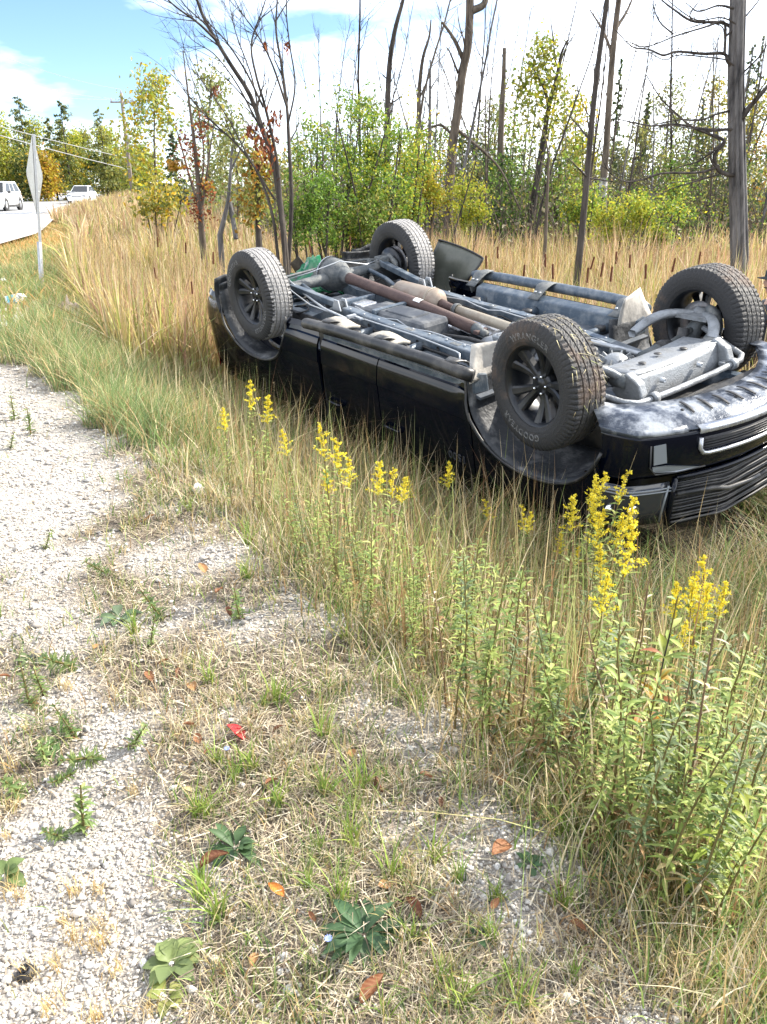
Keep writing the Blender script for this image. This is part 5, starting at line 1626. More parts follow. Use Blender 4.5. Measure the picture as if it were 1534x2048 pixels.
# tree just outside the picture whose thin crown dapples the front of the truck
def shade_tree():
    c = (10.6, 8.3)
    rng = np.random.default_rng(8)
    w = Wood(); tips = []
    root = np.array([c[0], c[1], ground_at(*c) - 0.1])
    tl = walk(rng, root, (0, 0, 1), 8.4, 14, 0.03, 0.01)
    w.limb(tl, 0.15, 0.03, 8)
    for i in range(26):
        p = tl[rng.integers(4, 14)]
        a = rng.uniform(0, 6.28)
        br = walk(rng, p, (math.cos(a), math.sin(a), 0.5), rng.uniform(1.2, 2.4), 6, 0.14, 0.02)
        w.limb(br, 0.035, 0.006, 5); tips.extend(br[2:])
        twigs(rng, w, br, 0.015, 5, 0.9, 0, tips)
    tips = np.array(tips)
    C = tips[rng.integers(0, len(tips), 2600)] + rng.normal(size=(2600, 3)) * 0.15
    lm = leaf_cards(rng, C, 0.12, YGREEN + OLIVE, 'crown')
    finish_tree('marsh_tree', 'leafy tree in the marsh off to the right of the truck', w, 'bark_brown', [(lm, 'crown')], root)
shade_tree()
# ------------------------------------------------------------------ grasses, reeds, gravel
def blades(rng, base, h, w, lean, cb, ct, S=3, name='grass', mat='grass_blades', curve=1.8, az=None, flat=None, wmid=0.0):
    """tapering bent blades as one mesh"""
    n = len(base)
    az = rng.uniform(0, 2 * np.pi, n) if az is None else az
    dl = np.stack([np.cos(az), np.sin(az), np.zeros(n)], 1)
    fa = rng.uniform(0, 2 * np.pi, n)
    dw = np.stack([np.cos(fa), np.sin(fa), np.zeros(n)], 1)
    t = np.linspace(0, 1, S + 1)
    rows = []
    for k, tt in enumerate(t):
        up = (h * (tt - np.clip(lean, 0, 1.6) * 0.28 * tt ** 2))[:, None] * np.array([0, 0, 1.0])
        if flat is not None: up = up * flat[:, None]
        c = base + up + dl * (lean * h * tt ** curve)[:, None]
        ww = w * ((1 - tt ** 1.7) if k < S else 0) * (1 + wmid * math.sin(math.pi * tt))
        if k < S:
            rows.append(np.stack([c - dw * ww[:, None] / 2, c + dw * ww[:, None] / 2], 1))
        else:
            rows.append(c[:, None, :])
    V = np.concatenate(rows, 1)                     # n, 2S+1, 3
    m = 2 * S + 1
    b = np.arange(n)[:, None] * m
    Q = np.concatenate([b + np.array([2 * k, 2 * k + 1, 2 * k + 3, 2 * k + 2]) for k in range(S - 1)], 0) if S > 1 else None
    T = b + np.array([2 * S - 2, 2 * S - 1, 2 * S])
    f = np.repeat(t, 2)[:m][None, :, None]
    colr = cb[:, None, :] * (1 - f) + ct[:, None, :] * f
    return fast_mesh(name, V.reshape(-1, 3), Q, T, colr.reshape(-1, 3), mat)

def pick(rng, n, pal, wts, jit=0.25):
    pal = np.asarray(pal, float); wts = np.asarray(wts, float); wts = wts / wts.sum()
    return pal[rng.choice(len(pal), n, p=wts)] * rng.uniform(1 - jit, 1 + jit, (n, 1))

def scatter_px(rng, n, x0, x1, y0, y1, zmax=40):
    """random terrain points inside a strip of view, evenly spread over the ground"""
    pass

TR = Matrix.Translation((-0.5181, 8.2458, 1.1728)) @ Euler((3.2631, 0.0557, -0.9088)).to_matrix().to_4x4()
TRI = np.array(TR.inverted())
def in_truck(x, y, z, m=0.05):
    """plan of the overturned body at height z"""
    P = np.stack([x, y, z, np.ones_like(x)], 0)
    q = TRI @ P
    return (q[0] > -1.1 - m) & (q[0] < 4.6 + m) & (np.abs(q[1]) < 0.98 + m)

TAN = [(0.54, 0.43, 0.23), (0.44, 0.32, 0.15), (0.62, 0.52, 0.33), (0.34, 0.21, 0.10)]
STRAW = [(0.50, 0.43, 0.31), (0.42, 0.35, 0.25), (0.60, 0.53, 0.40), (0.28, 0.22, 0.15)]
GRN = [(0.13, 0.21, 0.05), (0.20, 0.29, 0.075), (0.28, 0.36, 0.11), (0.07, 0.13, 0.045)]
REDB = [(0.34, 0.16, 0.07), (0.27, 0.12, 0.06), (0.40, 0.22, 0.10)]

def uniform_area(rng, n, xr, yr):
    return rng.uniform(*xr, n), rng.uniform(*yr, n)

# spots kept free of litter so that rosettes and fallen leaves lie open
CLEAR = [(G(*p)[:2], r) for p, r in (((728, 1872), 0.075), ((345, 1935), 0.06), ((470, 1700), 0.05), ((430, 1738), 0.045), ((472, 1478), 0.04), ((553, 1793), 0.03), ((745, 1993), 0.04), ((826, 1832), 0.04), ((1000, 1716), 0.03), ((1420, 1962), 0.04), ((1175, 1690), 0.035), ((240, 1240), 0.1))]
def is_clear(x, y):
    k = np.zeros(np.shape(x), bool)
    for c, r in CLEAR: k |= np.hypot(x - c[0], y - c[1]) < r
    return k
# --- gravel
def rock_shapes(rng, m=10):
    ico = bmesh.new(); bmesh.ops.create_icosphere(ico, subdivisions=1, radius=1)
    V = np.array([v.co[:] for v in ico.verts]); Fc = np.array([[v.index for v in f.verts] for f in ico.faces])
    ico.free()
    out = []
    for _ in range(m):
        v = V * rng.uniform(0.72, 1.2, (len(V), 1)) * np.array([1, rng.uniform(0.65, 1), rng.uniform(0.45, 0.8)])
        out.append(v)
    return out, Fc
def gravel():
    rng = np.random.default_rng(15)
    n = 210000
    # spread over the ground with density falling with distance
    r = 0.95 + 7.5 * rng.uniform(0, 1, n) ** 1.7
    a = rng.uniform(-0.62, 0.52, n)
    x, y = r * np.sin(a), r * np.cos(a)
    g = gravel_mask(x, y)
    d = edge_dist(x, y)
    keep = (rng.uniform(0, 1, n) < 0.05 + 0.95 * g) & (d < 0.5) & (y > 1.0)
    # thin out
    x, y, r = x[keep], y[keep], r[keep]
    m = min(len(x), 34000)
    x, y, r = x[:m], y[:m], r[:m]
    s = 0.0038 * np.exp(rng.normal(size=m) * 0.38) * (1 + 0.16 * (r - 1))
    s = np.where(rng.uniform(size=m) < 0.03, s * 2.0, s)
    # octahedron-like chips, 8 triangles each
    O = np.array([(1, 0, 0), (0, 1, 0), (-1, 0, 0), (0, -1, 0), (0, 0, 1), (0, 0, -1.0)])
    T = np.array([(0, 1, 4), (1, 2, 4), (2, 3, 4), (3, 0, 4), (1, 0, 5), (2, 1, 5), (3, 2, 5), (0, 3, 5)])
    jit = rng.uniform(0.6, 1.3, (m, 6, 1)) * O[None] + rng.normal(size=(m, 6, 3)) * 0.28
    jit[:, :, 2] *= rng.uniform(0.45, 0.85, (m, 1))
    th = rng.uniform(0, 6.28, m); c, si = np.cos(th), np.sin(th)
    X = jit[:, :, 0] * c[:, None] - jit[:, :, 1] * si[:, None]
    Yv = jit[:, :, 0] * si[:, None] + jit[:, :, 1] * c[:, None]
    z = terrain(x, y)
    V = np.stack([x[:, None] + X * s[:, None], y[:, None] + Yv * s[:, None], z[:, None] + jit[:, :, 2] * s[:, None] + 0.35 * s[:, None]], -1)
    Tt = (np.arange(m)[:, None, None] * 6 + T[None]).reshape(-1, 3)
    colr = pick(rng, m, [(0.55, 0.52, 0.475), (0.46, 0.43, 0.385), (0.66, 0.635, 0.59), (0.33, 0.31, 0.285), (0.43, 0.37, 0.30), (0.24, 0.22, 0.20)], [3, 3, 2, 1.6, 1.2, 0.8], 0.18)
    me = fast_mesh('gravel', V.reshape(-1, 3), None, Tt, np.repeat(colr, 6, 0), 'gravel_chips')
    tag(link('gravel', me), 'pale crushed limestone gravel of the trodden track', 'gravel', None, 'stuff')
veg('gravel_chips', 0.9, 0.0, 0.2)
gravel()

# --- short dry turf and litter of the verge
def turf():
    rng = np.random.default_rng(16)
    n = 420000
    r = 0.95 + 8.5 * rng.uniform(0, 1, n) ** 1.6
    a = rng.uniform(-0.66, 0.60, n)
    x, y = r * np.sin(a), r * np.cos(a)
    g = gravel_mask(x, y); d = edge_dist(x, y)
    tuft = wob(x, y, 5, 17) * 0.6 + wob(x * 1.9, y * 1.9, 9, 17) * 0.5
    # litter: dead blades lying flat
    p = np.clip((1 - g) ** 1.5 * (0.75 + 0.35 * tuft), 0.012, 1) * (d < 0.9) * np.where(is_clear(x, y), 0.12, 1)
    k = (rng.uniform(0, 1, n) < p)
    xs, ys, rs = x[k][:60000], y[k][:60000], r[k][:60000]
    m = len(xs)
    base = np.stack([xs, ys, terrain(xs, ys) + rng.uniform(0.002, 0.022, m)], 1)
    h = rng.uniform(0.018, 0.085, m) * (0.8 + 0.1 * rs)
    cb = pick(rng, m, STRAW + [(0.17, 0.13, 0.10), (0.11, 0.09, 0.07)], [3, 3, 2, 2, 1.6, 1], 0.25)
    me = blades(rng, base, h, rng.uniform(0.0012, 0.0036, m) * (0.7 + 0.33 * rs), rng.uniform(0.8, 1.3, m), cb, cb * rng.uniform(0.9, 1.2, (m, 1)), 2, 'dry_litter', 'dry_litter', 1.0, None, rng.uniform(-0.05, 0.28, m))
    tag(link('dry_grass_litter', me), 'flattened grey-tan dead grass covering the verge', 'grass', None, 'stuff')
    # living short grass in tufts
    x2, y2 = x[::-1], y[::-1]; g2 = g[::-1]; d2 = d[::-1]; t2 = tuft[::-1]; r2 = r[::-1]
    green = 0.5 + 0.5 * np.tanh(1.2 * wob(x2 + 9, y2 - 4, 1.4, 6))
    p = np.clip((1 - g2) ** 2 * (0.15 + 0.85 * np.clip(t2 + 0.25, 0, 1)), 0.003, 1) * (d2 < 0.7) * np.where(is_clear(x2, y2), 0.05, 1)
    k = (rng.uniform(0, 1, n) < p)
    xs, ys, rs, gs, ds = [q[k][:46000] for q in (x2, y2, r2, green, d2)]
    m = len(xs)
    base = np.stack([xs, ys, terrain(xs, ys) - 0.004], 1)
    h = rng.uniform(0.02, 0.085, m) * (1 + 0.9 * sstep(-0.3, 0.6, ds)) * (1 + 0.05 * rs)
    isg = rng.uniform(0, 1, m) < 0.22 + 0.45 * gs
    cb = np.where(isg[:, None], pick(rng, m, GRN, [3, 3, 2, 2]), pick(rng, m, STRAW + TAN, [2, 2, 2, 1, 1.5, 1.5, 1, 1]))
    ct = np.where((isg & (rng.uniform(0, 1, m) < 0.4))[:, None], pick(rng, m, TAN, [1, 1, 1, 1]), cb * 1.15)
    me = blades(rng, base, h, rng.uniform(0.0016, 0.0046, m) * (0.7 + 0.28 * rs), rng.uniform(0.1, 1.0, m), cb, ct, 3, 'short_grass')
    tag(link('short_grass', me), 'short half-green tufted grass of the roadside verge', 'grass', None, 'stuff')
turf()

# --- long grass of the bank in front of the truck
def bank():
    rng = np.random.default_rng(17)
    n = 200000
    r = 1.15 + 11 * rng.uniform(0, 1, n) ** 1.35
    a = rng.uniform(-0.62, 0.66, n)
    x, y = r * np.sin(a), r * np.cos(a)
    d = edge_dist(x, y)
    z = terrain(x, y)
    cl = wob(x, y, 2, 8) * 0.7
    p = sstep(-0.12, 0.28, d) * np.clip(0.7 + 0.4 * cl, 0.1, 1) * (1 - 0.6 * sstep(2.2, 3.2, d))
    k = (rng.uniform(0, 1, n) < p) & ~in_truck(x, y, z + 0.15, 0.02)
    x, y, z, r, d, cl = [q[k][:46000] for q in (x, y, z, r, d, cl)]
    m = len(x)
    h = rng.uniform(0.12, 0.50, m) * (0.50 + 0.70 * sstep(0.2, 1.1, d)) * np.exp(rng.normal(size=m) * 0.18)
    right = sstep(0.6, 1.8, x + 0.1 * y)
    isg = rng.uniform(0, 1, m) < 0.50 + 0.20 * right + 0.18 * cl
    cb = np.where(isg[:, None], pick(rng, m, GRN, [3, 3, 2, 2]), pick(rng, m, TAN + STRAW, [2, 2, 2, 1.2, 1, 1, 1, 1]))
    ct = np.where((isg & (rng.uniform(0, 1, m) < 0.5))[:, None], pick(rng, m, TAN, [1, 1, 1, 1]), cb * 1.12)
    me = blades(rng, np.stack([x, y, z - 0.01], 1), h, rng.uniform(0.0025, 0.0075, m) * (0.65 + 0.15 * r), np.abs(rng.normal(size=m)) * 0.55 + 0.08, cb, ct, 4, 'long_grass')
    tag(link('long_grass', me), 'tangled long grass, half green half straw, covering the ditch bank', 'grass', None, 'stuff')
    # taller single stalks that rise against the doors
    n = 16000
    r = 1.6 + 8 * rng.uniform(0, 1, n); a = rng.uniform(-0.45, 0.62, n)
    x, y = r * np.sin(a), r * np.cos(a); d = edge_dist(x, y); z = terrain(x, y)
    k = (d > 0.25) & (d < 2.3) & (rng.uniform(0, 1, n) < 0.2 + 0.5 * np.clip(wob(x + 3, y, 2, 6) + 0.3, 0, 1)) & ~in_truck(x, y, z + 0.2, 0.03)
    x, y, z, d = [q[k][:5200] for q in (x, y, z, d)]
    m = len(x)
    cb = pick(rng, m, TAN + [(0.24, 0.30, 0.09), (0.34, 0.36, 0.14), (0.30, 0.17, 0.09)], [2, 2, 2, 1, 2, 2, 1.5], 0.3)
    me = blades(rng, np.stack([x, y, z - 0.01], 1), rng.uniform(0.40, 0.98, m) * (0.6 + 0.4 * sstep(0.2, 1.2, d)), rng.uniform(0.0045, 0.0095, m), np.abs(rng.normal(size=m)) * 0.16 + 0.03, cb, cb * 1.1, 4, 'bank_stalks', 'grass_blades', 2.2)
    tag(link('bank_stalks', me), 'tall thin tan and green stalks rising from the ditch before the truck', 'grass', None, 'stuff')
    # thick grey-green clumps beside the track at the left
    n = 60000
    c = np.array([G(*p)[:2] for p in ((120, 640), (60, 690), (150, 720), (230, 760), (200, 690), (90, 600), (300, 800), (40, 560), (270, 850), (30, 650), (330, 870), (120, 560), (60, 520), (180, 780))])
    i = rng.integers(0, len(c), n)
    q = c[i] + rng.normal(size=(n, 2)) * (0.24 + 0.018 * c[i][:, 1:2]) 
    x, y = q[:, 0], q[:, 1]
    d = edge_dist(x, y)
    k = (d > -1.3) & (gravel_mask(x, y) < 0.55) & ~in_truck(x, y, terrain(x, y) + 0.2, 0.0)
    x, y, d = x[k][:24000], y[k][:24000], d[k][:24000]
    m = len(x)
    h = rng.uniform(0.18, 0.46, m)
    isg = rng.uniform(0, 1, m) < 0.72
    cb = np.where(isg[:, None], pick(rng, m, [(0.13, 0.20, 0.07), (0.17, 0.25, 0.09), (0.21, 0.29, 0.12), (0.10, 0.16, 0.07)], [2, 2, 2, 1]), pick(rng, m, TAN, [1, 1, 1, 1]))
    ct = cb * rng.uniform(1.0, 1.35, (m, 1)) + np.array([0.03, 0.02, 0.0])
    me = blades(rng, np.stack([x, y, terrain(x, y) - 0.01], 1), h, rng.uniform(0.004, 0.0085, m) * (0.8 + 0.03 * y), np.abs(rng.normal(size=m)) * 0.55 + 0.2, cb, ct, 4, 'green_grass', 'grass_blades', 1.6)
    tag(link('green_verge_grass', me), 'thick arching grey-green grass clumps along the track edge', 'grass', None, 'stuff')
    # grass crushed and thrown back against the truck
    n = 46000
    x, y = rng.uniform(-2.8, 3.8, n), rng.uniform(3.0, 9.5, n)
    z = terrain(x, y); d = edge_dist(x, y)
    P = TRI @ np.stack([x, y, z + 0.2, np.ones(n)], 0)
    near = (P[0] > -1.6) & (P[0] < 5.2) & (np.abs(P[1]) < 2.0) & ~((P[0] > -1.0) & (P[0] < 4.5) & (np.abs(P[1]) < 0.80)) & (d > 0.35)
    x, y, z = x[near][:21000], y[near][:21000], z[near][:21000]
    m = len(x)
    cb = pick(rng, m, TAN + GRN[:2] + [(0.13, 0.15, 0.07)], [2, 2, 2, 1, 2, 2, 2])
    me = blades(rng, np.stack([x, y, z], 1), rng.uniform(0.2, 0.6, m), rng.uniform(0.004, 0.009, m), rng.uniform(0.5, 1.5, m), cb, cb * 1.15, 4, 'crushed_reeds', 'grass_blades', 1.4)
    tag(link('crushed_reeds', me), 'crushed and bent reeds pressed round the overturned truck', 'reeds', None, 'stuff')
bank()

# --- the reed marsh
def reeds():
    rng = np.random.default_rng(18)
    def field(n, rr, nmax, S, hs, ws, name, label, seed):
        rng = np.random.default_rng(seed)
        r = rr[0] + (rr[1] - rr[0]) * rng.uniform(0, 1, n) ** 0.8
        a = rng.uniform(-0.50, 0.56, n)
        x, y = r * np.sin(a), r * np.cos(a)
        d = edge_dist(x, y); z = terrain(x, y)
        P = TRI @ np.stack([x, y, z + 0.3, np.ones(n)], 0)
        front = (P[1] > 0.6) & (P[0] > -0.9) & (P[0] < 7)            # strip between bank and truck: bank grasses only
        left_ok = d > 0.45 + 0.9 * sstep(7.5, 4.5, y)
        # field ends where the road verge begins and where the wood closes in
        wood_end = 21 + 9 * sstep(0, -8, x) + 34 * sstep(-6, -18, x) + 18 * sstep(-14, -30, x)
        k = left_ok & ~in_truck(x, y, z + 0.4, 0.10) & ~front & (y < wood_end + 2.0 * wob(x, y, 0.3, 1))
        k &= ~((d < 3.2) & (y < 5.2))
        k &= rng.uniform(0, 1, n) < np.clip(0.85 + 0.3 * wob(x, y, 1.2, 4), 0.2, 1)
        x, y, z, d, r = [q[k][:nmax] for q in (x, y, z, d, r)]
        m = len(x)
        h = rng.uniform(*hs, m) * (0.92 + 0.13 * wob(x, y, 0.8, 3)) * (0.72 + 0.28 * sstep(0.4, 2.0, d))
        zone = wob(x * 0.8, y * 0.8, 0.5, 1.6)
        red = np.clip(0.31 + 0.28 * zone, 0.06, 0.75)
        u = rng.uniform(0, 1, m)
        gcol = pick(rng, m, [(0.32, 0.35, 0.09), (0.42, 0.42, 0.12), (0.20, 0.24, 0.06)], [2, 2, 1], 0.4)
        tcol = pick(rng, m, [(0.56, 0.40, 0.24), (0.70, 0.57, 0.38), (0.42, 0.28, 0.15), (0.58, 0.42, 0.16)], [2, 2, 2, 1.4], 0.4)
        rcol = pick(rng, m, [(0.46, 0.26, 0.16), (0.26, 0.13, 0.08), (0.58, 0.38, 0.25)], [2, 1.4, 2], 0.4)
        ct = np.where((u < red)[:, None], rcol, np.where((u < red + 0.18)[:, None], gcol, tcol))
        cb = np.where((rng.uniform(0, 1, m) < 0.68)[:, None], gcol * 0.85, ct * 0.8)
        lean = np.abs(rng.normal(size=m)) * 0.20 + 0.02
        bent = rng.uniform(0, 1, m) < 0.20
        lean = np.where(bent, rng.uniform(0.4, 0.9, m), lean)
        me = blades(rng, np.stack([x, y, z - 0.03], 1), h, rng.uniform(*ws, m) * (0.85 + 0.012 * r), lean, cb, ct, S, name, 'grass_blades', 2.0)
        tag(link(name, me), label, 'reeds', None, 'stuff')
    field(230000, (6.0, 20.0), 46000, 4, (0.80, 1.72), (0.013, 0.028), 'cattail_reeds', 'tall tan and rust cattail leaves filling the marsh round the truck', 181)
    field(230000, (18.0, 95.0), 62000, 3, (1.1, 1.7), (0.035, 0.075), 'far_cattail_reeds', 'distant golden cattail leaves running back along the road', 182)
    # grass of the road verge, orange-brown
    n = 60000
    y = 9 + 70 * rng.uniform(0, 1, n) ** 1.5
    e = np.interp(y, EDGE[:, 1], EDGE[:, 0]); rd = np.interp(y, ROAD_EDGE[:, 1], ROAD_EDGE[:, 0])
    f = rng.uniform(0, 1, n)
    x = e + 0.6 + (rd + 1.2 - e - 0.6) * f
    m = 20000
    k = x > rd + 1.2
    x, y, f = x[k][:m], y[k][:m], f[k][:m]
    m = len(x)
    cb = np.where((rng.uniform(0, 1, m) < 0.35 + 0.4 * (f < 0.3))[:, None], pick(rng, m, [(0.20, 0.24, 0.07), (0.26, 0.28, 0.09)], [1, 1]), pick(rng, m, [(0.50, 0.30, 0.11), (0.56, 0.40, 0.18), (0.44, 0.22, 0.09)], [2, 2, 1]))
    me = blades(rng, np.stack([x, y, terrain(x, y) - 0.01], 1), rng.uniform(0.08, 0.26, m) * (1 + 0.7 * (f < 0.25)), rng.uniform(0.012, 0.03, m), rng.uniform(0.2, 0.9, m), cb, cb * 1.15, 3, 'verge_grass')
    tag(link('road_verge_grass', me), 'dry orange-brown grass on the verge beside the road', 'grass', None, 'stuff')
    # tall yellow grass beyond the road
    m = 16000
    y = rng.uniform(40, 105, m)
    x = np.interp(y, ROAD_EDGE[:, 1], ROAD_EDGE[:, 0]) - ROAD_W - 2 - rng.uniform(0, 14, m) ** 1.0
    cb = pick(rng, m, [(0.46, 0.42, 0.13), (0.55, 0.47, 0.18), (0.36, 0.36, 0.12), (0.42, 0.33, 0.12)], [2, 2, 1, 1])
    me = blades(rng, np.stack([x, y, terrain(x, y)], 1), rng.uniform(0.9, 2.1, m), rng.uniform(0.05, 0.11, m), rng.uniform(0.05, 0.3, m), cb * 0.85, cb * 1.1, 3, 'tall_grass')
    tag(link('roadside_tall_grass', me), 'tall yellow grass standing beyond the road in front of the trees', 'grass', None, 'stuff')
reeds()
# ------------------------------------------------------------------ herbs
def lances(rng, base, dirs, L, W, droop, cols, name, mat='leaf_blades', S=4, fold=0.18, peak=0.45, tipcol=None):
    """lance-shaped leaves with a folded midrib, one mesh"""
    n = len(base)
    d = dirs / np.linalg.norm(dirs, axis=1, keepdims=True)
    s = np.cross(d, np.array([0, 0, 1.0])); s /= np.linalg.norm(s, axis=1, keepdims=True) + 1e-6
    u = np.cross(s, d)
    rows = []
    for k in range(S + 1):
        t = k / S
        c = base + d * (L * t)[:, None] - np.array([0, 0, 1.0]) * (droop * L * t ** 2)[:, None]
        wv = (W * math.sin(math.pi * (t ** (0.69 / -math.log(peak))) if 0 < t < 1 else 0.10 if t == 0 else 0.0) if False else W * max(0.06, math.sin(math.pi * t ** (math.log(0.5) / math.log(peak)))) * (1 if t < 1 else 0.3))
        f = u * (np.abs(wv) * fold)[:, None]
        rows.append(np.stack([c - s * wv[:, None] / 2 + f, c, c + s * wv[:, None] / 2 + f], 1))
    V = np.concatenate(rows, 1)
    m = 3 * (S + 1)
    b = np.arange(n)[:, None] * m
    Q = np.concatenate([b + np.array([3 * k + j, 3 * k + j + 1, 3 * k + 4 + j, 3 * k + 3 + j]) for k in range(S) for j in (0, 1)], 0)
    t = np.repeat(np.linspace(0, 1, S + 1), 3)[None, :, None]
    c2 = cols if tipcol is None else tipcol
    colr = cols[:, None, :] * (1 - t) + c2[:, None, :] * t
    mid = np.tile(np.array([1.0, 1.22, 1.0]), S + 1)[None, :, None]
    return fast_mesh(name, V.reshape(-1, 3), Q, None, (colr * mid).reshape(-1, 3), mat, True)

def stalk_mesh(line, r0, r1, col, name='stem'):
    w = Wood(); w.limb(line, r0, r1, 5)
    V = np.concatenate(w.V); Q = np.concatenate(w.Q)
    return fast_mesh(name, V, Q, None, np.tile(np.array(col), (len(V), 1)), 'leaf_blades', True)

def herb_proto(seed, H, flower, leafL=0.085, leafW=0.015, nl=46, pal=None, stemc=(0.22, 0.18, 0.07)):
    rng = np.random.default_rng(seed)
    line = walk(rng, (0, 0, -0.03), (rng.normal() * 0.06, rng.normal() * 0.06, 1), H + 0.03, 9, 0.035, 0.01)
    st = stalk_mesh(line, 0.0042, 0.0016, stemc)
    f = np.sort(rng.uniform(0.12, 0.98 if not flower else 0.86, nl))
    i = np.minimum((f * 9).astype(int), 8)
    base = line[i] + (line[i + 1] - line[i]) * (f * 9 - i)[:, None]
    az = np.arange(nl) * 2.4 + rng.normal(size=nl) * 0.3
    el = rng.uniform(0.15, 0.8, nl)
    d = np.stack([np.cos(az) * np.cos(el), np.sin(az) * np.cos(el), np.sin(el)], 1)
    L = leafL * rng.uniform(0.6, 1.25, nl) * (1.15 - 0.55 * f)
    pal = pal or [(0.24, 0.31, 0.08), (0.33, 0.40, 0.12), (0.16, 0.23, 0.07), (0.42, 0.45, 0.15)]
    cols = pick(rng, nl, pal, [1] * len(pal))
    low = (f < 0.35) & (rng.uniform(0, 1, nl) < 0.5)
    cols = np.where(low[:, None], pick(rng, nl, TAN + [(0.2, 0.12, 0.05)], [1] * 5), cols)
    lf = lances(rng, base, d, L, leafW * rng.uniform(0.7, 1.3, nl), rng.uniform(0.1, 0.6, nl), cols, 'foliage')
    parts = [('stem', st), ('foliage', lf)]
    if flower:
        C, w = [], Wood()
        for k in range(flower):
            ff = 0.80 + 0.20 * k / flower
            p = line[min(int(ff * 9), 8)] + (line[min(int(ff * 9), 8) + 1] - line[min(int(ff * 9), 8)]) * (ff * 9 - min(int(ff * 9), 8))
            a = k * 2.4 + rng.normal() * 0.3
            l = 0.066 * (1.25 - (ff - 0.8) / 0.2) * rng.uniform(0.7, 1.2) * (H / 0.9) ** 0.5
            br = np.array([p + np.array([math.cos(a) * l * t, math.sin(a) * l * t, l * (0.75 * t - 0.35 * t * t)]) for t in np.linspace(0, 1, 6)])
            w.limb(br, 0.0012, 0.0008, 3)
            for q in range(34):
                t = rng.uniform(0.0, 1)
                C.append(br[int(t * 4)] + (br[int(t * 4) + 1] - br[int(t * 4)]) * (t * 4 % 1) + rng.normal(size=3) * 0.0042 + np.array([0, 0, 0.004]))
        for q in range(90):
            u_ = rng.uniform(0.80, 1.0) * 9; i_ = min(int(u_), 8)
            C.append(line[i_] + (line[i_ + 1] - line[i_]) * (u_ - i_) + rng.normal(size=3) * 0.0045)
        fm = leaf_cards(rng, np.array(C), 0.0092, [(0.78, 0.64, 0.04), (0.84, 0.72, 0.08), (0.70, 0.55, 0.03), (0.62, 0.58, 0.10)], 'flower_head', 'flower', 0, 0.8, 0.2)
        parts.append(('flower_head', fm))
    return parts

def plant_spot(px, py, H):
    p = G(px, py, H)
    return (float(p[0]), float(p[1]), ground_at(p[0], p[1]))
def put(name, parts, loc, rz, k, label, cat, group=None, tilt=(0, 0)):
    o = empty(name, loc, (tilt[0], tilt[1], rz))
    o.scale = (k, k, k)
    tag(o, label, cat, group)
    for pn, me in parts:
        link(pn, me, o)
    return o
GOLD = [herb_proto(500 + i, 0.9, fl, 0.08, 0.013, 44) for i, fl in enumerate((10, 15, 8, 18, 12))]
rng5 = np.random.default_rng(55)
gold_spots = [(486, 765, .75), (447, 815, .6), (506, 790, .7), (606, 862, .65), (664, 842, .8), (704, 846, .8), (655, 925, .55), (735, 915, .7), (716, 925, .65), (762, 918, .7), (803, 958, .6), (836, 945, .62), (905, 928, .8), (1047, 1008, .7),
              (1066, 1012, .7), (1016, 980, .7), (1168, 938, .95), (1214, 928, 1.0), (1190, 1005, .8), (1252, 1000, .9), (1212, 1070, .85), (1143, 1080, .6), (1406, 1165, .8), (1466, 1135, .9), (1230, 1285, .55), (1418, 1185, .75), (780, 965, .6), (1130, 1100, .55), (1380, 1215, .7), (1182, 958, .95), (1226, 962, 1.0), (1200, 1042, .85), (1236, 1092, .8), (1206, 1132, .75), (1176, 1002, .9), (1424, 1150, .85), (1442, 1178, .8), (1396, 1165, .8), (1222, 1010, .9)]
for i, (px, py, H) in enumerate(gold_spots):
    loc = plant_spot(px, py, H)
    big = H >= 0.85
    put('goldenrod', GOLD[(i * 3 + (1 if big else 0)) % 5], loc, rng5.uniform(0, 6.28), H / 0.9, ('goldenrod with yellow plumes rising before the overturned truck\'s nose' if 1100 < px < 1300 else 'goldenrod with yellow plumes on the bank beside the autumn-leaved sapling' if px >= 1300 else 'slender goldenrod with small yellow plumes before the truck\'s front wheel' if px > 880 else 'slender goldenrod with small yellow plumes before the truck\'s doors' if px > 560 else 'small goldenrod before the rear wheel of the truck'), 'goldenrod', 'goldenrods on the bank', (rng5.normal() * 0.07, rng5.normal() * 0.07))
WEED = [herb_proto(520 + i, 0.62, 0, (0.062, 0.070, 0.055, 0.078, 0.066)[i], (0.010, 0.011, 0.008, 0.013, 0.010)[i], (70, 64, 90, 56, 76)[i],
                   None if i != 2 else [(0.17, 0.22, 0.10), (0.22, 0.26, 0.13), (0.13, 0.18, 0.08)]) for i in range(5)]
DRYW = [herb_proto(540 + i, 0.65, 0, 0.05, 0.008, 26, TAN + STRAW, (0.22, 0.15, 0.09)) for i in range(3)]
def in_poly(x, y, P):
    c = False; j = len(P) - 1
    for i in range(len(P)):
        if (P[i][1] > y) != (P[j][1] > y) and x < (P[j][0] - P[i][0]) * (y - P[i][1]) / (P[j][1] - P[i][1]) + P[i][0]:
            c = not c
        j = i
    return c
ZONE = [(560, 960), (760, 985), (960, 1040), (1120, 1100), (1330, 1130), (1530, 1180), (1530, 1640), (1420, 1560), (1240, 1470), (1060, 1370), (900, 1290), (760, 1200), (640, 1090), (520, 1000)]
cnt = 0
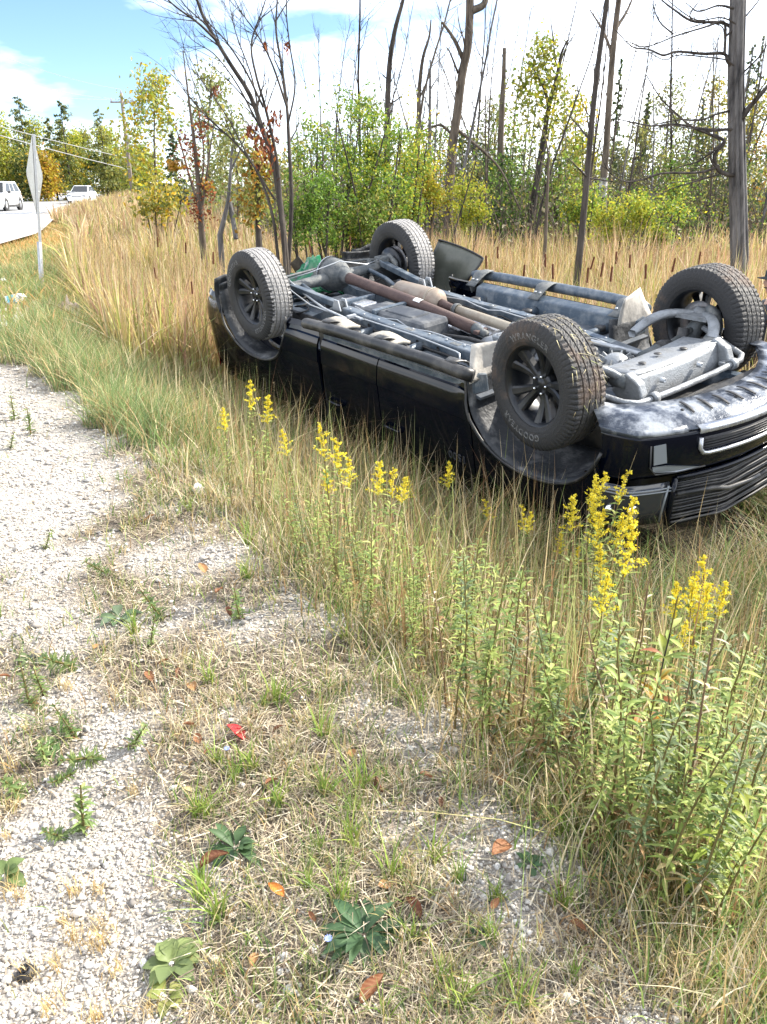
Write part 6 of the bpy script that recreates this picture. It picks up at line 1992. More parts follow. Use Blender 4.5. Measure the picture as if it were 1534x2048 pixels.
while cnt < 250:
    px, py = rng5.uniform(500, 1540), rng5.uniform(940, 1660)
    if not in_poly(px, py, ZONE): continue
    H = rng5.uniform(0.36, 0.72) * (0.80 + 0.30 * sstep(700, 1300, px))
    loc = plant_spot(px, py, H)
    if in_truck(np.array([loc[0]]), np.array([loc[1]]), np.array([loc[2] + 0.3]), 0.05)[0] or edge_dist(np.array([loc[0]]), np.array([loc[1]]))[0] < 0.10 + 0.1 * rng5.uniform(): continue
    if cnt % 8 == 7:
        put('dry_weed', DRYW[cnt % 3], loc, rng5.uniform(0, 6.28), H / 0.65, 'withered brown weed stalk among the green weeds of the bank', 'weed', 'withered weeds on the bank', (rng5.normal() * 0.12, rng5.normal() * 0.12))
    else:
        put('leafy_weed', WEED[cnt % 5], loc, rng5.uniform(0, 6.28), H / 0.62, 'green narrow-leaved weed growing on the bank before the truck', 'weed', 'leafy weeds on the bank', (rng5.normal() * 0.08, rng5.normal() * 0.08))
    cnt += 1
# big pale green one at the right border, near the camera
BIGW = herb_proto(560, 0.62, 0, 0.105, 0.020, 44, [(0.27, 0.34, 0.06), (0.33, 0.37, 0.07), (0.22, 0.30, 0.07)], (0.20, 0.17, 0.05))
for px, py, H in ((1432, 1500, .5), (1440, 1395, .55), (1500, 1330, .6), (1475, 1590, .4)):
    put('broad_leaved_weed', BIGW, plant_spot(px, py, H), rng5.uniform(0, 6), H / 0.62, 'tall pale green broad-leaved weed at the edge of the bank', 'weed', 'broad-leaved weeds')

# sapling with autumn leaves
def sapling():
    rng = np.random.default_rng(570)
    H = 0.70
    loc = plant_spot(1332, 1235, H)
    line = walk(rng, (0, 0, -0.02), (0.05, 0, 1), H, 8, 0.03, 0)
    w = Wood(); w.limb(line, 0.0042, 0.002, 6)
    base, dirs, L, W_, cols = [], [], [], [], []
    for k in range(34):
        f = 0.42 + 0.58 * k / 34
        p = line[min(7, int(f * 8))]
        a = k * 2.2 + rng.normal() * 0.3
        base.append(p); dirs.append((math.cos(a), math.sin(a), 0.25 + 0.5 * f)); L.append(rng.uniform(0.055, 0.105)); W_.append(rng.uniform(0.018, 0.032))
        cols.append([(0.50, 0.28, 0.05), (0.55, 0.42, 0.04), (0.42, 0.20, 0.09), (0.25, 0.28, 0.06), (0.38, 0.36, 0.07)][k % 5] if f < 0.9 else (0.27, 0.32, 0.08))
    lm = lances(rng, np.array(base), np.array(dirs), np.array(L), np.array(W_), rng.uniform(0.2, 0.8, 34), np.array(cols) * rng.uniform(0.55, 1.0, (34, 1)), 'foliage', 'leaf_blades', 5, 0.3, 0.5, np.array(cols) * rng.uniform(0.4, 1.1, (34, 3)))
    o = empty('sapling', loc); tag(o, 'young sapling with orange, yellow and green autumn leaves among the goldenrod', 'sapling')
    link('stem', w.mesh('stem', 'bark_dark'), o); link('foliage', lm, o)
sapling()

# rosettes
def rosette(px, py, n, Lr, Wr, pal, seed, name, label, elev=(0.3, 0.9), S=6):
    rng = np.random.default_rng(seed)
    az = np.arange(n) * 2.4 + rng.normal(size=n) * 0.15
    el = rng.uniform(*elev, n)
    d = np.stack([np.cos(az) * np.cos(el), np.sin(az) * np.cos(el), np.sin(el)], 1)
    base = np.stack([np.cos(az) * 0.006, np.sin(az) * 0.006, np.full(n, 0.004)], 1)
    L = rng.uniform(*Lr, n)
    p = G(px, py)
    o = empty(name, (p[0], p[1], ground_at(p[0], p[1])))
    tag(o, label, 'plant')
    for i in range(n):
        cols = pick(rng, 1, pal, [1] * len(pal), 0.2)
        me = lances(rng, base[i:i + 1], d[i:i + 1], L[i:i + 1], rng.uniform(*Wr, 1), rng.uniform(0.25, 0.65, 1), cols, 'leaf', 'leaf_blades', S, 0.25, 0.55)
        link('leaf', me, o)
RG = [(0.085, 0.16, 0.075), (0.11, 0.19, 0.09), (0.07, 0.13, 0.06)]
rosette(728, 1872, 24, (0.085, 0.135), (0.022, 0.034), RG, 601, 'rosette_plant', 'dark green rosette of long smooth leaves on the stony verge')
rosette(345, 1935, 10, (0.06, 0.10), (0.032, 0.046), [(0.17, 0.22, 0.09), (0.21, 0.26, 0.10)], 602, 'rosette_plant', 'broad pale grey-green leafed rosette on the gravel')
rosette(335, 1995, 6, (0.04, 0.06), (0.024, 0.034), [(0.24, 0.28, 0.08), (0.30, 0.31, 0.10)], 603, 'rosette_plant', 'small yellowish rosette beside the broad-leaved one')
rosette(470, 1700, 12, (0.07, 0.11), (0.022, 0.034), [(0.055, 0.105, 0.045), (0.08, 0.14, 0.06)], 604, 'rosette_plant', 'dark green leaf clump above the big curled brown leaf')
rosette(240, 1240, 8, (0.08, 0.13), (0.035, 0.05), [(0.16, 0.22, 0.13), (0.12, 0.18, 0.09)], 605, 'rosette_plant', 'grey-green rosette beside a dark grass tuft on the track edge')
rosette(120, 1480, 16, (0.06, 0.11), (0.010, 0.018), [(0.12, 0.20, 0.07), (0.17, 0.25, 0.08)], 606, 'rosette_plant', 'green narrow-leaved weed clump in the middle of the track')
rosette(60, 1330, 12, (0.05, 0.09), (0.012, 0.02), [(0.12, 0.17, 0.08), (0.17, 0.22, 0.10)], 607, 'rosette_plant', 'low green weed at the left side of the gravel track')
rosette(8, 1755, 7, (0.05, 0.08), (0.03, 0.04), [(0.16, 0.22, 0.08)], 608, 'rosette_plant', 'single broad green leaf plant at the track border')
rosette(950, 1880, 8, (0.04, 0.07), (0.012, 0.018), RG, 609, 'rosette_plant', 'small green rosette in the dry turf near the stones')
rosette(1060, 1735, 7, (0.03, 0.05), (0.016, 0.022), RG, 610, 'rosette_plant', 'tiny green rosette beside the curled leaf')
# feathery low weeds on the track
FEA = herb_proto(611, 0.11, 0, 0.035, 0.007, 60, [(0.20, 0.27, 0.09), (0.27, 0.32, 0.12), (0.15, 0.22, 0.08)])
for i, (px, py) in enumerate(((90, 1390), (60, 1420), (200, 1510), (150, 1540), (130, 1670), (170, 1665), (30, 840), (60, 870), (20, 900), (90, 1100), (230, 1150), (150, 1330), (260, 1490), (90, 1520), (300, 1300), (50, 1590), (330, 1240), (100, 1440), (160, 1480), (480, 1240))):
    p = G(px, py)
    put('creeping_weed', FEA, (p[0], p[1], ground_at(p[0], p[1]) - 0.01), rng5.uniform(0, 6.28), rng5.uniform(0.7, 1.2) * (1 + 0.12 * p[1]), 'low bushy green weed growing through the gravel track', 'weed', 'weeds growing in the gravel track', (rng5.normal() * 0.4, rng5.normal() * 0.4))

# thick bright green grass tufts of the foreground
def tufts():
    protos = []
    for v in range(4):
        rng = np.random.default_rng(620 + v)
        m = 26
        base = np.stack([rng.normal(size=m) * 0.008, rng.normal(size=m) * 0.008, np.zeros(m) - 0.003], 1)
        cb = pick(rng, m, [(0.15, 0.24, 0.05), (0.22, 0.31, 0.06), (0.30, 0.36, 0.08), (0.36, 0.33, 0.12)], [2, 2, 1, 0.7])
        protos.append(blades(rng, base, rng.uniform(0.05, 0.13, m), rng.uniform(0.0028, 0.0052, m), np.abs(rng.normal(size=m)) * 0.5 + 0.15, cb, cb * 1.2, 4, 'blade_cluster'))
    rng = np.random.default_rng(630)
    tan = []
    for v in range(3):
        m = 30
        base = np.stack([rng.normal(size=m) * 0.012, rng.normal(size=m) * 0.012, np.zeros(m) - 0.003], 1)
        cb = pick(rng, m, [(0.55, 0.42, 0.20), (0.60, 0.48, 0.26), (0.46, 0.30, 0.12)], [1, 1, 1])
        tan.append(blades(rng, base, rng.uniform(0.03, 0.08, m), rng.uniform(0.0016, 0.003, m), rng.uniform(0.2, 0.9, m), cb, cb * 1.2, 3, 'blade_cluster'))
    spots = [(480, 1560), (510, 1540), (450, 1530), (720, 1580), (660, 1600), (560, 1600), (420, 1640), (390, 1620), (640, 1690), (700, 1700), (780, 1760), (420, 1800), (400, 1760), (620, 1780), (450, 1850), (980, 1900), (1000, 1960), (870, 1960), (920, 2010),
             (1040, 2020), (520, 1420), (560, 1390), (430, 1370), (640, 1480), (1120, 1660), (1000, 1800), (720, 1640), (860, 1720), (930, 1760), (250, 1280), (500, 1150), (480, 1100), (600, 1050), (380, 1020), (760, 1330), (700, 1290), (840, 1400), (330, 950), (1110, 1820), (760, 2030), (1150, 1960), (820, 1880), (690, 1800)]
    for i, (px, py) in enumerate(spots):
        p = G(px + rng.normal() * 8, py + rng.normal() * 8)
        put('grass_tuft', [('blade_cluster', protos[i % 4])], (p[0], p[1], ground_at(p[0], p[1])), rng.uniform(0, 6.28), rng.uniform(0.65, 1.15) * (1 + 0.10 * p[1]), 'small bright green grass tuft standing out of the dry turf', 'grass tuft', 'green grass tufts in the dry turf')
    for i, (px, py) in enumerate([(20, 1540), (25, 1620), (10, 1680), (195, 1790), (150, 1790), (130, 1850), (200, 1850), (180, 1900), (110, 1940), (230, 1950), (60, 1960), (20, 1790), (100, 2030), (190, 2040), (300, 2030), (270, 1590), (180, 1070), (130, 1380), (40, 1800), (440, 1950), (150, 1880), (210, 1890)]):
        p = G(px, py)
        put('dry_tuft', [('blade_cluster', tan[i % 3])], (p[0], p[1], ground_at(p[0], p[1])), rng.uniform(0, 6.28), rng.uniform(0.6, 1.1) * (1 + 0.08 * p[1]), 'small straw-coloured grass tuft in the gravel', 'grass tuft', 'straw-coloured tufts in the gravel')
tufts()

# cattails that stand out
def cattail_proto(seed, H=1.5, head=True):
    rng = np.random.default_rng(seed)
    line = walk(rng, (0, 0, -0.05), (rng.normal() * 0.03, rng.normal() * 0.03, 1), H + 0.05, 8, 0.012, 0)
    st = stalk_mesh(line, 0.006, 0.003, (0.42, 0.34, 0.16))
    parts = [('stalk', st)]
    if head:
        a, b = line[-2], line[-1]
        mb = Wood()
        hl = smooth_line([a + (b - a) * 0.15, a + (b - a) * 0.3, a + (b - a) * 0.75, a + (b - a) * 0.9], 8)
        mb.limb(hl, 0.0115, 0.0105, 8)
        V = np.concatenate(mb.V); Q = np.concatenate(mb.Q)
        parts.append(('seed_head', fast_mesh('seed_head', V, Q, None, np.tile(np.array([0.13, 0.045, 0.022]), (len(V), 1)), 'dead_leaf', True)))
    m = 6
    cb = pick(rng, m, [(0.30, 0.32, 0.10), (0.50, 0.40, 0.20), (0.40, 0.36, 0.14)], [1, 1, 1])
    parts.append(('leaf_blades', blades(rng, np.tile(line[0], (m, 1)) + rng.normal(size=(m, 3)) * 0.012, rng.uniform(0.9, 1.5, m), rng.uniform(0.010, 0.018, m), np.abs(rng.normal(size=m)) * 0.18, cb * 0.8, cb, 5, 'leaf_blades')))
    return parts
CAT = [cattail_proto(640 + i) for i in range(4)]
rngc = np.random.default_rng(64)
def marsh_spot(px, py):
    """first place behind the bank where a cattail of natural height would show its head there"""
    for Y in np.linspace(6.5, 22, 200):
        p = at(px, py, Y)
        g = ground_at(p[0], p[1]); H = p[2] - g
        if 1.15 < H < 1.62 and edge_dist(np.array([p[0]]), np.array([p[1]]))[0] > 1.3 and not in_truck(np.array([p[0]]), np.array([p[1]]), np.array([g + 0.3]), 0.25)[0]:
            return (p[0], p[1], g), H
    return None, 0
for i, (px, py) in enumerate([(300, 590), (212, 560), (1012, 490), (1100, 505), (1198, 520), (1275, 505), (1392, 500), (985, 505), (380, 560), (350, 620), (250, 500), (420, 500), (1060, 520), (1240, 500), (1330, 510), (640, 480), (410, 640), (330, 530), (700, 470), (280, 640), (1150, 500), (905, 500),
                              (1170, 530), (1310, 525), (1120, 525), (1225, 530), (960, 515), (395, 600), (180, 520), (230, 540), (310, 470), (360, 480)]):
    loc, H = marsh_spot(px, py)
    if loc is None: continue
    put('cattail', CAT[i % 4], loc, rngc.uniform(0, 6.28), H / 1.5, 'cattail with a brown seed head standing above the reeds', 'cattail', 'cattails with seed heads', (rngc.normal() * 0.05, rngc.normal() * 0.05))
# tall dry stalks in front of the truck
def stalks():
    rng = np.random.default_rng(66)
    for i, (x0, y0, x1, y1, H) in enumerate([(725, 772, 792, 940, .75), (805, 790, 800, 940, .8), (548, 765, 548, 880, .7), (575, 800, 560, 920, .6), (768, 880, 775, 980, .6), (870, 870, 875, 980, .6), (985, 880, 940, 980, .7), (905, 800, 850, 960, .75), (440, 770, 452, 860, .6), (600, 990, 612, 1090, .4),
                                             (830, 760, 815, 900, .8), (1315, 1010, 1310, 1130, .8), (1500, 1100, 1480, 1240, .7), (1395, 1040, 1400, 1120, .8), (1235, 1090, 1190, 1200, .6), (1120, 1030, 1100, 1150, .6)]):
        b = plant_spot(x1, y1, H * 0.15)
        t = at(x0, y0, b[1])
        ln = smooth_line([np.array(b) - np.array([0, 0, 0.03]), (np.array(b) + t) / 2 + rng.normal(size=3) * 0.015, t], 9)
        o = empty('dry_stalk', b); tag(o, 'single thin straw-coloured dry grass stalk rising before the dark truck side', 'stalk', 'dry stalks before the truck')
        me = stalk_mesh(ln, 0.0042, 0.0020, (0.56, 0.45, 0.28)); me.transform(Matrix.Translation(-Vector(b))); link('stem', me, o)
        k = 26
        C = ln[-3] + (ln[-1] - ln[-3]) * rng.uniform(0, 1, (k, 1)) + rng.normal(size=(k, 3)) * 0.005
        lm = leaf_cards(rng, C, 0.014, [(0.52, 0.40, 0.22), (0.42, 0.28, 0.15)], 'seed_head', 'dry_litter'); lm.transform(Matrix.Translation(-Vector(b))); link('seed_head', lm, o)
stalks()

# ------------------------------------------------------------------ fallen leaves
def leaf_proto(seed, col, vein, curl=0.8, asp=0.55):
    rng = np.random.default_rng(seed)
    nu, nv = 9, 22
    V, C = [], []
    for j in range(nv):
        t = j / (nv - 1)
        w = asp / 2 * math.sin(math.pi * min(1, t ** 0.8)) ** 0.85 * (1 + 0.04 * math.sin(j * 2.9)) + 0.004
        for i in range(nu):
            s = (i / (nu - 1)) * 2 - 1
            a = s * curl * 1.35
            x = math.sin(a) / 1.35 / max(curl, 0.1) * w
            z = (1 - math.cos(a)) / max(curl, 0.1) * w * 0.8 + 0.18 * math.sin(t * 2.6) * curl * 0.4 + 0.012 * math.sin(7 * s + 9 * t)
            rib = 0.006 if (j + (abs(i - nu // 2))) % 3 == 0 else 0
            V.append((x, t - 0.5, z + rib))
            k = 1.0 if (rib or i == nu // 2) else 0.0
            C.append([col[q] * (1 - 0.7 * k) + vein[q] * 0.7 * k for q in range(3)])
    Q = [(j * nu + i, j * nu + i + 1, (j + 1) * nu + i + 1, (j + 1) * nu + i) for j in range(nv - 1) for i in range(nu - 1)]
    me = fast_mesh('blade', np.array(V), np.array(Q), None, np.array(C), 'dead_leaf', True)
    st = stalk_mesh(np.array([(0, -0.75, 0.06), (0, -0.6, 0.03), (0, -0.48, 0.0)]), 0.012, 0.018, tuple(c * 0.6 for c in col), 'leaf_stalk')
    return [('blade', me), ('leaf_stalk', st)]
BR = [leaf_proto(701, (0.20, 0.075, 0.035), (0.30, 0.16, 0.08), 1.0), leaf_proto(702, (0.24, 0.10, 0.045), (0.33, 0.18, 0.09), 0.7, 0.65), leaf_proto(703, (0.15, 0.06, 0.035), (0.25, 0.13, 0.07), 1.3, 0.6), leaf_proto(704, (0.34, 0.17, 0.07), (0.44, 0.28, 0.13), 0.6, 0.7)]
def drop_leaf(parts, px, py, size, label, group=None, rz=None, tilt=0.3, seed=0, lift=0.022):
    r = np.random.default_rng(seed + int(px * 7 + py))
    p = G(px, py)
    o = put('fallen_leaf', parts, (p[0], p[1], ground_at(p[0], p[1]) + lift), r.uniform(0, 6.28) if rz is None else rz, size * 1.35, label, 'leaf', group, (r.normal() * tilt, r.normal() * tilt))
    return o
drop_leaf(BR[2], 430, 1738, 0.062, 'large curled brown leaf with raised ribs beside the dark rosette', None, R_(-60), 0.15)
drop_leaf(leaf_proto(705, (0.42, 0.012, 0.022), (0.5, 0.05, 0.05), 0.5, 0.85), 472, 1478, 0.055, 'bright red leaf lying on the dry turf', None, R_(80), 0.4, 0, 0.02)
drop_leaf(leaf_proto(706, (0.55, 0.17, 0.03), (0.62, 0.28, 0.06), 0.6, 0.5), 553, 1793, 0.042, 'orange leaf lying next to a grey stone', None, R_(50), 0.2)
drop_leaf(BR[0], 745, 1993, 0.058, 'ribbed reddish-brown leaf below the big green rosette', None, R_(-40), 0.2)
drop_leaf(BR[2], 826, 1832, 0.05, 'dark red-brown curled leaf touching the right side of the big rosette', None, R_(30), 0.3)
drop_leaf(leaf_proto(707, (0.50, 0.40, 0.20), (0.55, 0.45, 0.25), 0.4, 0.5), 378, 1592, 0.03, 'tan and yellow leaf at the edge of the gravel')
small = [(545, 1578, .034), (300, 1365, .04), (358, 1360, .045), (386, 1386, .04), (440, 1192, .045), (1000, 1716, .055), (1175, 1690, .06), (1388, 1935, .04), (1420, 1962, .06), (850, 1566, .035), (760, 1580, .04), (1000, 1575, .045), (380, 1465, .036), (397, 1490, .034), (558, 1472, .03),
         (770, 1788, .03), (1155, 1870, .035), (1262, 1640, .06), (1345, 1605, .045), (510, 1935, .025), (625, 1850, .022), (820, 1400, .05), (460, 1235, .045), (405, 1145, .05), (330, 1335, .035), (1080, 1500, .05), (880, 1620, .03), (195, 1305, .03), (700, 1105, .05), (1130, 1630, .035), (650, 1185, .04), (1185, 1675, .05), (10, 1365, .03), (990, 1825, .025), (415, 1520, .025), (300, 1045, .05), (500, 1090, .045), (1240, 1580, .04), (1120, 1800, .03), (705, 1520, .03)]
for i, (px, py, s) in enumerate(small):
    drop_leaf(BR[i % 4], px, py, s, 'curled brown dead leaf lying on the verge', 'brown leaves on the verge', None, 0.35, i)

# chicory flowers
for i, (px, py) in enumerate(((452, 1498), (648, 1882))):
    rng = np.random.default_rng(720 + i)
    p = G(px, py, 0.05)
    loc = (p[0], p[1], ground_at(p[0], p[1]))
    ln = walk(rng, (0, 0, -0.01), (0.1, 0, 1), 0.06, 4, 0.05, 0)
    n = 14
    az = np.arange(n) / n * 6.28
    fm = lances(rng, np.tile(ln[-1], (n, 1)), np.stack([np.cos(az), np.sin(az) - 0.3, np.full(n, 0.35)], 1), np.full(n, 0.011), np.full(n, 0.0042), np.zeros(n), np.tile(np.array([0.30, 0.38, 0.80]), (n, 1)), 'petals', 'flower', 2, 0.1, 0.6)
    o = empty('chicory', loc); tag(o, ('pale blue chicory flower just below the red leaf', 'blue chicory flower beside the big green rosette')[i], 'flower')
    link('stem', stalk_mesh(ln, 0.0014, 0.001, (0.15, 0.2, 0.06)), o); link('petals', fm, o)

# ------------------------------------------------------------------ stones
def stones():
    rng = np.random.default_rng(730)
    protos = []
    for v in range(7):
        bm = bmesh.new(); bmesh.ops.create_icosphere(bm, subdivisions=2, radius=0.5)
        k = rng.normal(size=(6, 3)); k /= np.linalg.norm(k, axis=1, keepdims=True); off = rng.uniform(0.26, 0.44, 6)
        for vt in bm.verts:
            p = np.array(vt.co)
            for q, o_ in zip(k, off):
                e = p @ q - o_
                if e > 0: p = p - q * e * 0.9
            p = p * np.array([1, 0.85, 0.65]) * (1 + rng.normal() * 0.02)
            vt.co = p
        me = bpy.data.meshes.new('stone'); bm.to_mesh(me); bm.free()
        me.materials.append(MAT['stone']); protos.append(me)
    areas = [((560, 640), (1900, 1960), 10), ((1080, 1280), (1800, 2040), 26), ((860, 960), (1470, 1560), 9), ((1250, 1400), (1960, 2045), 12), ((20, 140), (1230, 1340), 8), ((440, 640), (1950, 2045), 10), ((30, 430), (1560, 2040), 26), ((940, 1060), (1700, 1790), 8), ((480, 640), (1170, 1260), 10), ((20, 220), (950, 1120), 12)]
    i = 0
    for (xa, xb), (ya, yb), k in areas:
        for _ in range(k):
            p = G(rng.uniform(xa, xb), rng.uniform(ya, yb))
            s = 0.012 * math.exp(rng.normal() * 0.38) * (1 + 0.12 * p[1])
            o = link('stone', protos[i % 7], None, (p[0], p[1], ground_at(p[0], p[1]) + s * 0.22), (rng.normal() * 0.3, rng.normal() * 0.3, rng.uniform(0, 6.28)))
            o.scale = (s, s, s)
            tag(o, 'pale limestone lump lying loose on the gravel and turf', 'stone', 'loose stones')
            i += 1
    p = G(397, 988)
    o = link('stone', protos[2], None, (p[0], p[1], ground_at(p[0], p[1]) + 0.03), (0.2, 0.3, 1.0)); o.scale = (0.10, 0.09, 0.10)
    tag(o, 'big white rock lying in the grass at the top of the bank', 'stone')
stones()

# ------------------------------------------------------------------ rubber cap and litter
p = G(55, 1955)
o = empty('rubber_cap', (p[0], p[1], ground_at(p[0], p[1]) + 0.004), (0.12, -0.15, 0.4))
tag(o, 'small round black rubber cap lying on the gravel', 'rubber cap')
mb = MB(); mb.lathe([(0.0, 0.019), (0.004, 0.0205), (0.012, 0.0185), (0.019, 0.0145), (0.021, 0.011), (0.0165, 0.009), (0.013, 0.0005)], axis='Z', n=28)
mb.build('cap_body', 'rubber', o)
MB().lathe([(0.0175, 0.0065), (0.0215, 0.0065), (0.0215, 0.0045), (0.0150, 0.0045)], axis='Z', n=20).build('cap_ring', 'rubber', o)
mb = MB()
for k in range(6):
    a = k * 1.047
    mb.box((0.0115 * math.cos(a), 0.0115 * math.sin(a), 0.0185), (0.008, 0.002, 0.004), (0, 0, a))
mb.build('cap_rib', 'rubber', o)

def crumple(name, label, cat, px, py, sx, sy, mat, seed, amp=0.3, standing=0.0, lift=0.03, n=9):
    rng = np.random.default_rng(seed)
    p = G(px, py)
    mb = MB()
    z = rng.normal(size=(n, n)) * amp * min(sx, sy)
    rows = []
    for i in range(n):
        row = []
        for j in range(n):
            u, v = i / (n - 1) - 0.5, j / (n - 1) - 0.5
            row.append((u * sx * (1 + 0.2 * rng.normal() * abs(v)), v * sy * (1 - standing) + z[i, j] * 0.3, v * sy * standing + abs(z[i, j]) + 0.15 * sx * math.cos(u * 3)))
        rows.append(row)
    mb.grid(rows, False)
    o = mb.build(name, mat, None, thick=0.0015, loc=(p[0], p[1], ground_at(p[0], p[1]) + lift), rot=(0, 0, rng.uniform(-0.4, 0.4)))
    return tag(o, label, cat)
p = G(32, 612)
o = empty('drink_carton', (p[0], p[1], ground_at(p[0], p[1]) + 0.10), (R_(78), 0.15, R_(72)))
tag(o, 'white and turquoise drink carton lying in the grass near the sign post', 'carton')
MB().box((0, 0, 0), (0.11, 0.11, 0.24)).prism([(-0.055, -0.055, 0.12), (0.055, -0.055, 0.12), (0.055, 0, 0.17), (-0.055, 0, 0.17)], (0, 0.008, 0)).prism([(-0.055, 0.055, 0.12), (0.055, 0.055, 0.12), (0.055, 0.004, 0.17), (-0.055, 0.004, 0.17)], (0, -0.006, 0)).build('carton_body', 'white_plastic', o)
for r in range(4):
    m = Euler((0, 0, r * math.pi / 2)).to_matrix()
    MB().add([m @ Vector(q) for q in ((0.0562, -0.05, -0.09), (0.0562, 0.05, -0.09), (0.0562, 0.05, 0.05), (0.0562, -0.05, 0.05))], [(0, 1, 2, 3)]).build('carton_print', 'cyan_print', o)
crumple('paper_scrap', 'crumpled white paper scrap beside the carton', 'litter', 42, 652, 0.16, 0.12, 'paper_white', 801)
crumple('paper_scrap', 'second white paper scrap nearer the gravel than the carton', 'litter', 12, 664, 0.20, 0.12, 'paper_white', 802)
crumple('paper_bag', 'crumpled tan paper bag caught in the reeds at the bank', 'litter', 142, 652, 0.26, 0.24, 'paper_tan', 803, 0.3, 0.6, 0.12)
crumple('plastic_film', 'strip of shiny grey plastic film hanging in the reeds', 'litter', 250, 680, 0.10, 0.30, 'foil_grey', 804, 0.3, 0.85, 0.2)
crumple('paper_scrap', 'small white scrap under the roadside sign', 'litter', 6, 568, 0.15, 0.10, 'paper_white', 805)

# ------------------------------------------------------------------ things lying on the truck
def on_truck(rows, name, mat, label, cat, thick=0.003, sub=()):
    P = [[TR @ Vector(q) for q in r] for r in rows]
    c = sum((q for r in P for q in r), Vector()) / (len(P) * len(P[0]))
    o = empty(name, c); tag(o, label, cat)
    MB().grid([[q - c for q in r] for r in P], True).build('sheet', mat, o, thick=thick)
    return o, c
rng = np.random.default_rng(810)
rows = []
for i in range(14):
    row = []
    for j in range(14):
        u, v = i / 13, j / 13
        x = -1.02 + 0.60 * u + rng.normal() * 0.008
        y = 0.02 - 0.42 * v + rng.normal() * 0.008
        h = 0.30 * math.sin(math.pi * (0.06 + 0.88 * u)) ** 0.6 * math.sin(math.pi * (0.08 + 0.84 * v)) ** 0.6 * (0.75 + 0.25 * math.sin(5 * u + 2) * math.cos(4 * v)) + rng.normal() * 0.012
        row.append((x, y, 0.78 - max(0, h) * 1.62))
    rows.append(row)
o, c = on_truck(rows, 'green_tarp', 'green_plastic', 'crumpled shiny green and black plastic tarp lying behind the rear axle of the truck', 'tarp')
q = [TR @ Vector(v) - c for v in ((-0.50, -0.30, 0.42), (-0.36, -0.32, 0.41), (-0.42, -0.38, 0.52), (-0.55, -0.36, 0.53))]
MB().add(q, [(0, 1, 2, 3)]).build('yellow_corner', 'yellow_plastic', o, thick=0.004)
q = [TR @ Vector(v) - c for v in ((-1.16, -0.20, 0.47), (-1.00, -0.22, 0.37), (-0.92, -0.25, 0.46), (-1.10, -0.23, 0.58))]
MB().add(q, [(0, 1, 2, 3)]).build('black_corner', 'trim_black', o, thick=0.004)
rows = []
for i in range(13):
    u = i / 12
    row = []
    for j in range(13):
        v = j / 12
        top = 0.23 + 0.13 * u ** 1.2
        x = 0.22 + 0.60 * u - 0.16 * v * u
        row.append((x + 0.012 * math.sin(9 * v + 5 * u), -1.04 - 0.10 * math.sin(2.2 * u) - 0.16 * (1 - v) ** 2 + 0.025 * math.sin(11 * v * u + 3 * u) + 0.03 * math.sin(6 * v), top + (0.75 - top) * v))
    rows.append(row)
o, c = on_truck(rows, 'vinyl_sheet', 'olive_sheet', 'creased dark olive sheet with a black rim sticking up behind the far rear wheel', 'sheet', 0.006)
MB().tube([TR @ Vector(r[0]) - c for r in rows] + [TR @ Vector(q) - c for q in rows[-1][1:7]], 0.011, 6).build('rim_seam', 'rubber', o)
# mud and straw stuck to the near front tyre
rng = np.random.default_rng(820)
m = 70
a = R_(-90) + rng.normal(size=m) * 0.75 + 0.5
yy = rng.uniform(-0.10, 0.14, m)
base = np.stack([0.415 * np.cos(a), yy, 0.415 * np.sin(a)], 1)
cb = pick(rng, m, [(0.55, 0.48, 0.28), (0.42, 0.33, 0.17), (0.45, 0.47, 0.20)], [2, 1, 1])
V, T = [], []
for i in range(m):
    t = Vector((-math.sin(a[i]), rng.normal() * 0.8, math.cos(a[i]))).normalized() * rng.uniform(0.02, 0.09)
    nrm = Vector((math.cos(a[i]), 0, math.sin(a[i])))
    s = t.cross(nrm).normalized() * 0.0022
    p = Vector(base[i]) + nrm * 0.009
    o_ = len(V); V += [p - s, p + s, p + t + nrm * rng.uniform(0, 0.02)]; T.append((o_, o_ + 1, o_ + 2))
me = fast_mesh('stuck_straw', np.array([v[:] for v in V]), None, np.array(T), np.repeat(cb, 3, 0), 'dry_litter')
tag(link('stuck_straw', me, wf), kind='stuff')

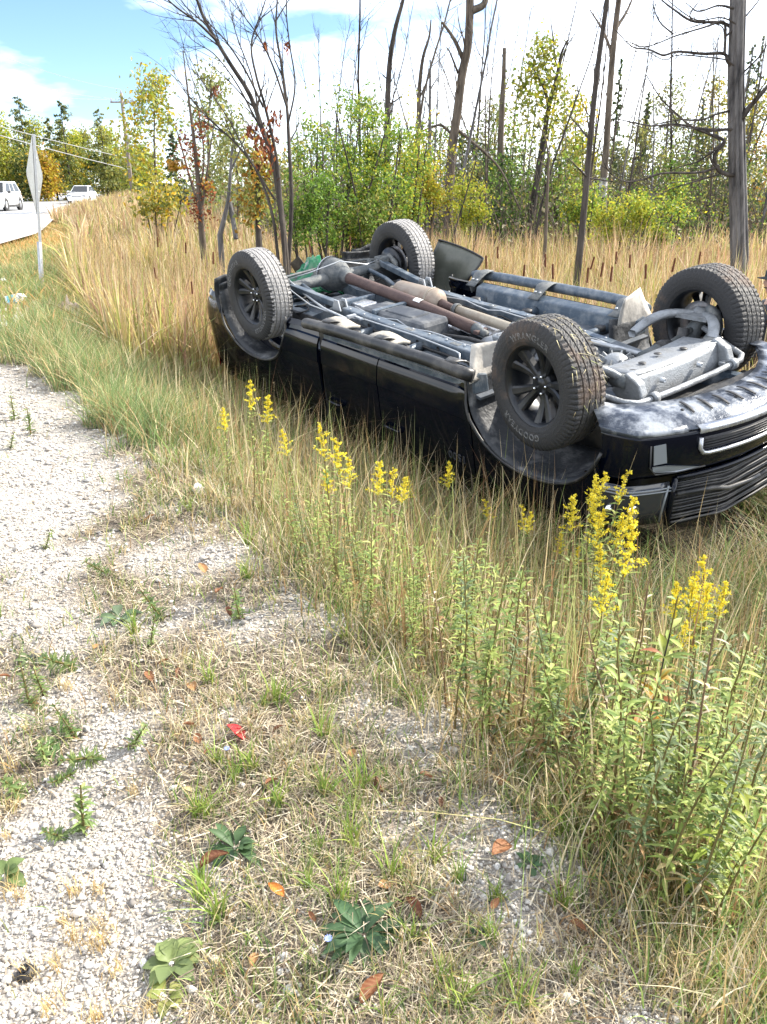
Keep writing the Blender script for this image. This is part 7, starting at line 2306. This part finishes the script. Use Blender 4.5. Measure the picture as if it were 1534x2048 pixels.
# ------------------------------------------------------------------ road sign seen from behind
def road_sign():
    b = G(84, 577); b[2] = ground_at(b[0], b[1])
    t = at(65.5, 268, b[1] + 0.1)
    ax = Vector(t - b); L = ax.length
    o = empty('road_sign', tuple(b))
    tag(o, 'bare grey back of a diamond road sign on a leaning galvanised post', 'road sign')
    q = ax.to_track_quat('Z', 'Y')
    view = Vector((b[0], b[1], 0)).normalized()
    ang = math.atan2(view.y, view.x)
    o.rotation_euler = (q.to_matrix() @ Matrix.Identity(3)).to_euler()
    o.rotation_mode = 'QUATERNION'
    from mathutils import Quaternion
    o.rotation_quaternion = q @ Quaternion((0, 0, 1), 0)
    inv = q.inverted()
    vl = inv @ view
    th = math.atan2(vl.y, vl.x) + R_(78)
    n = Vector((math.cos(th), math.sin(th), 0)); s = Vector((-n.y, n.x, 0))
    if s.dot(vl) < 0: s = -s
    # U-channel post
    pv = []
    w, d = 0.035, 0.028
    sec = [(-w - 0.015, 0), (-w, 0), (-w * 0.6, d), (w * 0.6, d), (w, 0), (w + 0.015, 0)]
    mb = MB(); mb.grid([[n * -1 * (b_ + 0.006) + s * a_ + Vector((0, 0, z)) for a_, b_ in sec] for z in (-0.3, 0.4, L * 0.5, L)], False)
    mb.build('post', 'galv', o, thick=0.004)
    mb = MB(); mb.tube([(0, 0, -0.3), (0, 0, 0.75)], 0.038, 8); mb.build('post_base', 'galv', o)
    R = 0.60; cz = L - R - 0.005
    pts = []
    for k in range(4):
        a = k * math.pi / 2
        for e in (-0.06, 0.06):
            aa = a + e
            pts.append(s * R * math.sin(aa) * (1 if True else 0) * (abs(math.cos(e)) ** 0.5) * 0.985 + Vector((0, 0, cz + R * math.cos(aa) * 0.985)))
    MB().prism([p + n * 0.004 for p in pts], n * 0.004).build('sign_panel', 'sign_alu', o)
    for z in (cz - 0.25, cz + 0.25):
        MB().tube([n * -0.045 + Vector((0, 0, z)), n * 0.012 + Vector((0, 0, z))], 0.008, 8).build('bolt', 'galv', o)
road_sign()

# ------------------------------------------------------------------ utility pole and wires
def pole_line():
    b = at(263, 372, 80); b[2] = ground_at(b[0], b[1]) - 0.3
    t = at(242, 186, 80)
    o = empty('utility_pole', tuple(b)); tag(o, 'tall leaning wooden utility pole with insulators beyond the marsh', 'utility pole')
    ax = Vector(t - b)
    MB().tube([(0, 0, 0), ax * 0.5, ax], [0.20, 0.17, 0.13], 12).build('pole', 'pole_wood', o)
    MB().box(ax * 0.925, (2.1, 0.10, 0.12)).build('crossarm', 'pole_wood', o)
    for dx in (-0.95, 0.95):
        MB().lathe([(0, 0.05), (0.10, 0.07), (0.16, 0.04), (0.24, 0.07), (0.30, 0.0005)], c=ax * 0.925 + Vector((dx, 0, 0.06)), axis='Z', n=10).build('insulator', 'porcelain', o)
    MB().lathe([(0, 0.05), (0.10, 0.07), (0.2, 0.04), (0.32, 0.0005)], c=ax, axis='Z', n=10).build('insulator', 'porcelain', o)
    MB().tube([ax * 0.62 + Vector((0.25, 0, -0.3)), ax * 0.62 + Vector((0.25, 0, 0.3))], 0.16, 10).build('splice_box', 'galv', o)
    B = Vector(b)
    for i, (f, off, end, sag, r, lb) in enumerate(((1.0, (0, 0, 0.3), (0, 100, 62), 0.9, 0.012, 'thin topmost power wire running from the pole over the road'), (0.925, (-0.95, 0, 0.3), (0, 140, 62), 0.9, 0.012, 'thin power wire hung on the outer end of the cross-arm'), (0.925, (0.95, 0, 0.3), (0, 170, 60), 0.9, 0.012, 'thin power wire hung on the inner end of the cross-arm'),
                                                  (0.455, (0, 0, 0), (0, 250, 64), 0.25, 0.030, 'upper of two thick cables on the utility pole'), (0.36, (0, 0, 0), (0, 268, 64), 0.25, 0.034, 'lower of two thick cables on the utility pole'))):
        a = B + ax * f + Vector(off)
        e = Vector(at(*end)); e = a + (e - a) * 1.35
        pts = [a.lerp(e, u) - Vector((0, 0, sag * 4 * u * (1 - u) * 0.5)) for u in np.linspace(0, 1, 15)]
        tag(MB().tube(pts, r, 5).build('power_wire', 'wire'), lb, 'wire')
pole_line()

# ------------------------------------------------------------------ cars on the road
def car(name, label, cat, loc, rz, L, Wd, H, suv):
    o = empty(name, loc, (0, 0, rz)); tag(o, label, cat)
    hw = Wd / 2
    z0, zb = 0.22, H * (0.60 if suv else 0.62)
    # x forward; lower body as lengthwise sections
    xs = [-0.5, -0.48, -0.40, -0.2, 0.1, 0.25, 0.40, 0.47, 0.5]
    top = [0.70, 0.96, 1.0, 1.0, 1.0, 0.98, 0.88, 0.80, 0.62] if suv else [0.75, 0.98, 1.0, 1.0, 1.0, 0.97, 0.88, 0.80, 0.60]
    rows = []
    for x, tp in zip(xs, top):
        zt = zb * tp
        k = 1 - 0.10 * (abs(x) > 0.45) - 0.10 * (abs(x) >= 0.5)
        rows.append([(x * L, s * hw * k * f, z) for s, f, z in ((-1, 0.92, z0), (-1, 1.0, z0 + 0.2), (-1, 1.0, z0 + 0.75 * (zt - z0)), (-1, 0.90, zt), (0, 0, zt + 0.02), (1, 0.90, zt), (1, 1.0, z0 + 0.75 * (zt - z0)), (1, 1.0, z0 + 0.2), (1, 0.92, z0))])
    mb = MB().grid(rows)
    mb.add(rows[0], [tuple(range(9))]).add(rows[-1], [tuple(reversed(range(9)))])
    bd = mb.build('body', 'car_white', o)
    # greenhouse
    if suv: base, roof = (-0.48, 0.24), (-0.40, 0.06)
    else: base, roof = (-0.42, 0.24), (-0.20, 0.02)
    def gh(k, inset):
        return [(base[0] * L, -hw * 0.88 - inset, zb), (base[1] * L, -hw * 0.88 - inset, zb), (roof[1] * L, -hw * 0.68 - inset, H), (roof[0] * L, -hw * 0.68 - inset, H)]
    A = gh(0, 0); Bq = [(x, -y, z) for x, y, z in A]
    MB().add(A + Bq, [(0, 1, 2, 3), (7, 6, 5, 4), (3, 2, 6, 7), (1, 5, 6, 2), (0, 3, 7, 4)]).build('cabin', 'car_white', o, bevel=0.05)
    def lerp3(p, q, t): return tuple(p[i] + (q[i] - p[i]) * t for i in range(3))
    def quad(p0, p1, p2, p3, u0, u1, v0, v1, n):
        f = lambda u, v: Vector(lerp3(lerp3(p0, p1, u), lerp3(p3, p2, u), v)) + Vector(n)
        return [f(u0, v0), f(u1, v0), f(u1, v1), f(u0, v1)]
    for S, sg in ((A, -1), (Bq, 1)):
        for u0, u1 in ((0.07, 0.35), (0.40, 0.62), (0.66, 0.93)):
            MB().add(quad(*S, u0, u1, 0.12, 0.85, (0, sg * 0.012, 0.004)), [(0, 1, 2, 3)]).build('side_window', 'car_glass', o)
    MB().add(quad(A[1], Bq[1], Bq[2], A[2], 0.06, 0.94, 0.05, 0.90, (0.014, 0, 0.012)), [(0, 1, 2, 3)]).build('windscreen', 'car_glass', o)
    MB().add(quad(A[0], Bq[0], Bq[3], A[3], 0.08, 0.92, 0.2, 0.88, (-0.014, 0, 0.012)), [(0, 1, 2, 3)]).build('rear_window', 'glass_dark', o)
    r = 0.36 if suv else 0.32
    for x in (-0.29, 0.31):
        for s in (-1, 1):
            wh = MB().lathe([(-0.1, r * 0.62), (-0.11, r * 0.9), (-0.09, r), (0.09, r), (0.11, r * 0.9), (0.1, r * 0.62)], c=(x * L, s * (hw - 0.09), r), n=24).build('wheel', 'tyre', o)
            MB().lathe([(0.0, 0.0005), (s * 0.10, r * 0.1), (s * 0.09, r * 0.6), (s * 0.07, r * 0.64)], c=(x * L, s * (hw - 0.09), r), n=20).build('rim', 'bright_trim', wh)
            MB().lathe([(s * (hw + 0.004), r * 1.02), (s * (hw + 0.006), r * 1.18)], c=(x * L, 0, r), n=24).build('wheel_arch', 'trim_black', o)
    for s in (-1, 1):
        MB().box((0.485 * L, s * hw * 0.70, zb * 0.70), (0.06, 0.34, 0.13)).build('headlight', 'bezel_grey', o, bevel=0.02)
        MB().box((-0.488 * L, s * hw * 0.72, zb * 0.82), (0.05, 0.26, 0.22)).build('tail_light', 'tail_red', o, bevel=0.02)
        MB().box((0.19 * L, s * (hw + 0.08), zb + 0.06), (0.12, 0.20, 0.13)).build('mirror', 'car_white' if not suv else 'trim_black', o, bevel=0.03)
        MB().box((0, s * hw * 0.985, z0 + 0.06), (0.55 * L, 0.05, 0.14)).build('sill', 'trim_black' if suv else 'car_white', o)
    MB().box((0.493 * L, 0, zb * 0.62), (0.06, hw * 0.85, 0.12)).build('grille', 'trim_black', o, bevel=0.02)
    MB().box((0.492 * L, 0, z0 + 0.10), (0.05, hw * 1.2, 0.14)).build('lower_intake', 'trim_black', o, bevel=0.02)
    return o
p = at(-4, 396, 54)
car('suv', 'white sport utility car with black wheel arches driving on the road', 'car', (p[0], 54.0, 0.17), R_(-84), 4.5, 1.83, 1.70, True)
p = at(166, 398, 76)
car('sedan', 'small white sedan coming along the road out of the reeds', 'car', (p[0], 76.0, 0.185), R_(-84), 4.5, 1.80, 1.46, False)

# ------------------------------------------------------------------ person at the far front corner of the truck
def person():
    hd = at(1560, 566, 6.95)
    gx, gy = hd[0], hd[1]
    gz = ground_at(gx, gy)
    k = (hd[2] - gz) / 1.60                      # head centre stands 1.60 m up on a 1.72 m figure
    o = empty('person', (gx, gy, gz), (0, 0, R_(180)))
    o.scale = (k, k, k)
    tag(o, 'person in a dark cap and dark jacket standing behind the front of the truck', 'person')
    def skin(name, verts, edges, rad, mat, sub=2):
        me = bpy.data.meshes.new(name); me.from_pydata(verts, edges, [])
        ob = link(name, me, o)
        ob.modifiers.new('skin', 'SKIN').use_smooth_shade = True
        sv = me.skin_vertices[0].data
        for i, r in enumerate(rad): sv[i].radius = r if hasattr(r, '__len__') else (r, r)
        sv[0].use_root = True
        s = ob.modifiers.new('sub', 'SUBSURF'); s.levels = sub; s.render_levels = sub
        me.materials.append(MAT[mat])
        return ob
    # figure faces +x here; the root turns it round
    # body: one skinned figure from pelvis to hands and feet
    V = [(0, 0, 0.93), (0, 0, 1.10), (0.01, 0, 1.28), (0, 0, 1.42), (0.005, 0, 1.48), (0.02, 0, 1.55)]
    E = [(0, 1), (1, 2), (2, 3), (3, 4), (4, 5)]
    rad = [(0.15, 0.11), (0.135, 0.10), (0.16, 0.11), (0.12, 0.08), 0.052, 0.055]
    for s in (-1, 1):
        b = len(V)
        V += [(0, s * 0.10, 0.86), (0.015, s * 0.105, 0.48), (-0.015, s * 0.105, 0.10), (0.02, s * 0.11, 0.045), (0.14, s * 0.125, 0.035)]
        E += [(0, b), (b, b + 1), (b + 1, b + 2), (b + 2, b + 3), (b + 3, b + 4)]
        rad += [0.085, 0.058, 0.042, 0.04, 0.034]
        b = len(V)
        V += [(0, s * 0.185, 1.40), (-0.01, s * 0.235, 1.12), (0.06, s * 0.225, 0.88), (0.075, s * 0.222, 0.82)]
        E += [(3, b), (b, b + 1), (b + 1, b + 2), (b + 2, b + 3)]
        rad += [0.055, 0.042, 0.030, (0.034, 0.018)]
        palm = b + 3
        for f, (dx, ln) in enumerate(((-0.028, 0.062), (-0.010, 0.075), (0.009, 0.082), (0.027, 0.074))):
            c = len(V)
            V += [(0.085 + dx, s * 0.220, 0.775), (0.092 + dx, s * 0.212, 0.775 - ln * 0.55), (0.090 + dx, s * 0.198, 0.775 - ln)]
            E += [(palm, c), (c, c + 1), (c + 1, c + 2)]
            rad += [0.0095, 0.0088, 0.0078]
        c = len(V)
        V += [(0.112, s * 0.205, 0.80), (0.122, s * 0.190, 0.765)]
        E += [(palm, c), (c, c + 1)]; rad += [0.0115, 0.0095]
    skin('body', V, E, rad, 'skin')
    # head with face
    mb = MB()
    rows = []
    for i in range(19):
        ph = math.pi * i / 18
        row = []
        for j in range(29):
            th = 2 * math.pi * j / 28
            x, y, z = math.sin(ph) * math.cos(th), math.sin(ph) * math.sin(th), math.cos(ph)
            rx = 0.098 if x < 0 else 0.090
            X, Yv, Zv = x * rx, y * 0.076 * (1 - 0.20 * max(0, -z)), z * 0.118
            if x > 0:
                fr = x * math.exp(-(y / 0.35) ** 2)
                X += 0.028 * math.exp(-((z + 0.08) / 0.13) ** 2) * math.exp(-(y / 0.17) ** 2) * (1 if z < 0.1 else 0.5)      # nose
                X -= 0.010 * math.exp(-((z - 0.10) / 0.10) ** 2) * math.exp(-((abs(y) - 0.38) / 0.17) ** 2)                    # eye sockets
                X += 0.008 * math.exp(-((z + 0.42) / 0.08) ** 2) * math.exp(-(y / 0.3) ** 2)                                   # lips
                X += 0.010 * math.exp(-((z + 0.72) / 0.14) ** 2) * math.exp(-(y / 0.35) ** 2)                                  # chin
                X += 0.005 * math.exp(-((z - 0.26) / 0.08) ** 2) * math.exp(-(y / 0.6) ** 2)
            row.append((X + 0.03, Yv, Zv + 1.61))
        rows.append(row)
    mb.grid(rows)
    for s in (-1, 1):
        mb.lathe([(0, 0.0005), (0.010, 0.018), (0.004, 0.028), (-0.01, 0.024)], c=(0.015, s * 0.072, 1.605), axis='Y', n=12)
    hdo = mb.build('head', 'skin', o)
    for s in (-1, 1):
        MB().lathe([(-0.012, 0.0005), (-0.006, 0.009), (0.003, 0.010), (0.009, 0.006), (0.011, 0.0005)], c=(0.103, s * 0.030, 1.622), axis='X', n=12).build('eye', 'white_plastic', hdo)
        MB().lathe([(0.0105, 0.0045), (0.0118, 0.0005)], c=(0.103, s * 0.030, 1.622), axis='X', n=10).build('iris', 'hair', hdo)
        MB().tube([(0.108, s * 0.015, 1.642), (0.108, s * 0.03, 1.647), (0.098, s * 0.047, 1.642)], 0.004, 6).build('eyebrow', 'hair', hdo)
    MB().tube([(0.113, -0.022, 1.562), (0.122, 0, 1.563), (0.113, 0.022, 1.562)], 0.0045, 6).build('mouth', 'boots', hdo)
    MB().lathe([(-0.06, 0.074), (-0.02, 0.086), (0.03, 0.090)], c=(0.012, 0, 1.64), axis='Z', n=24).build('hair', 'hair', o)
    mb = MB().lathe([(0.0, 0.100), (0.035, 0.099), (0.07, 0.085), (0.095, 0.05), (0.10, 0.0005)], c=(0.026, 0, 1.652), axis='Z', n=28)
    cap = mb.build('cap', 'cap_cloth', o)
    rows = []
    for i in range(6):
        f = i / 5
        rows.append([(0.026 + (0.095 + 0.075 * f * math.cos(a) ** 0.5) * math.cos(a), (0.095 + 0.02 * f) * math.sin(a), 1.655 - 0.010 * f - 0.012 * abs(math.sin(a))) for a in np.linspace(-1.15, 1.15, 15)])
    MB().grid(rows).build('brim', 'cap_cloth', cap, thick=0.004)
    # clothes
    V = [(0, 0, 0.86), (0, 0, 1.10), (0.01, 0, 1.28), (0, 0, 1.42), (0, 0, 1.47)]
    E = [(0, 1), (1, 2), (2, 3), (3, 4)]
    rad = [(0.175, 0.135), (0.16, 0.125), (0.185, 0.135), (0.14, 0.10), 0.075]
    for s in (-1, 1):
        b = len(V)
        V += [(0, s * 0.19, 1.395), (-0.01, s * 0.238, 1.12), (0.058, s * 0.226, 0.90)]
        E += [(3, b), (b, b + 1), (b + 1, b + 2)]
        rad += [0.075, 0.058, 0.046]
    skin('jacket', V, E, rad, 'jacket')
    V = [(0, 0, 0.92), (0, 0, 0.99)]; E = [(0, 1)]; rad = [(0.165, 0.125), (0.155, 0.12)]
    for s in (-1, 1):
        b = len(V)
        V += [(0, s * 0.10, 0.84), (0.015, s * 0.105, 0.48), (-0.012, s * 0.105, 0.10)]
        E += [(0, b), (b, b + 1), (b + 1, b + 2)]; rad += [0.098, 0.074, 0.062]
    skin('trousers', V, E, rad, 'trousers')
    for s in (-1, 1):
        skin('boot', [(-0.015, s * 0.106, 0.22), (-0.02, s * 0.107, 0.07), (0.10, s * 0.118, 0.045), (0.19, s * 0.124, 0.04)], [(0, 1), (1, 2), (2, 3)], [0.058, 0.058, 0.05, 0.042], 'boots')
person()
